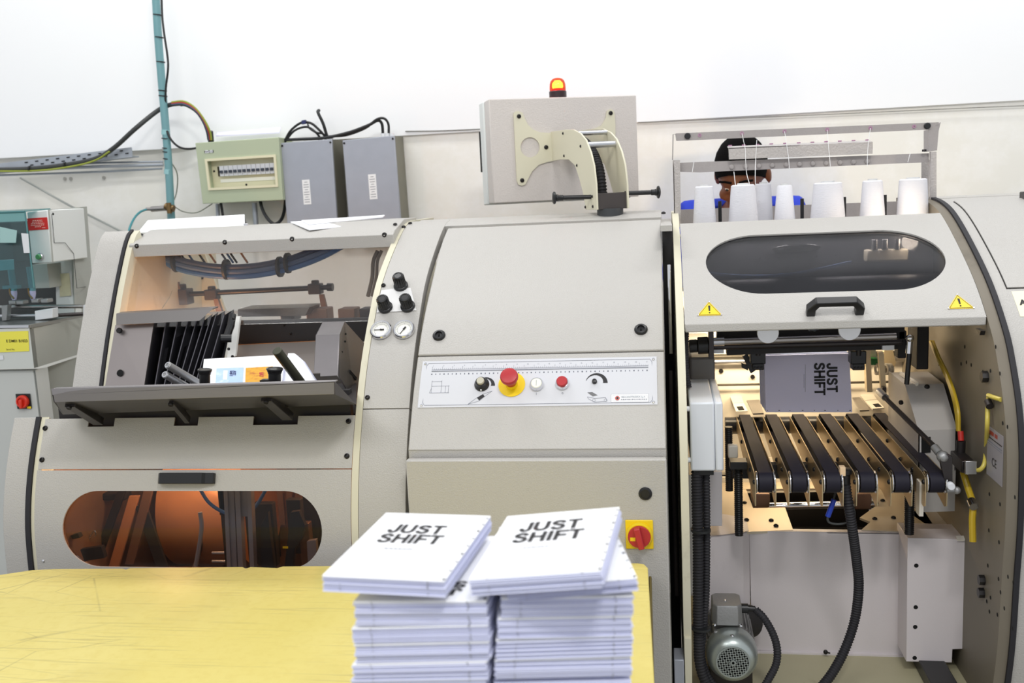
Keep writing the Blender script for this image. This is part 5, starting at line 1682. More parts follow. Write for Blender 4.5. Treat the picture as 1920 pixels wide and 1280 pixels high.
# conveyor
belt_x = [0.2135 + 0.0731 * k for k in range(6)]
YN, YF, ZB = 2.222, 2.79, 0.874
pr_ = 0.0215
bw = 0.0148
gold = mat('side_plate_steel', (186, 166, 130), 0.35, 0.75, var=0.12, vs=9, dirt=(96, 76, 50), ds=22, dthr=0.66)
for k, bx in enumerate(belt_x):
    pts = []
    for i in range(11):
        an = pi / 2 + pi * i / 10
        pts.append(V((0, YN + pr_ * cos(an), ZB + pr_ * sin(an))))
    for i in range(11):
        an = -pi / 2 + pi * i / 10
        pts.append(V((0, YF + pr_ * cos(an), ZB + pr_ * sin(an))))
    rings = []
    for x, e_ in ((bx - bw, 0), (bx - bw, 0.0022), (bx + bw, 0.0022), (bx + bw, 0), (bx - bw, 0)):
        rings.append([V((x, p.y + (p.y - min(max(p.y, YN), YF)) / pr_ * e_, p.z + (p.z - ZB) / pr_ * e_)) for p in pts])
    MB().loft(rings, cap0=False, cap1=False).build('conveyor_belt', belt_m, bay)
    for s in (-1, 1):
        MB().lathe([(0.006, 0), (pr_ + 0.0035, 0), (pr_ + 0.0035, 0.0016), (pr_ + 0.001, 0.004), (0.006, 0.004)], (bx + s * (bw + 0.0056), YN, ZB), (-s, 0, 0), 28).build('pulley_flange', chrome, bay)
        xs = bx + s * (bw + 0.0075)
        prof = [(YN - 0.012, ZB - 0.052), (YN - 0.014, ZB - 0.010), (YN - 0.006, ZB + 0.012), (YN + 0.02, ZB + 0.017), (YF, ZB + 0.017), (YF, ZB - 0.022), (YN + 0.30, ZB - 0.038), (YN + 0.06, ZB - 0.046), (YN + 0.004, ZB - 0.058)]
        MB().prism([V((xs - 0.001, y, z)) for y, z in prof], (0.002, 0, 0)).build('belt_side_plate', gold, bay)
    for y, z in ((YN + 0.0, ZB), (YN + 0.10, ZB - 0.0), (YN + 0.22, ZB - 0.01), (YN + 0.36, ZB - 0.0)):
        shared('screw', SCREW, bay, (bx - bw - 0.0086, y, z), (-1, 0, 0), 0.0058)
    MB().cyl((bx - bw, YF + 0.0, ZB - 0.004), (bx + bw + 0.012, YF, ZB - 0.004), pr_ - 0.001, n=20).build('rear_roller', black, bay)
MB().cyl((0.16, YF + 0.02, ZB - 0.012), (0.60, YF + 0.02, ZB - 0.012), 0.024, n=24).build('rear_shaft', mat('shaft_black', (30, 30, 34), 0.35, 0.2), bay)
MB().box(0.155, 0.625, 2.44, 2.465, ZB - 0.058, ZB - 0.022).build('cross_beam', darkin, bay, bevel=0.001)
# bright feed plates before the belts
for pts in (((1366, 736), (1388, 735), (1394, 754), (1374, 755)), ((1374, 756), (1395, 755), (1402, 770), (1380, 771)), ((1605, 730), (1630, 728), (1644, 748), (1622, 750)), ((1622, 751), (1645, 749), (1658, 764), (1636, 766)), ((1400, 750), (1424, 749), (1432, 774), (1412, 775)), ((1598, 745), (1612, 744), (1630, 768), (1612, 769))):
    MB().prism([at(x, y, Z=0.905) for x, y in pts], (0, 0, -0.004)).build('feed_plate', steel if pts[0][0] in (1400, 1598) else bk, bay)
for pts in (((1381, 762), (1392, 761), (1396, 768), (1385, 769)), ((1636, 757), (1647, 756), (1654, 762), (1642, 763))):
    MB().prism([at(x, y, Z=0.9056) for x, y in pts], (0, 0, -0.001)).build('slot', MATS['hole_black'], bay)
# lower cross plates
for y0, y1, Y_ in ((860, 885, 2.95), (895, 925, 2.90)):
    MB().prism([at(1330, y0, Y=Y_), at(1740, y0 - 6, Y=Y_), at(1740, y1 - 6, Y=Y_), at(1330, y1, Y=Y_)], (0, 0.01, 0)).build('lower_plate', bk, bay)
# threaded posts
for x, y0, y1, Y_, r in ((1384, 872, 988, 2.36, 0.0105), (1366, 800, 905, 2.50, 0.010), (1706, 880, 985, 2.33, 0.0115)):
    a, b = at(x, y0, Y=Y_), at(x, y1, Y=Y_)
    b = V((a.x, Y_, b.z - 0.02))
    MB().hose([a, a.lerp(b, 0.5), b], r, 0.005, 0.10, 16).build('threaded_post', black, bay)
MB().box(at(1376, 868, Y=2.36).x - 0.01, at(1400, 868, Y=2.36).x, 2.34, 2.38, at(1384, 876, Y=2.36).z, at(1384, 862, Y=2.36).z).build('post_bracket', black, bay, bevel=0.001)
MB().obox(at(1374, 845, Y=2.46), V((0.012, 0, 0)), V((0, 0.012, 0)), V((0, 0, 0.016))).build('pillow_block', bk, bay, bevel=0.003)
# linkage
a, b = at(1652, 738, Y=2.52), at(1757, 842, Y=2.23)
MB().cyl(a, b, 0.0058, n=14).build('link_rod', dsteel, bay)
MB().cyl(at(1648, 733, Y=2.54), at(1660, 745, Y=2.50), 0.009, n=14).build('rod_end', alu, bay)
MB().cyl(at(1752, 838, Y=2.24), at(1762, 850, Y=2.22), 0.009, n=14).ball(at(1768, 856, Y=2.21), 0.0135, 16).build('rod_end', cast, bay)
MB().prism([at(x, y, Y=2.20) for x, y in ((1762, 860), (1776, 850), (1786, 856), (1786, 905), (1790, 922), (1780, 922), (1772, 905))], (0, 0.012, 0)).build('crank_arm', dsteel, bay, bevel=0.001)
c = at(1781, 909, Y=2.185)
MB().lathe([(0.0082, 0), (0.0082, 0.012), (0.007, 0.014), (0, 0.014)], c, (0, -1, 0), 22).build('white_knob', white_pl, bay)
MB().ball(at(1794, 919, Y=2.19), 0.0085, 14).cyl(at(1775, 919, Y=2.19), at(1794, 919, Y=2.19), 0.005, n=10).build('rod_end', cast, bay)

# machine base
deck = mat('deck_steel', (196, 184, 164), 0.42, 0.35, var=0.06, vs=6, dirt=(130, 112, 88), ds=6, dthr=0.6)
ZD = 0.677
YP = 2.45
xl_, xr_ = 0.196, 0.60


def D(px, py):
    return at(px, py, Z=ZD)


# deck plates around the opening
hole_px = [(1398, 917), (1635, 913), (1648, 945), (1625, 990), (1480, 993), (1468, 950), (1412, 952)]
for pts in (((1330, 905), (1700, 900), (1702, 914), (1330, 917)),
            ((1330, 917), (1399, 917), (1412, 952), (1472, 951), (1487, 993), (1326, 1000)),
            ((1634, 914), (1702, 913), (1760, 998), (1615, 993), (1632, 978), (1612, 970), (1648, 944))):
    MB().prism([D(x, y) for x, y in pts], (0, 0, -0.006)).build('deck_plate', deck, bay)
MB().prism([D(1700, 958), D(1790, 955), D(1815, 990), D(1765, 1002)], (0, 0, -0.004)).build('deck_plate', paint2, bay)
for x, y in ((1396, 943), (1400, 975), (1446, 976), (1455, 986), (1655, 939), (1640, 973), (1675, 971)):
    shared('screw', SCREW, bay, D(x, y) + V((0, 0, 0.0005)), (0, 0, 1), 0.0065)
MB().box(0.17, 0.58, 2.46, 2.95, 0.50, 0.52).build('pit_floor', darkin, bay)
MB().box(0.17, 0.58, 2.93, 2.95, 0.50, 0.67).build('pit_back', darkin, bay)
MB().cyl(at(1430, 949, Y=2.68), at(1640, 945, Y=2.68), 0.010, n=20).build('pit_roller', chrome, bay)
for x in (1425, 1612):
    MB().obox(at(x, 930, Y=2.72), V((0.022, 0, 0)), V((0, 0.05, 0)), V((0, 0, 0.022))).build('pit_block', brn, bay, bevel=0.003)
# base panels
ap = [at(1405, 995, Y=YP), at(1700, 999, Y=YP), at(1697, 1232, Y=YP), at(1410, 1218, Y=YP)]
MB().prism(ap, (0, 0.004, 0)).build('base_panel', mat('base_paint', (216, 209, 211), 0.42, var=0.03, vs=3, bump=0.1, dirt=(198, 190, 189), ds=5, dthr=0.62), bay, bevel=0.001)
MB().prism([ap[0] + V((0, 0, 0.0)), ap[1], ap[1] + V((0, 0.02, 0.0)), ap[0] + V((0, 0.02, 0))], (0, 0, -0.003)).build('panel_edge', MATS['base_paint'], bay)
lp = [at(1325, 1006, Y=2.375), at(1393, 998, Y=2.43), ap[0], ap[3], at(1400, 1218, Y=2.44), at(1330, 1235, Y=2.375)]
m_ = MB()
m_.prism([lp[0], lp[1], V((lp[1].x, 2.43, 0.34)), V((lp[0].x, 2.375, 0.34))], (0, 0.004, 0))
m_.prism([lp[1], ap[0], V((ap[0].x, YP, 0.36)), V((lp[1].x, 2.43, 0.34))], (0, 0.004, 0))
m_.prism([lp[0], lp[1], ap[0], ap[0] + V((0, 0.1, 0)), lp[0] + V((0, 0.2, 0))], (0, 0, -0.003))
m_.build('corner_panel', MATS['base_paint'], bay)
MB().box(ap[3].x - 0.01, ap[2].x + 0.002, YP - 0.008, YP + 0.004, ap[3].z - 0.012, ap[3].z - 0.001).build('panel_foot', MATS['base_paint'], bay)
MB().ball(at(1548, 1222, Y=2.43), 0.006, 10).cyl(at(1548, 1222, Y=2.43), at(1556, 1224, Y=2.42), 0.002, n=8).build('screw', screw_m, bay)
# inner channel left of the bay
MB().prism([at(1327, 885, Y=2.36), at(1354, 884, Y=2.36), at(1354, 986, Y=2.36), at(1326, 986, Y=2.36)], (0, 0.10, 0)).build('upright_channel', mat('channel_lilac', (196, 192, 196), 0.45), bay, bevel=0.001)
# notched box on the right
bx0 = [at(1702, 1008, Y=2.36), at(1826, 1012, Y=2.36), at(1821, 1216, Y=2.36), at(1786, 1217, Y=2.36), at(1785, 1242, Y=2.36), at(1699, 1240, Y=2.36)]
bxp = MB().prism(bx0, (0, 0.11, 0)).build('side_box', MATS['base_paint'], bay, bevel=0.0012)
for x, y in ((1718, 1060), (1717, 1138), (1716, 1175), (1715, 1233)):
    shared('hole', HOLE, bay, at(x, y, Y=2.3596), (0, -1, 0), 0.0052)
MB().prism([at(1792, 1006, Y=2.37), at(1810, 1005, Y=2.37), at(1809, 1014, Y=2.355), at(1795, 1014, Y=2.355)], (0, 0, 0.002)).build('box_tab', bk, bay)
# pan and rails
MB().box(0.04, 0.69, 2.0, 2.80, 0.335, 0.352).build('base_pan', mat('pan_green', (176, 170, 140), 0.45, var=0.08, vs=5, dirt=(110, 96, 70), ds=6, dthr=0.62), bay)
MB().box(0.045, 0.683, 2.14, 2.80, 0.0, 0.335).build('plinth', paint, bay)
MB().box(0.585, 0.645, 2.12, 2.50, 0.352, 0.385).build('floor_rail', black, bay, bevel=0.002)
MB().box(0.595, 0.628, 2.119, 2.125, 0.356, 0.381).build('rail_end', darkin, bay)
# details on the inner face of the right plate
XI = RX0 - 0.0004
for x, y in ((1809, 650), (1812, 679), (1821, 684), (1843, 697), (1857, 695), (1875, 700), (1802, 682), (1880, 793), (1889, 800), (1855, 926), (1854, 994), (1873, 1016), (1852, 1060), (1890, 1081), (1872, 1085), (1900, 1092), (1876, 1110), (1857, 1120), (1850, 1127), (1883, 1140), (1855, 1146), (1870, 1152), (1899, 1178), (1903, 932), (1875, 945), (1867, 650), (1760, 683)):
    P = at(x, y, X=XI)
    if P.y < 3.0:
        shared('hole', HOLE, bay, P, (-1, 0, 0), 0.0045)
for x, y in ((1851, 706),):
    shared('bolt', BOLT, bay, at(x, y, X=XI), (-1, 0, 0), 0.013)
for x, y in ((1845, 1087), (1844, 1111)):
    shared('bolt', BOLT, bay, at(x, y, X=XI), (-1, 0, 0), 0.012)
q = [at(x, y, X=XI) for x, y in ((1853, 797), (1882, 818), (1880, 925), (1848, 868))]
q[1].z, q[2].z = q[0].z, q[3].z - 0.02
q[3].z = q[2].z
q[3].y, q[2].y = q[0].y, q[1].y
dp = MB().prism(q, (-0.0012, 0, 0)).build('data_plate', mat('data_plate_m', (150, 146, 150), 0.4, var=0.05), bay)
cpt = (q[0] + q[2]) / 2
wv = (q[1] - q[0])
for f0, f1, z0, z1, mt in ((0.1, 0.42, 0.86, 0.94, mat('plate_red', (150, 60, 50), 0.5)), (0.48, 0.66, 0.86, 0.94, MATS['plate_red']), (0.05, 0.95, 0.78, 0.80, ink), (0.05, 0.95, 0.70, 0.72, MATS['print_grey']), (0.05, 0.95, 0.66, 0.67, MATS['print_grey'])):
    zz = lambda f: q[2].z + (q[0].z - q[2].z) * f
    MB().prism([V((XI - 0.0013, (q[0] + wv * f).y, zz(z))) for f, z in ((f0, z0), (f1, z0), (f1, z1), (f0, z1))], (-0.0004, 0, 0)).build('plate_print', mt, dp)
put_text('lettering', 'CE', 0.026, ink, dp, V((XI - 0.0014, cpt.y, zz(0.34))), V((0, -1, 0)), V((0, 0, 1)))
# yellow tubes, valve, clamps on the right plate
T = lambda L_, X_=0.66: catmull([at(x, y, X=X_) for x, y in L_], 8)
for k in range(3):
    MB().tube(T([(1745 + k * 2, 640), (1757 + k * 2, 670), (1774 + k * 2, 705), (1786 + k * 2, 740), (1793 + k * 2, 772), (1796 + k, 808)], 0.665 - 0.004 * k), 0.0042, 8).build('oil_tube', yel_hose, bay)
MB().cyl(at(1801, 808, X=0.66), at(1802, 826, X=0.66), 0.0065, n=12).build('tube_fitting', mat('fitting_red', (190, 44, 36), 0.4), bay)
MB().cyl(at(1802, 826, X=0.66), at(1801, 850, X=0.66), 0.010, n=14).build('tube_fitting', dsteel, bay)
c = at(1812, 872, X=0.655)
MB().obox(c + V((0, 0.03, 0)), V((0.014, 0, 0)), V((0, 0.045, 0)), V((0, 0, 0.014))).build('valve_block', dsteel, bay, bevel=0.002)
MB().obox(at(1820, 876, X=0.655), V((0.012, 0, 0)), V((0, 0.004, 0)), V((0, 0, 0.015))).build('valve_face', alu, bay, bevel=0.001)
MB().cyl(at(1821, 874, Y=c.y - 0.03), at(1821, 874, Y=c.y), 0.006, n=12).build('valve_port', black, bay)
MB().tube(catmull([at(1828, 881, Y=2.24), at(1838, 880, Y=2.22), at(1846, 868, Y=2.22), at(1849, 840, Y=2.24), at(1851, 800, X=0.672), at(1852, 765, X=0.675), at(1854, 742, X=0.677)], 8), 0.0048, 10).build('oil_tube', mat('tube_pale', (206, 188, 84), 0.3), bay)
MB().tube([at(1853, 741, X=0.676), at(1864, 745, X=0.677), at(1877, 749, X=0.683)], 0.0048, 10).build('oil_tube', MATS['tube_pale'], bay)
MB().cyl(at(1852, 752, X=0.674), at(1856, 762, X=0.674), 0.008, n=12).build('tube_clamp', dsteel, bay)
MB().tube(catmull([at(1806, 885, X=0.655), at(1815, 915, X=0.66), at(1824, 945, X=0.663), at(1823, 975, X=0.66), at(1824, 1015, X=0.66)], 8), 0.0075, 10).build('oil_tube', yel_hose, bay)
MB().cyl(at(1821, 938, X=0.66), at(1826, 950, X=0.66), 0.0095, n=14).build('tube_clamp', chrome, bay)
MB().prism([at(1838, 615, X=0.68), at(1848, 620, X=0.68), at(1846, 628, X=0.68)], (-0.01, 0, 0)).build('latch', black, bay)

# white terminal box on the left
tb0, tb1 = at(1293, 755, Y=2.15), at(1357, 883, Y=2.15)
tbox = MB().box(tb0.x, tb1.x - 0.018, 2.15, 2.42, tb1.z, tb0.z).build('terminal_box', mat('box_white', (216, 220, 226), 0.38), bay, bevel=0.004)
MB().box(tb1.x - 0.0175, tb1.x, 2.15, 2.42, tb1.z, tb0.z).build('lid', MATS['box_white'], tbox, bevel=0.004)
for z in (0.15, 0.9):
    MB().cyl((tb0.x - 0.008, 2.16, tb1.z + (tb0.z - tb1.z) * z), (tb0.x, 2.16, tb1.z + (tb0.z - tb1.z) * z), 0.006, n=12).build('hinge', white_pl, tbox)
MB().box(tb0.x + 0.006, tb0.x + 0.05, 2.16, 2.20, tb1.z - 0.012, tb1.z).build('gland_plate', black, tbox)

# ================================================================ hoses and motor
hz = rubber
for pts, r, lab in (([(1306, 884), (1307, 950), (1309, 1030), (1309, 1110), (1310, 1190), (1312, 1240), (1322, 1275), (1345, 1310)], 0.0125, 'thick black corrugated hose hanging leftmost from white terminal box'),
                    ([(1324, 884), (1325, 950), (1325, 1030), (1324, 1110), (1319, 1180), (1316, 1230), (1328, 1268), (1352, 1300)], 0.0085, 'thinner black corrugated hose right beside the thick one under terminal box')):
    o = MB().hose([at(x, y, Y=2.17 + 0.01 * (r < 0.01)) for x, y in pts], r, 0.007, 0.16).build('corrugated_hose', hz)
    tag(o, lab, 'hose', 'corrugated hoses in the bay')
for y in (993, 1176):
    o = MB().cyl(at(1314, y - 2, Y=2.172), at(1314, y + 2, Y=2.172), 0.0225, n=18).build('cable_tie', cable_m)
    tag(o, 'black cable tie round the two hoses, %s' % ('upper one beside the deck' if y < 1000 else 'lower one beside the motor'), 'cable tie')
o = MB().hose([at(x, y, Y=Y_) for x, y, Y_ in ((1584, 896, 2.24), (1590, 940, 2.23), (1598, 990, 2.24), (1606, 1050, 2.27), (1610, 1100, 2.29), (1603, 1160, 2.30), (1585, 1215, 2.28), (1560, 1262, 2.24), (1530, 1300, 2.20))], 0.0115, 0.0065, 0.14).build('corrugated_hose', hz)
tag(o, 'black corrugated hose curving down in front of the base panel from the belts', 'hose', 'corrugated hoses in the bay')
o = MB().tube(catmull([at(x, y, Y=2.25) for x, y in ((1571, 908), (1566, 925), (1560, 945))], 6), 0.0026, 8).tube(catmull([at(x, y, Y=2.25) for x, y in ((1553, 965), (1552, 975), (1560, 981), (1582, 981), (1600, 972), (1601, 955), (1590, 930))], 8), 0.0026, 8).build('sensor_cable', sheath)
tag(o, 'thin grey sensor cable looping beside the curved hose', 'cable')
o = MB().tube(catmull([at(x, y, Y=2.25) for x, y in ((1564, 936), (1558, 952), (1552, 968))], 6), 0.006, 10).build('cable_plug', mat('plug_blue', (30, 62, 176), 0.4))
tag(o, 'small blue plug on the thin cable under the belts', 'plug')
o = MB().lathe([(0.012, 0), (0.012, 0.02), (0.015, 0.022), (0.015, 0.032), (0.010, 0.034), (0, 0.034)], at(1584, 905, Y=2.235), (0, 0, 1), 20).build('hose_gland', black)
tag(o, 'black hose gland at the top of the curved hose beside third belt', 'gland')
MB_b = MB().obox(at(1579, 882, Y=2.22), V((0.006, 0, 0)), V((0, 0.01, 0)), V((0, 0, 0.010))).build('stop_block', mat('block_peach', (232, 200, 160), 0.5), bay, bevel=0.001)

mc = at(1372, 1224, Y=2.20)
motor = thing('electric_motor', 'silver electric motor with round grille and terminal box on the machine base', 'motor', V((mc.x, 2.28, 0.352)))
ax = V((0, -1, 0))
mo = mc
MB().lathe([(0.052, 0.0), (0.052, 0.155), (0, 0.155)], mo + V((0, 0.015, 0)), (0, 1, 0), 36).build('stator_body', cast, motor)
m_ = MB()
for k in range(30):
    a = 2 * pi * k / 30
    d = V((cos(a), 0, sin(a)))
    m_.obox(mo + V((0, 0.10, 0)) + d * 0.053, d * 0.004, d.cross(V((0, 1, 0))) * 0.0012, V((0, 0.06, 0)))
m_.build('cooling_fins', cast, motor)
MB().lathe([(0.0365, 0.0), (0.044, 0.003), (0.052, 0.012), (0.0575, 0.026), (0.0585, 0.04), (0.0585, 0.062), (0.055, 0.062), (0.055, 0.042), (0.05, 0.02), (0.0365, 0.006), (0.0365, 0.0)], mo + V((0, -0.045, 0)), (0, 1, 0), 48).build('fan_cover', motor_m, motor)
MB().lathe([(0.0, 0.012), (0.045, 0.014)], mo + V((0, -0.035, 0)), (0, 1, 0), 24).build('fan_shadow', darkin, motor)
g = mo + V((0, -0.046, 0))
m_ = MB()
m_.ring(g, (0, 1, 0), 0.0350, 0.0385, -0.001, 0.004, 40)
for s_ in (45, -45):
    d = V((cos(radians(s_ + 8)), 0, sin(radians(s_ + 8))))
    e_ = V((-d.z, 0, d.x))
    for k in range(-4, 5):
        o_ = k * 0.0078
        L = math.sqrt(max(0.0, 0.036 ** 2 - o_ ** 2))
        if L > 0.004:
            m_.obox(g + e_ * o_ + V((0, 0.001, 0)), d * L, e_ * 0.0015, V((0, 0.001, 0)))
m_.build('grille', motor_m, motor)
MB().lathe([(0, -0.003), (0.0065, -0.003), (0.0065, 0.003), (0, 0.003)], g, (0, 1, 0), 18).build('hub', motor_m, motor)
MB().lathe([(0, -0.0035), (0.003, -0.0035)], g, (0, 1, 0), 12).build('hub_hole', MATS['hole_black'], motor)
for k in range(5):
    a = 2 * pi * k / 5
    d = V((cos(a), 0, sin(a)))
    MB().obox(mo + V((0, -0.028, 0)) + d * 0.022, d * 0.012, d.cross(V((0, 1, 0))) * 0.007, V((0, 0.001, 0))).build('fan_blade', mat('fan_grey', (96, 94, 88), 0.6), motor)
t0_ = at(1364, 1180, Y=2.21)
MB().box(t0_.x - 0.032, t0_.x + 0.032, 2.205, 2.30, t0_.z - 0.03, t0_.z - 0.003).build('box_neck', cast, motor, bevel=0.003)
tz = at(1364, 1158, Y=2.20).z
o8 = [(-0.034, -0.022), (-0.024, -0.034), (0.024, -0.034), (0.034, -0.022), (0.034, 0.034), (0.024, 0.044), (-0.024, 0.044), (-0.034, 0.034)]
MB().loft([[V((t0_.x + a * k, 2.24 + b * k, tz + h)) for a, b in o8] for k, h in ((1.0, -0.022), (1.0, -0.004), (0.98, 0.022), (0.94, 0.026))]).build('terminal_cover', cast, motor, bevel=0.0015)
for dx in (-0.030, 0.030):
    shared('rivet', CHSCREW, motor, (t0_.x + dx, 2.205, tz - 0.02), (0, -0.5, 1), 0.0048)
shared('rivet', CHSCREW, motor, (t0_.x - 0.003, 2.236, tz + 0.026), (0, 0, 1), 0.0045)
gx = at(1396, 1140, Y=2.23)
MB().cyl(gx - V((0.008, 0, 0)), gx + V((0.008, 0, 0)), 0.011, n=16).cyl(gx + V((0.006, 0, 0)), gx + V((0.024, 0, -0.001)), 0.007, n=14).build('cable_gland', black, motor)
m_ = MB()
for k in range(7):
    m_.obox(V((t0_.x - 0.024 + 0.008 * k, 2.202, t0_.z - 0.032)), V((0.0014, 0, 0)), V((0, 0.004, 0)), V((0, 0, 0.008)))
m_.build('vent_ribs', cast, motor)
MB().box(mo.x - 0.05, mo.x + 0.05, 2.24, 2.36, 0.352, mo.z - 0.03).build('motor_foot', dsteel, motor, bevel=0.003)
MB().cyl(mo + V((0, 0.16, 0)), mo + V((0.06, 0.22, -0.02)), 0.040, n=24).build('gear_box', darkin, motor)
shared('rivet', CHSCREW, motor, mo + V((0, -0.025, 0.0545)), (0, -0.5, 1), 0.004)
o = MB().hose([at(1417, 1143, Y=2.23), at(1432, 1158, Y=2.22), at(1448, 1185, Y=2.21), at(1457, 1215, Y=2.20), at(1455, 1245, Y=2.19), at(1440, 1275, Y=2.17), at(1425, 1300, Y=2.15)], 0.0092, 0.006, 0.13).build('corrugated_hose', hz)
tag(o, 'short black corrugated hose bending down from the motor terminal box', 'hose', 'corrugated hoses in the bay')

# ================================================================ thread rack with cones
rack = thing('thread_rack', 'grey hammered metal thread rack standing on top of the sewing unit', 'rack', at(1510, 420, Y=2.85))
YR = 2.92
YRf = 2.80
MB().prism([at(1262, 300, Y=YRf), at(1275, 300, Y=YRf), at(1277, 425, Y=YRf), at(1265, 425, Y=YRf)], (0, 0.012, 0)).prism([at(1262, 300, Y=YRf), at(1265, 425, Y=YRf), at(1265, 425, Y=YRf) + V((0, 0.10, 0)), at(1262, 300, Y=YRf) + V((0, 0.10, 0))], (0.002, 0, 0)).build('post', glitter, rack)
MB().prism([at(1745, 284, Y=YRf), at(1756, 284, Y=YRf), at(1756, 385, Y=YRf), at(1745, 410, Y=YRf)], (0, 0.012, 0)).build('post', glitter, rack)
MB().prism([at(1728, 300, Y=YRf + .1), at(1743, 300, Y=YRf + .1), at(1742, 395, Y=YRf + .1), at(1728, 395, Y=YRf + .1)], (0, 0.004, 0)).build('rear_post', glitter, rack)
gl2 = mat('rack_grey', (164, 158, 156), 0.4, var=0.05, vs=90, bump=0.3, bs=250)
MB().prism([at(1275, 305, Y=YRf + .02), at(1742, 287, Y=YRf + .02), at(1742, 304, Y=YRf + .02), at(1690, 306, Y=YRf + .02), at(1312, 323, Y=YRf + .02), at(1275, 322, Y=YRf + .02)], (0, 0.004, 0)).build('lower_rail', gl2, rack)
for k, x in enumerate((1372, 1398, 1423, 1448, 1474, 1499, 1524, 1549, 1575, 1600, 1626)):
    c = at(x, 313 - (x - 1372) * 0.041, Y=YRf + .02)
    MB().lathe([(0.0075, 0), (0.0065, 0.004), (0.003, 0.005), (0.003, 0.010), (0.0042, 0.011), (0, 0.011)], c, (0, -1, 0), 14).build('thread_guide', gl2, rack)
MB().prism([at(1366, 277, Y=YRf), at(1636, 266, Y=YRf), at(1636, 288, Y=YRf), at(1367, 299, Y=YRf)], (0, 0.006, 0)).prism([at(1366, 277, Y=YRf), at(1636, 266, Y=YRf), at(1636, 266, Y=YRf) + V((0, 0.05, 0.006)), at(1366, 277, Y=YRf) + V((0, 0.05, 0.006))], (0, 0, -0.003)).build('tension_box', glitter, rack, bevel=0.001)
for k in range(11):
    c = at(1369 + k * 25.7, 274 - k * 1.06, Y=YRf + 0.01)
    MB().ring(c, (0, 0, 1), 0.0025, 0.005, 0, 0.003, 12).build('eyelet', mat('eyelet_pink', (176, 130, 160), 0.4), rack)
MB().prism([at(1267, 250, Y=YRf), at(1760, 229, Y=YRf), at(1760, 242, Y=YRf), at(1270, 264, Y=YRf)], (0, 0.004, 0)).build('upper_rail', gl2, rack)
MB().tube([at(1269, 264, Y=YRf), at(1267, 251, Y=YRf), at(1262, 252, Y=YRf), at(1261, 300, Y=YRf)], 0.0018, 6).build('wire_bracket', gl2, rack)
MB().prism([at(1741, 243, Y=YRf), at(1764, 229, Y=YRf), at(1760, 245, Y=YRf), at(1757, 282, Y=YRf), at(1741, 284, Y=YRf)], (0, 0.05, 0)).build('rail_bracket', gl2, rack)
for x, y in ((1289, 255), (1738, 236)):
    MB().lathe([(0.0085, 0), (0.0085, 0.006), (0.007, 0.008), (0, 0.008)], at(x, y, Y=YRf), (0, -1, 0), 20).build('cap_screw', black, rack)
for x, y in ((1312, 253.5), (1391, 250), (1471, 246), (1551, 243), (1632, 240), (1714, 237)):
    MB().ring(at(x, y, Y=YRf - 0.001), (0, 1, 0), 0.0022, 0.0048, -0.001, 0.001, 14).build('eyelet', MATS['eyelet_pink'], rack)
for x, y in ((1269, 302), (1733, 282), (1747, 281)):
    shared('bolt', BOLT, rack, at(x, y + 2, Y=YRf + 0.006), (0, 0, 1), 0.006)
MB().prism([at(1275, 393, Y=YR + .03), at(1745, 375, Y=YR + .03), at(1745, 420, Y=YR + .03), at(1275, 430, Y=YR + .03)], (0, 0.004, 0)).build('back_plate', gl2, rack)
zs = 1.405
MB().box(0.045, 0.69, 2.66, 2.95, zs - 0.006, zs).build('shelf', gl2, rack)
for x in (1350, 1504, 1583, 1659):
    c = at(x, 395, Y=2.78)
    top = at(x, {1350: 377, 1504: 372, 1583: 369, 1659: 365}[x], Y=2.78)
    MB().cyl(V((c.x, 2.78, zs)), V((c.x, 2.78, top.z)), 0.0048, n=12).build('spindle', black, rack)
yarn = mat('white_thread', (226, 226, 232), 0.75, bump=0.5, bs=14, stretch=(6, 6, 60))
cones = [(1320, 349, 15.5, 19.5, 2.74, 'fairly slim white thread cone leftmost on the rack'),
         (1393, 346, 20, 25, 2.74, 'second white thread cone from left, wide one in front of the man'),
         (1431, 344, 13, 16, 2.86, 'white thread cone standing back, just right of the second cone'),
         (1471, 347, 12.5, 17.5, 2.76, 'slim white thread cone left of the second black spindle'),
         (1552, 342, 23, 29, 2.74, 'widest white thread cone, between second and third black spindles'),
         (1636, 338, 16, 21, 2.74, 'white thread cone between third and fourth black spindles'),
         (1712, 335, 22, 26, 2.74, 'wide white thread cone rightmost on the rack')]
for x, y, r0, r1, Y_, lab in cones:
    top = at(x, y, Y=Y_)
    base = at(x + (x - 1500) * 0.005, 420, Y=Y_)
    k = Y_ * 1.03 / F
    t = thing('thread_cone', lab, 'thread cone', V((top.x, Y_, zs)), 'thread cones on the rack')
    h = top.z - zs
    rr0, rr1 = r0 * k, r1 * k
    rb = rr0 + (rr1 - rr0) * h / max(0.05, (top.z - at(x, 412, Y=Y_).z))
    MB().lathe([(0, 0.004), (rb * 0.96, 0.004), (rb, 0.010), (rr0 * 1.03, h - 0.003), (rr0 * 0.9, h), (0, h)], V((top.x, Y_, zs)), (0, 0, 1), 36).build('yarn', yarn, t)
    MB().lathe([(rr0 * 0.52, 0), (rr0 * 0.5, h + 0.004), (rr0 * 0.42, h + 0.004), (rr0 * 0.40, h - 0.01), (0, h - 0.01)], V((top.x, Y_, zs)), (0, 0, 1), 24).build('cone_core', mat('core_grey', (206, 206, 204), 0.6), t)
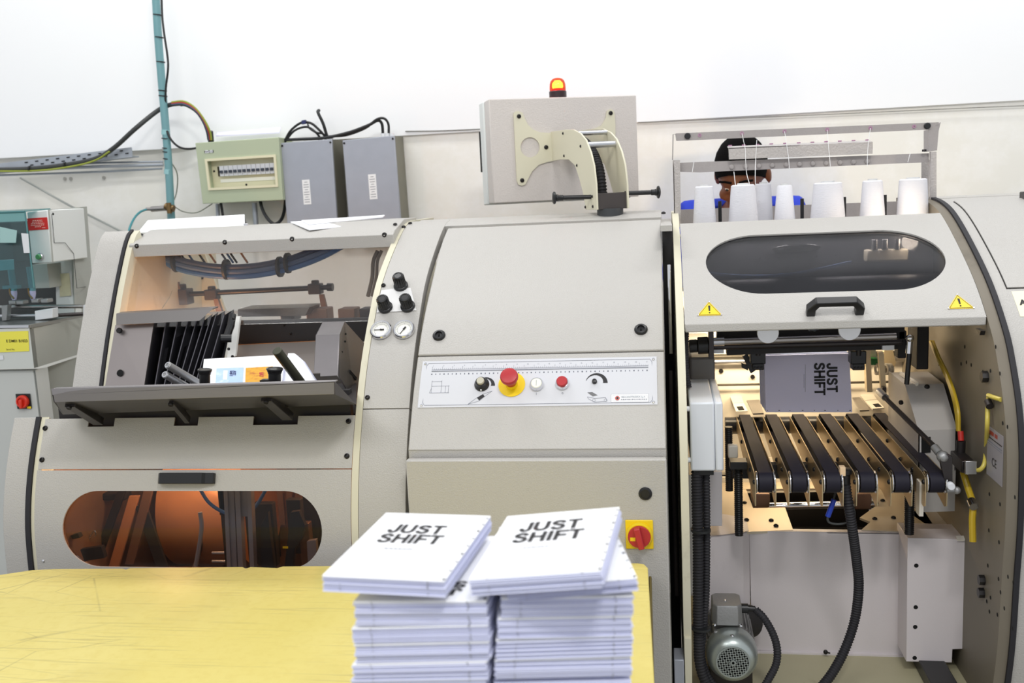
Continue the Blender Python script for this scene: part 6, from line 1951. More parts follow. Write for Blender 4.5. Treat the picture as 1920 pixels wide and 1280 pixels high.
thr = [([(1391, 250), (1397, 278), (1398, 300), (1400, 325), (1406, 347)], 'thread rising from second cone to the upper rail eyelet'),
       ([(1419, 262), (1417, 300), (1416, 330), (1417, 352)], 'thread rising straight beside the third cone'),
       ([(1471, 246), (1478, 292), (1480, 316)], 'thread hanging from the third upper eyelet to lower rail'),
       ([(1551, 243), (1554, 280), (1557, 312)], 'thread hanging from the fourth upper eyelet to lower rail'),
       ([(1632, 240), (1627, 280), (1626, 312)], 'thread hanging from the fifth upper eyelet to lower rail'),
       ([(1301, 304), (1298, 322)], 'short thread crossing the lower rail at its left end'),
       ([(1707, 286), (1702, 304)], 'short thread crossing the lower rail at its right end'),
       ([(1334, 350), (1336, 372), (1334, 388)], 'loose thread drooping on right side of leftmost cone'),
       ([(1376, 322), (1379, 347)], 'thread dropping from the lower rail to the second cone')]
for pts, lab in thr:
    c = catmull([at(x, y, Y=YRf - 0.006 - 0.05 * (y > 325)) for x, y in pts], 6)
    o = MB().tube(c, 0.0008, 5).build('thread', mat('thread_white', (250, 250, 250), 0.7))
    tag(o, lab, 'thread', 'threads on the rack')

# ================================================================ work table with the stacks of books
ym = bpy.data.materials.new('table_yellow')
ym.use_nodes = True
nt = ym.node_tree
bs_ = nt.nodes['Principled BSDF']
bs_.inputs['Roughness'].default_value = 0.5
tc = nt.nodes.new('ShaderNodeTexCoord')
prev = None
base = lin((214, 198, 112))


def mixin(fac_out, col, strength):
    global prev
    mx = nt.nodes.new('ShaderNodeMix')
    mx.data_type = 'RGBA'
    ml = nt.nodes.new('ShaderNodeMath')
    ml.operation = 'MULTIPLY'
    ml.inputs[1].default_value = strength
    nt.links.new(fac_out, ml.inputs[0])
    nt.links.new(ml.outputs[0], mx.inputs[0])
    if prev is None:
        mx.inputs[6].default_value = base
    else:
        nt.links.new(prev, mx.inputs[6])
    mx.inputs[7].default_value = lin(col)
    prev = mx.outputs[2]


def ramped(node_out, p0, p1, inv=False):
    r = nt.nodes.new('ShaderNodeValToRGB')
    r.color_ramp.elements[0].position = p0
    r.color_ramp.elements[1].position = p1
    if inv:
        r.color_ramp.elements[0].color = (1, 1, 1, 1)
        r.color_ramp.elements[1].color = (0, 0, 0, 1)
    nt.links.new(node_out, r.inputs[0])
    return r.outputs[0]


def tex_noise(scale, stretch=(1, 1, 1), rot=0.0, detail=6):
    mp = nt.nodes.new('ShaderNodeMapping')
    mp.inputs['Scale'].default_value = stretch
    mp.inputs['Rotation'].default_value = (0, 0, rot)
    nt.links.new(tc.outputs['Object'], mp.inputs[0])
    n = nt.nodes.new('ShaderNodeTexNoise')
    n.inputs['Scale'].default_value = scale
    n.inputs['Detail'].default_value = detail
    nt.links.new(mp.outputs[0], n.inputs['Vector'])
    return n.outputs['Fac']


mixin(ramped(tex_noise(2.2), 0.35, 0.7), (226, 212, 140), 0.6)
mixin(ramped(tex_noise(3.0, detail=9), 0.52, 0.8), (176, 160, 92), 0.45)
mixin(ramped(tex_noise(9.0, (0.5, 14, 1), 0.75, 4), 0.60, 0.72), (158, 144, 90), 0.45)
mixin(ramped(tex_noise(9.0, (0.6, 16, 1), -0.6, 4), 0.63, 0.72), (160, 146, 92), 0.40)
mixin(ramped(tex_noise(70.0, detail=3), 0.45, 0.75), (204, 184, 96), 0.35)
for rot, sc in ((0.5, 2.6), (1.3, 1.9), (-0.9, 2.3)):
    mp = nt.nodes.new('ShaderNodeMapping')
    mp.inputs['Rotation'].default_value = (0, 0, rot)
    mp.inputs['Scale'].default_value = (1, 3.2, 1)
    nt.links.new(tc.outputs['Object'], mp.inputs[0])
    vo = nt.nodes.new('ShaderNodeTexVoronoi')
    vo.feature = 'DISTANCE_TO_EDGE'
    vo.inputs['Scale'].default_value = sc
    nt.links.new(mp.outputs[0], vo.inputs['Vector'])
    m2 = nt.nodes.new('ShaderNodeMath')
    m2.operation = 'MULTIPLY'
    nt.links.new(ramped(vo.outputs['Distance'], 0.0, 0.006, True), m2.inputs[0])
    nt.links.new(ramped(tex_noise(2.0), 0.45, 0.6), m2.inputs[1])
    mixin(m2.outputs[0], (104, 98, 74), 0.75)
nt.links.new(prev, bs_.inputs['Base Color'])
MATS['table_yellow'] = ym
ZT = 0.75
T_ = lambda x, y: at(x, y, Z=ZT)
far = [(-140, 1100), (0, 1077), (60, 1068), (100, 1066), (230, 1065), (236, 1067), (244, 1064), (455, 1062), (461, 1065), (470, 1062), (520, 1064), (530, 1061), (900, 1058), (1196, 1055), (1208, 1057), (1215, 1064)]
top_o = [T_(x, y) for x, y in far] + [T_(1227, 1280), V((-0.02, 0.85, ZT)), V((-1.75, 0.80, ZT))]
tab = thing('work_table', 'low work table with scratched yellow top carrying two stacks of books', 'table', (-0.8, 1.45, 0))
MB().prism(top_o, (0, 0, -0.028)).build('tabletop', ym, tab, bevel=0.002)
for x, y in ((-1.5, 1.85), (-0.12, 1.93), (-1.6, 0.9), (-0.12, 0.95)):
    MB().box(x - 0.025, x + 0.025, y - 0.025, y + 0.025, 0, 0.722).build('leg', dsteel, tab, bevel=0.002)
MB().box(-1.55, -0.09, 1.84, 1.88, 0.64, 0.722).build('apron', dsteel, tab)
MB().box(-1.55, -0.09, 0.90, 0.93, 0.64, 0.722).build('apron', dsteel, tab)
MB().tube([T_(1217, 1070) + V((0.002, 0, -0.014)), V((-0.021, 0.86, ZT - 0.016))], 0.003, 6).build('edge_strip', mat('edge_dark', (96, 84, 40), 0.6), tab)

GB = 'stacked JUST SHIFT book blocks on the yellow table'
rnd = random.Random(3)


def book(fl, fr, z, h, L, lab, n, title=None, tilt=0.0, zr=None, mark=True, skew=0.0, tw=0.0):
    """a sewn block of n folded signatures, upper front edge from pixel fl to pixel fr at height z"""
    a, b = at(fl[0], fl[1], Z=z), at(fr[0], fr[1], Z=zr if zr else z)
    u = (b - a).normalized()
    wd = (b - a).length
    v = V((0, 0, 1)).cross(u).normalized()
    v = (v + V((0, 0, tilt)) + u * skew).normalized()
    nrm = u.cross(v)
    t = thing('book_block', lab, 'book', (a + b) / 2 + v * L / 2 - V((0, 0, h)), GB)
    sh = h / n
    for k in range(n):
        j = u * rnd.uniform(-0.0012, 0.0012) + v * rnd.uniform(-0.0016, 0.0016)
        if k == 0:
            j = V((0, 0, 0))
        p = a + j - nrm * sh * k
        tk = sh * 0.86
        w_ = wd + rnd.uniform(-0.0008, 0.0008)
        sec = [(0.0, tk * 0.5), (0.0012, 0.0), (L, 0.0), (L, tk), (0.0012, tk)]
        pts = [p + v * y - nrm * zz for y, zz in sec]
        mb = MB().prism(pts, u * w_)
        mb.build('signature', paper_top if k == 0 else paper_edge, t, smooth=False)
    if title:
        pl_, pr2, pt_, pb_, flip = title
        H = [hitplane(p[0], p[1], a, nrm) - a for p in (pl_, pr2, pt_, pb_)]
        x0, x1, y1, y0 = H[0].dot(u), H[1].dot(u), H[2].dot(v), H[3].dot(v)
        if flip:
            fit_title('printed_title', t, a + u * x1 + v * y0, -u, -v, x1 - x0, y1 - y0)
        else:
            fit_title('printed_title', t, a + u * x0 + v * y1, u, v, x1 - x0, y1 - y0)
            m_ = MB()
            q = a + u * x0 + v * y0
            for row, (s0, s1) in enumerate(((0.0, 0.075), (0.02, 0.055))):
                xx = s0
                while xx < s1:
                    ln = rnd.uniform(0.002, 0.006)
                    m_.obox(q + u * (xx + ln / 2) - v * (0.017 + 0.004 * row) + nrm * 0.0006, u * ln / 2, v * 0.0007, nrm * 0.0001)
                    xx += ln + 0.0015
            m_.build('small_print', grey_ink, t, smooth=False, kind='stuff')
    if mark:
        for k in range(9):
            f = 0.02 + k * 0.117 + rnd.uniform(-.01, .01)
            MB().obox(a + u * (wd - 0.0022) + v * (L * f) + nrm * 0.0003, u * 0.0016, v * (0.0022 if k % 3 == 0 else 0.0012), nrm * 0.0003).build('collating_mark', ink, t)
    m_ = MB()
    for k in range(n):
        for c, hw in ((0.14, 0.0003), (0.86, 0.0006)):
            if rnd.random() < 0.7:
                m_.obox(a + u * wd * (c + 0.004 * (k % 3)) - nrm * sh * (k + 0.43) - v * 0.0001, u * hw, nrm * sh * 0.36, v * 0.0003)
    m_.build('edge_print', grey_ink, t, smooth=False, kind='stuff')
    return t, a, u, v, nrm, wd


zt = 1.12
book((604, 1078.5), (833, 1089), zt, 0.020, 0.216, 'top book of the left stack, JUST SHIFT cover facing up, overhanging to the left', 9, ((708, 1011), (848, 988), (755, 983.5), (824, 1021), False), tilt=0.015)


def pile(rows, Y0, Y1, zbot):
    out = []
    for k, (fl, fr, lab, ti) in enumerate(rows):
        a, b = at(fl[0], fl[1], Y=Y0), at(fr[0], fr[1], Y=Y1)
        out.append((a, b))
    for k, (fl, fr, lab, ti) in enumerate(rows):
        a, b = out[k]
        zb = (out[k + 1][0].z + out[k + 1][1].z) / 2 if k + 1 < len(rows) else zbot
        h = (a.z + b.z) / 2 - zb - 0.0006
        book(fl, fr, a.z, h, 0.214, lab, 10, ti, mark=k == 0, zr=b.z)


left = [((662, 1128), (911, 1126), 'second book of the left stack, its title showing upside down at right', ((760, 1112), (876, 1095), (860, 1090), (860, 1116), True)),
        ((659, 1178), (915, 1172), 'third book from the top of the left stack', None),
        ((663, 1209), (915, 1203), 'fourth book from the top of the left stack', None),
        ((660, 1246), (912, 1240), 'fifth book from the top of the left stack', None)]
zl = (at(658, 1280, Y=1.05).z + at(910, 1276, Y=1.05).z) / 2
pile(left, 1.05, 1.045, zl)
a5, b5 = at(658, 1280, Y=1.05), at(910, 1276, Y=1.045)


def lower_books(a, b, z, side, k=6):
    u = (b - a).normalized()
    v = V((0, 0, 1)).cross(u)
    names = {6: 'sixth', 7: 'seventh', 8: 'eighth', 9: 'ninth', 10: 'tenth', 11: 'eleventh', 12: 'twelfth', 13: 'thirteenth', 14: 'fourteenth', 15: 'fifteenth'}
    while z - 0.024 > ZT - 0.004:
        h = 0.024
        if z - ZT < 0.049:
            h = z - ZT
        t = thing('book_block', '%s book from the top of the %s stack' % (names[k], side), 'book', a + v * 0.12 + V((0, 0, z - h - a.z)), GB)
        for s_ in range(8):
            p = V((a.x, a.y, z - h * s_ / 8)) + u * rnd.uniform(-.001, .001) + v * rnd.uniform(-.0015, .0015)
            MB().prism([p, p + v * 0.25, p + v * 0.25 - V((0, 0, h / 8 * 0.86)), p - V((0, 0, h / 8 * 0.86))], u * (b - a).length).build('signature', paper_edge, t, smooth=False)
        z -= h
        k += 1
        if h != 0.024:
            break


lower_books(a5, b5, zl - 0.0006, 'left')
# right stack
book((879, 1086), (1126.6, 1069), zt, 0.021, 0.212, 'top book of the right stack, JUST SHIFT cover facing up toward the aisle', 9, ((962, 1010), (1101, 979), (994, 980), (1088, 1009), False), tilt=0.01, zr=zt + 0.016)
right = [((950, 1106), (1194, 1083), 'second book of the right stack, twisted so its right corner sticks out', None),
         ((940, 1122), (1188, 1117), 'third book from the top of the right stack', None),
         ((934, 1160), (1186, 1155), 'fourth book from the top of the right stack', None),
         ((930, 1200), (1186, 1192), 'fifth book from the top of the right stack', None),
         ((928, 1238), (1184, 1232), 'sixth book from the top of the right stack', None)]
zr_ = (at(926, 1276, Y=1.05).z + at(1184, 1270, Y=1.08).z) / 2
pile(right, 1.05, 1.08, zr_)
a5, b5 = at(926, 1276, Y=1.05), at(1184, 1270, Y=1.08)
lower_books(a5, b5, zr_ - 0.0006, 'right', 7)

# ================================================================ drilling machine at the left edge
gm = mat('drill_grey', (178, 180, 174), 0.45, var=0.03, bump=0.1)
gw = mat('drill_white', (226, 228, 226), 0.45, var=0.02)
gk = mat('drill_dark', (70, 70, 70), 0.5)
dm = thing('drilling_machine', 'grey paper drilling machine with teal guard cut off at the left edge', 'machine', (-2.1, 3.0, 0))
Yd, Yr = 2.74, 3.02
# head: white front, grey right side
hA, hB = at(50, 398, Y=2.86), at(89, 393, Y=2.86)
hC, hD = at(97, 492, Y=2.86), at(60, 494, Y=2.86)
MB().prism([hA, hB, hC, hD], (0, 0.20, 0)).build('head_front', gw, dm, bevel=0.003)
sA = [at(90, 393, Y=2.862), at(163, 387, Y=3.10), at(176, 565, Y=3.10), at(168, 600, Y=3.10), at(140, 600, Y=3.02), at(138, 486, Y=3.0), at(98, 492, Y=2.862)]
MB().prism(sA, (-0.02, 0.02, 0)).build('head_side', gm, dm)
MB().tube([at(97, 401, Y=2.87), at(102, 455, Y=2.88), at(122, 455, Y=2.93), at(138, 475, Y=2.98), at(144, 540, Y=2.99), at(165, 537, Y=3.08)], 0.0011, 4).build('panel_groove', gk, dm)
for x, y in ((99, 401), (150, 396), (102, 427), (130, 424), (146, 523), (163, 520)):
    shared('screw', SCREW, dm, at(x, y, Y=2.88 + (x - 97) * 0.0031), (0.75, -0.65, 0), 0.004)
MB().box(at(64, 530, Y=2.95).x, at(92, 530, Y=2.95).x, 2.95, 3.1, at(80, 540, Y=2.95).z, at(80, 495, Y=2.95).z).build('column', gm, dm)
MB().prism([at(104, 490, Y=3.02), at(139, 487, Y=3.04), at(144, 600, Y=3.02), at(106, 600, Y=3.02)], (0, 0.03, 0)).build('column_cover', gw, dm)
MB().box(-2.35, at(104, 500, Y=3.06).x, 3.06, 3.09, 1.15, 1.45).build('rear_screen', gk, dm)
MB().prism([at(111, 513, Y=3.018), at(130, 512, Y=3.018), at(134, 554, Y=3.018), at(113, 556, Y=3.018)], (0, -0.002, 0)).build('paper_note', mat('note_cream', (206, 200, 168), 0.7, var=0.1, vs=80), dm)
rl = MB().prism([at(51, 409.5, Y=2.859), at(88.5, 407, Y=2.859), at(91, 429.5, Y=2.859), at(54, 432, Y=2.859)], (0, -0.0012, 0)).build('warning_label', mat('label_red', (206, 44, 40), 0.5), dm)
m_ = MB()
for r_, (x0, x1, y) in enumerate(((61, 79, 413), (60, 80, 416), (58, 83, 419), (58, 83, 422), (65, 77, 425), (79, 85, 427))):
    xx = x0
    while xx < x1:
        ln = min(rnd.uniform(1.5, 4), x1 - xx)
        p = at(xx + ln / 2, y - (xx - 70) * 0.05, Y=2.857)
        m_.obox(p, V((ln * 0.0007, 0, 0)), V((0, 0.0003, 0)), V((0, 0, 0.0012)))
        xx += ln + 0.7
m_.build('small_print', mat('print_pink', (244, 200, 190), 0.6), rl, smooth=False, kind='stuff')
c = at(76, 481, Y=2.858)
MB().lathe([(0.0115, 0), (0.0115, 0.006), (0.009, 0.008), (0, 0.008)], c, (0, -1, 0), 24).build('button_ring', alu, dm)
MB().lathe([(0.0085, 0.007), (0.0085, 0.014), (0.007, 0.016), (0, 0.016)], c, (0, -1, 0), 22).build('start_button', mat('button_green', (84, 152, 96), 0.4), dm)
# teal guard
g0_, g1_, g2_, g3_ = at(-90, 402, Y=2.80), at(47, 397, Y=2.80), at(64, 540, Y=2.72), at(-90, 545, Y=2.72)
MB().prism([g0_, g1_, g2_, g3_], (0, 0.004, 0)).build('guard', teal_glass, dm)
MB().prism([g0_, g1_, g1_ + V((0, 0.13, 0.004)), g0_ + V((0, 0.13, 0.004))], (0, 0, 0.004)).build('guard', teal_glass, dm)
MB().tube([g0_, g1_], 0.0035, 6).tube([g1_, g2_], 0.0025, 6).build('guard_edge', mat('edge_teal', (60, 110, 112), 0.3), dm)
for pts, mt in ((((40, 437), (53, 438), (56, 474), (45, 474)), white_pl), (((-10, 488), (26, 486), (27, 505), (-10, 508)), white_pl), (((0, 425), (32, 432), (30, 455), (0, 455)), mat('note_teal', (160, 196, 194), 0.6))):
    MB().prism([at(x, y, Y=2.755) for x, y in pts], (0, -0.001, 0)).build('paper_note', mt, dm)
MB().box(at(-40, 440, Y=2.98).x, at(44, 440, Y=2.98).x, 2.92, 3.06, 1.40, 1.53).build('spindle_block', gk, dm, bevel=0.004)
for x in (20, 55):
    MB().cyl(at(x, 500, Y=2.86), at(x + 6, 545, Y=2.86), 0.010, n=14).build('drill_spindle', teal_glass if False else mat('spindle_teal', (104, 150, 160), 0.35, 0.4), dm)
    MB().lathe([(0.006, 0), (0.011, 0.02), (0.011, 0.03), (0, 0.03)], at(x + 7, 562, Y=2.86), (0, 0, 1), 14).build('drill_bit', mat('bit_lilac', (190, 190, 226), 0.35, 0.3), dm)
    MB().tube(catmull([at(x - 2, 540, Y=2.85), at(x, 552, Y=2.85), at(x + 6, 560, Y=2.85)], 5), 0.003, 6).build('brass_clip', brass, dm)
MB().prism([at(4, 536, Y=2.85), at(32, 535, Y=2.85), at(33, 541, Y=2.85), at(5, 542, Y=2.85)], (0, 0.02, 0)).build('clamp_bar', MATS['spindle_teal'], dm)
# work surface and fence
tA, tB, tC = at(-120, 612, Y=Yd), at(56, 608, Y=Yd), at(158, 590, Y=Yr)
MB().prism([tA, tB, tC, V((tC.x, 3.2, tC.z)), V((tA.x, 3.2, tA.z))], (0, 0, -0.012)).build('work_surface', mat('surface_steel', (150, 152, 150), 0.3, 0.8, var=0.06), dm, bevel=0.001)
MB().cyl(at(-60, 576, Y=2.86), at(156, 574, Y=2.92), 0.0065, n=12).build('fence_rod', steel, dm)
MB().cyl(at(-60, 594, Y=2.86), at(68, 591, Y=2.86), 0.006, n=12).build('fence_screw', alu, dm)
MB().cyl(at(105, 591, Y=2.88), at(160, 588, Y=2.92), 0.006, n=12).build('fence_screw', dsteel, dm)
MB().prism([at(65, 583, Y=2.84), at(98, 578, Y=2.84), at(99, 596, Y=2.84), at(66, 600, Y=2.84)], (0, 0.03, 0)).build('fence_block', white_pl, dm, bevel=0.001)
MB().prism([at(3, 573, Y=2.83), at(14, 572, Y=2.83), at(12, 600, Y=2.83), at(4, 601, Y=2.83)], (0, 0.02, 0)).build('fence_clamp', cast, dm)
MB().prism([at(156, 572, Y=2.91), at(161, 570, Y=2.91), at(160, 592, Y=2.91), at(156, 592, Y=2.91)], (0, 0.02, 0)).build('fence_clamp', white_pl, dm)
for x in (28, 42, 70, 88):
    MB().obox(at(x, 566 - (x > 60) * 3, Y=2.87), V((0.012, 0, 0)), V((0, 0.015, 0)), V((0, 0, 0.006))).build('tool_clamp', cast, dm, bevel=0.002)
# apron and cabinet
aA, aB, aC = at(-120, 616, Y=Yd), at(55, 614, Y=Yd), at(160, 594, Y=Yr)
bA, bB, bC = at(-120, 694, Y=Yd), at(64, 690, Y=Yd), at(160, 660, Y=Yr)
MB().prism([aA, aB, bB, bA], (0, 0.02, 0)).build('apron_front', mat('apron_grey', (206, 210, 206), 0.45, bump=0.1), dm)
MB().prism([aB, aC, bC, bB], (0.0, 0.02, 0)).build('apron_side', gm, dm)
MB().prism([aA, aB, at(55, 609, Y=Yd), at(-120, 611, Y=Yd)], (0, -0.004, 0)).build('edge_trim', alu, dm)
yl = MB().prism([at(-60, 624, Y=Yd - .001), at(53, 620, Y=Yd - .001), at(55, 658, Y=Yd - .001), at(-60, 663, Y=Yd - .001)], (0, -0.001, 0)).build('asset_label', mat('label_yellow', (238, 230, 84), 0.55), dm)
put_text('lettering', 'E DM01 B1023', 0.0118, mat('ink_olive', (60, 58, 20), 0.6), yl, at(52, 639, Y=Yd - .002), (aB - aA), V((0, 0, 1)), bold=0.0003, align='RIGHT')
put_text('lettering', 'Serial No.', 0.0075, MATS['ink_olive'], yl, at(20, 655, Y=Yd - .002), (aB - aA), V((0, 0, 1)))
MB().prism([at(-20, 668, Y=Yd - .001), at(6, 666, Y=Yd - .001), at(7, 674, Y=Yd - .001), at(-20, 676, Y=Yd - .001)], (0, -0.001, 0)).build('paper_note', white_pl, dm)
cA, cB = at(-120, 698, Y=Yd + .02), at(62, 694, Y=Yd + .02)
MB().prism([cA, cB, V((cB.x, cB.y, 0.05)), V((cA.x, cA.y, 0.05))], (0, 0.03, 0)).build('cabinet_door', mat('cab_grey', (200, 203, 200), 0.45), dm, bevel=0.002)
MB().prism([at(66, 693, Y=Yd + .02), at(82, 690, Y=Yd + .06), V((at(82, 690, Y=Yd + .06).x, Yd + .06, 0.05)), V((at(66, 693, Y=Yd + .02).x, Yd + .02, 0.05))], (0, 0.02, 0)).build('cabinet_post', gw, dm)
MB().prism([at(82, 690, Y=Yd + .10), at(160, 664, Y=Yr), V((at(160, 664, Y=Yr).x, Yr, 0.05)), V((at(82, 690, Y=Yd + .1).x, Yd + .1, 0.05))], (0, 0.02, 0)).build('cabinet_side', gm, dm)
MB().box(cA.x, cB.x, Yd + .055, Yd + .075, 0.05, cB.z - 0.01).build('cabinet_body', gk, dm)
Q = at(45, 752, Y=Yd + .018)
sp = MB().box(Q.x - 0.0245, Q.x + 0.0245, Q.y - 0.003, Q.y, Q.z - 0.024, Q.z + 0.024).build('switch_plate', black, dm, bevel=0.001)
MB().box(Q.x + 0.010, Q.x + 0.024, Q.y - 0.0036, Q.y - 0.003, Q.z - 0.023, Q.z - 0.016).build('switch_mark', yel_pl, sp)
MB().lathe([(0.0205, 0), (0.0205, 0.008), (0.018, 0.011), (0.014, 0.011), (0.0135, 0.006), (0, 0.006)], Q + V((0, -0.003, 0)), (0, -1, 0), 30).build('rotary_switch', mat('switch_red', (222, 54, 34), 0.4), sp)
MB().obox(Q + V((-0.001, -0.014, -0.006)), V((0.0055, 0, 0)), V((0, 0.006, 0)), V((0, 0, 0.014))).build('switch_grip', MATS['switch_red'], sp, bevel=0.003)

# ================================================================ the man behind the machine
def skin_body(name, joints, edges, m, parent=None, subs=2, root=0):
    me = bpy.data.meshes.new(name)
    org = ORG[parent.name] if parent else V((0, 0, 0))
    me.from_pydata([tuple(V(j[0]) - org) for j in joints], edges, [])
    o = bpy.data.objects.new(name, me)
    COL.objects.link(o)
    o.modifiers.new('skin', 'SKIN')
    sv = me.skin_vertices[0].data
    for i, j in enumerate(joints):
        r = j[1] if isinstance(j[1], tuple) else (j[1], j[1])
        sv[i].radius = r
        sv[i].use_root = (i == root)
    s_ = o.modifiers.new('sub', 'SUBSURF')
    s_.levels = s_.render_levels = subs
    o.modifiers['skin'].use_smooth_shade = True
    me.materials.append(m)
    return o


def bake(o):
    dg = bpy.context.evaluated_depsgraph_get()
    me = bpy.data.meshes.new_from_object(o.evaluated_get(dg))
    bpy.data.objects.remove(o)
    return me


skin_m = mat('skin_brown', (112, 66, 42), 0.5, var=0.08, vs=14)
hair_m = mat('hair_black', (10, 9, 9), 0.95, bump=0.6, bs=180, spec=0.1)
shirt_m = mat('shirt_blue', (36, 62, 196), 0.8, var=0.06, vs=10)
trouser_m = mat('trousers_dark', (40, 42, 52), 0.8)
px_, py_ = 0.256, 3.40
bz = 0.0
J = [((px_, py_ + .06, 0.90), (0.14, 0.10)), ((px_, py_ + .05, 1.08), (0.135, 0.10)), ((px_, py_ + .01, 1.26), (0.155, 0.105)), ((px_, py_ - .02, 1.385), (0.12, 0.09)), ((px_ - .002, py_ - .05, 1.45), 0.058), ((px_ - .008, py_ - .08, 1.51), 0.055)]
E_ = [(0, 1), (1, 2), (2, 3), (3, 4), (4, 5)]
for s in (-1, 1):
    b = len(J)
    J += [((px_ + s * .155, py_ - .01, 1.432), 0.064), ((px_ + s * .20, py_ - .02, 1.28), 0.048), ((px_ + s * .215, py_ - .03, 1.12), 0.040), ((px_ + s * .20, py_ - .08, 1.05), 0.034), ((px_ + s * .17, py_ - .13, 1.035), 0.026), ((px_ + s * .155, py_ - .16, 1.03), (0.036, 0.018))]
    E_ += [(3, b), (b, b + 1), (b + 1, b + 2), (b + 2, b + 3), (b + 3, b + 4), (b + 4, b + 5)]
    for f in range(5):
        q = len(J)
        base_ = V((px_ + s * .155, py_ - .16, 1.03))
        if f == 4:
            J += [(base_ + V((-s * .035, -.005, 0.0)), 0.010), (base_ + V((-s * .052, -.03, -.006)), 0.009), (base_ + V((-s * .055, -.05, -.014)), 0.008)]
        else:
            sx = (f - 1.5) * 0.017 * s
            L = (0.032, 0.036, 0.033, 0.026)[f]
            J += [(base_ + V((sx, -.035, 0.0)), 0.0088), (base_ + V((sx * 1.1, -.035 - L * .8, -.006)), 0.0082), (base_ + V((sx * 1.12, -.035 - L * 1.4, -.022)), 0.0074)]
        E_ += [(b + 5, q), (q, q + 1), (q + 1, q + 2)]
    h = len(J)
    J += [((px_ + s * .09, py_ + .06, 0.84), 0.10), ((px_ + s * .095, py_ + .04, 0.48), 0.062), ((px_ + s * .095, py_ + .07, 0.10), 0.042), ((px_ + s * .10, py_ - .02, 0.045), (0.045, 0.035)), ((px_ + s * .105, py_ - .11, 0.032), (0.042, 0.026))]
    E_ += [(0, h), (h, h + 1), (h + 1, h + 2), (h + 2, h + 3), (h + 3, h + 4)]
man = thing('person', 'man with short black hair in blue shirt bending behind the thread rack', 'person', (px_, py_, 0))
bm_body = bake(skin_body('body', J, E_, skin_m))
# head: turned to his right and bowed
hm = MB()
hm.bm.from_mesh(bm_body)
hc = V((px_ - .006, py_ - .115, 1.580))
R_ = Matrix.Rotation(radians(-16), 3, 'Z') @ Matrix.Rotation(radians(30), 3, 'X')


def HP(x, y, z):
    return hc + R_ @ V((x, y, z))


def blob(x, y, z, a, b, c):
    rings = []
    for jn in range(9):
        th = pi * jn / 8
        rr = max(1e-4, sin(th))
        rings.append([HP(x + a * rr * cos(2 * pi * i / 16), y + b * rr * sin(2 * pi * i / 16), z + c * cos(th)) for i in range(16)])
    hm.loft(rings)


blob(0, 0.0, 0.018, 0.078, 0.097, 0.092)
blob(0, -0.022, -0.045, 0.060, 0.070, 0.072)
blob(0, -0.060, -0.092, 0.032, 0.030, 0.026)
blob(0, -0.094, -0.030, 0.013, 0.020, 0.024)
blob(0, -0.104, -0.044, 0.018, 0.013, 0.010)
blob(0, -0.086, 0.012, 0.052, 0.012, 0.010)
for s in (-1, 1):
    blob(s * 0.082, 0.010, -0.020, 0.010, 0.018, 0.032)
    blob(s * 0.044, -0.070, -0.040, 0.022, 0.016, 0.022)
    blob(s * 0.031, -0.083, 0.002, 0.017, 0.013, 0.0095)
    blob(s * 0.031, -0.082, -0.020, 0.016, 0.012, 0.007)
blob(0, -0.088, -0.070, 0.024, 0.010, 0.006)
blob(0, -0.085, -0.079, 0.021, 0.010, 0.007)
tmp = bpy.data.objects.new('tmp', hm.mesh('body', skin_m))
COL.objects.link(tmp)
rmsh = tmp.modifiers.new('remesh', 'REMESH')
rmsh.mode = 'VOXEL'
rmsh.voxel_size = 0.007
sm_ = tmp.modifiers.new('smooth', 'SMOOTH')
sm_.factor = 0.5
sm_.iterations = 3
me = bake(tmp)
for q in me.vertices:
    q.co -= V((px_, py_, 0))
me.polygons.foreach_set('use_smooth', [True] * len(me.polygons))
me.materials.clear()
me.materials.append(skin_m)
body = bpy.data.objects.new('body', me)
COL.objects.link(body)
body.parent = man
ORG['body'] = V((px_, py_, 0))
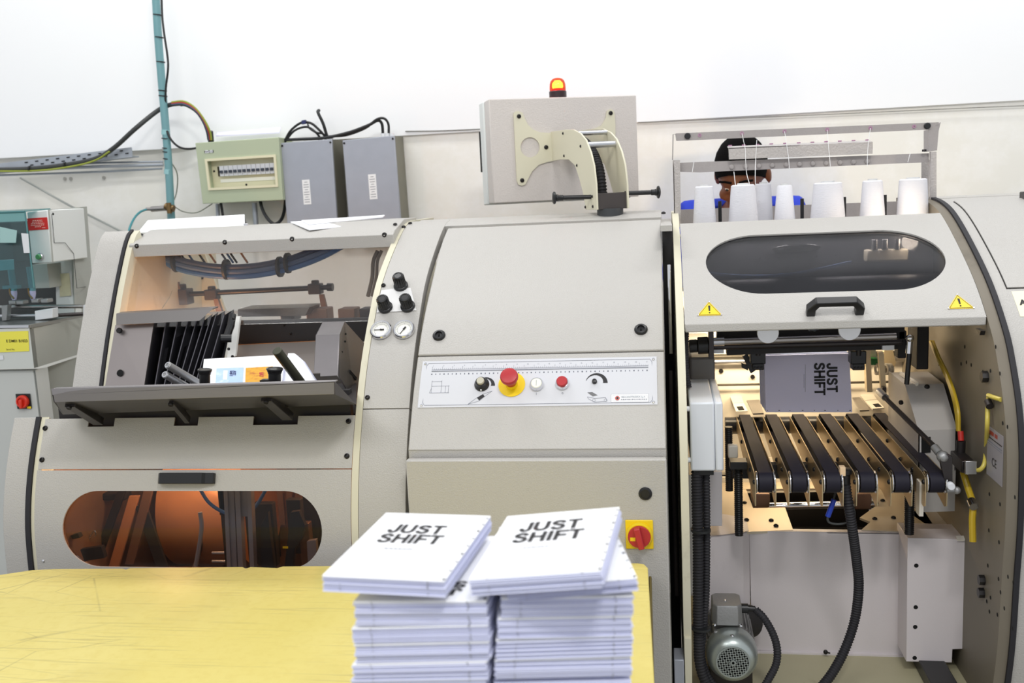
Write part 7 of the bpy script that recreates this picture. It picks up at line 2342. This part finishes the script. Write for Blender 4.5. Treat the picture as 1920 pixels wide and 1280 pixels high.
for s in (-1, 1):
    e_ = MB().ball(HP(s * 0.031, -0.082, -0.008), 0.0105, 14).build('eye', mat('eye_white', (230, 226, 220), 0.3), man)
    d = (R_ @ V((0, -1, -0.45))).normalized()
    MB().ball(HP(s * 0.031, -0.082, -0.008) + d * 0.0078, 0.0052, 10).build('iris', ink, e_)
    MB().tube([HP(s * 0.012, -0.098, 0.016), HP(s * 0.032, -0.097, 0.021), HP(s * 0.052, -0.086, 0.016)], 0.004, 6).build('eyebrow', hair_m, man)
# hair cap
m_ = MB()
rings = []
for jn in range(9):
    th = (pi * 0.66) * jn / 8
    ring_ = []
    for i in range(28):
        an = 2 * pi * i / 28
        front = max(0, -sin(an))
        t2 = th * (1 - 0.36 * front)
        ring_.append(HP(0.084 * sin(t2) * cos(an), 0.004 + 0.104 * sin(t2) * sin(an), 0.020 + 0.100 * cos(t2)))
    rings.append(ring_)
rings[0] = [HP(0.001 * cos(2 * pi * i / 28), 0.001 * sin(2 * pi * i / 28), 0.12) for i in range(28)]
m_.loft(rings)
m_.build('hair', hair_m, man)
# clothes
SJ = [((px_, py_ + .06, 0.88), (0.158, 0.12)), ((px_, py_ + .05, 1.08), (0.152, 0.115)), ((px_, py_ + .01, 1.26), (0.172, 0.122)), ((px_, py_ - .015, 1.39), (0.135, 0.10)), ((px_, py_ - .035, 1.41), (0.075, 0.072))]
SE = [(0, 1), (1, 2), (2, 3), (3, 4)]
for s in (-1, 1):
    b = len(SJ)
    SJ += [((px_ + s * .16, py_ - .01, 1.437), 0.076), ((px_ + s * .208, py_ - .02, 1.28), 0.064), ((px_ + s * .218, py_ - .025, 1.18), 0.058)]
    SE += [(3, b), (b, b + 1), (b + 1, b + 2)]


def cloth(name, J_, E2, m):
    me = bake(skin_body(name, J_, E2, m))
    for q in me.vertices:
        q.co -= V((px_, py_, 0))
    me.materials.clear()
    me.materials.append(m)
    o = bpy.data.objects.new(name, me)
    COL.objects.link(o)
    o.parent = man
    ORG[o.name] = V((px_, py_, 0))
    return o


cloth('shirt', SJ, SE, shirt_m)
TJ = [((px_, py_ + .06, 0.90), (0.15, 0.118))]
TE = []
for s in (-1, 1):
    b = len(TJ)
    TJ += [((px_ + s * .09, py_ + .06, 0.82), 0.112), ((px_ + s * .095, py_ + .04, 0.48), 0.082), ((px_ + s * .095, py_ + .07, 0.14), 0.066)]
    TE += [(0, b), (b, b + 1), (b + 1, b + 2)]
cloth('trousers', TJ, TE, trouser_m)
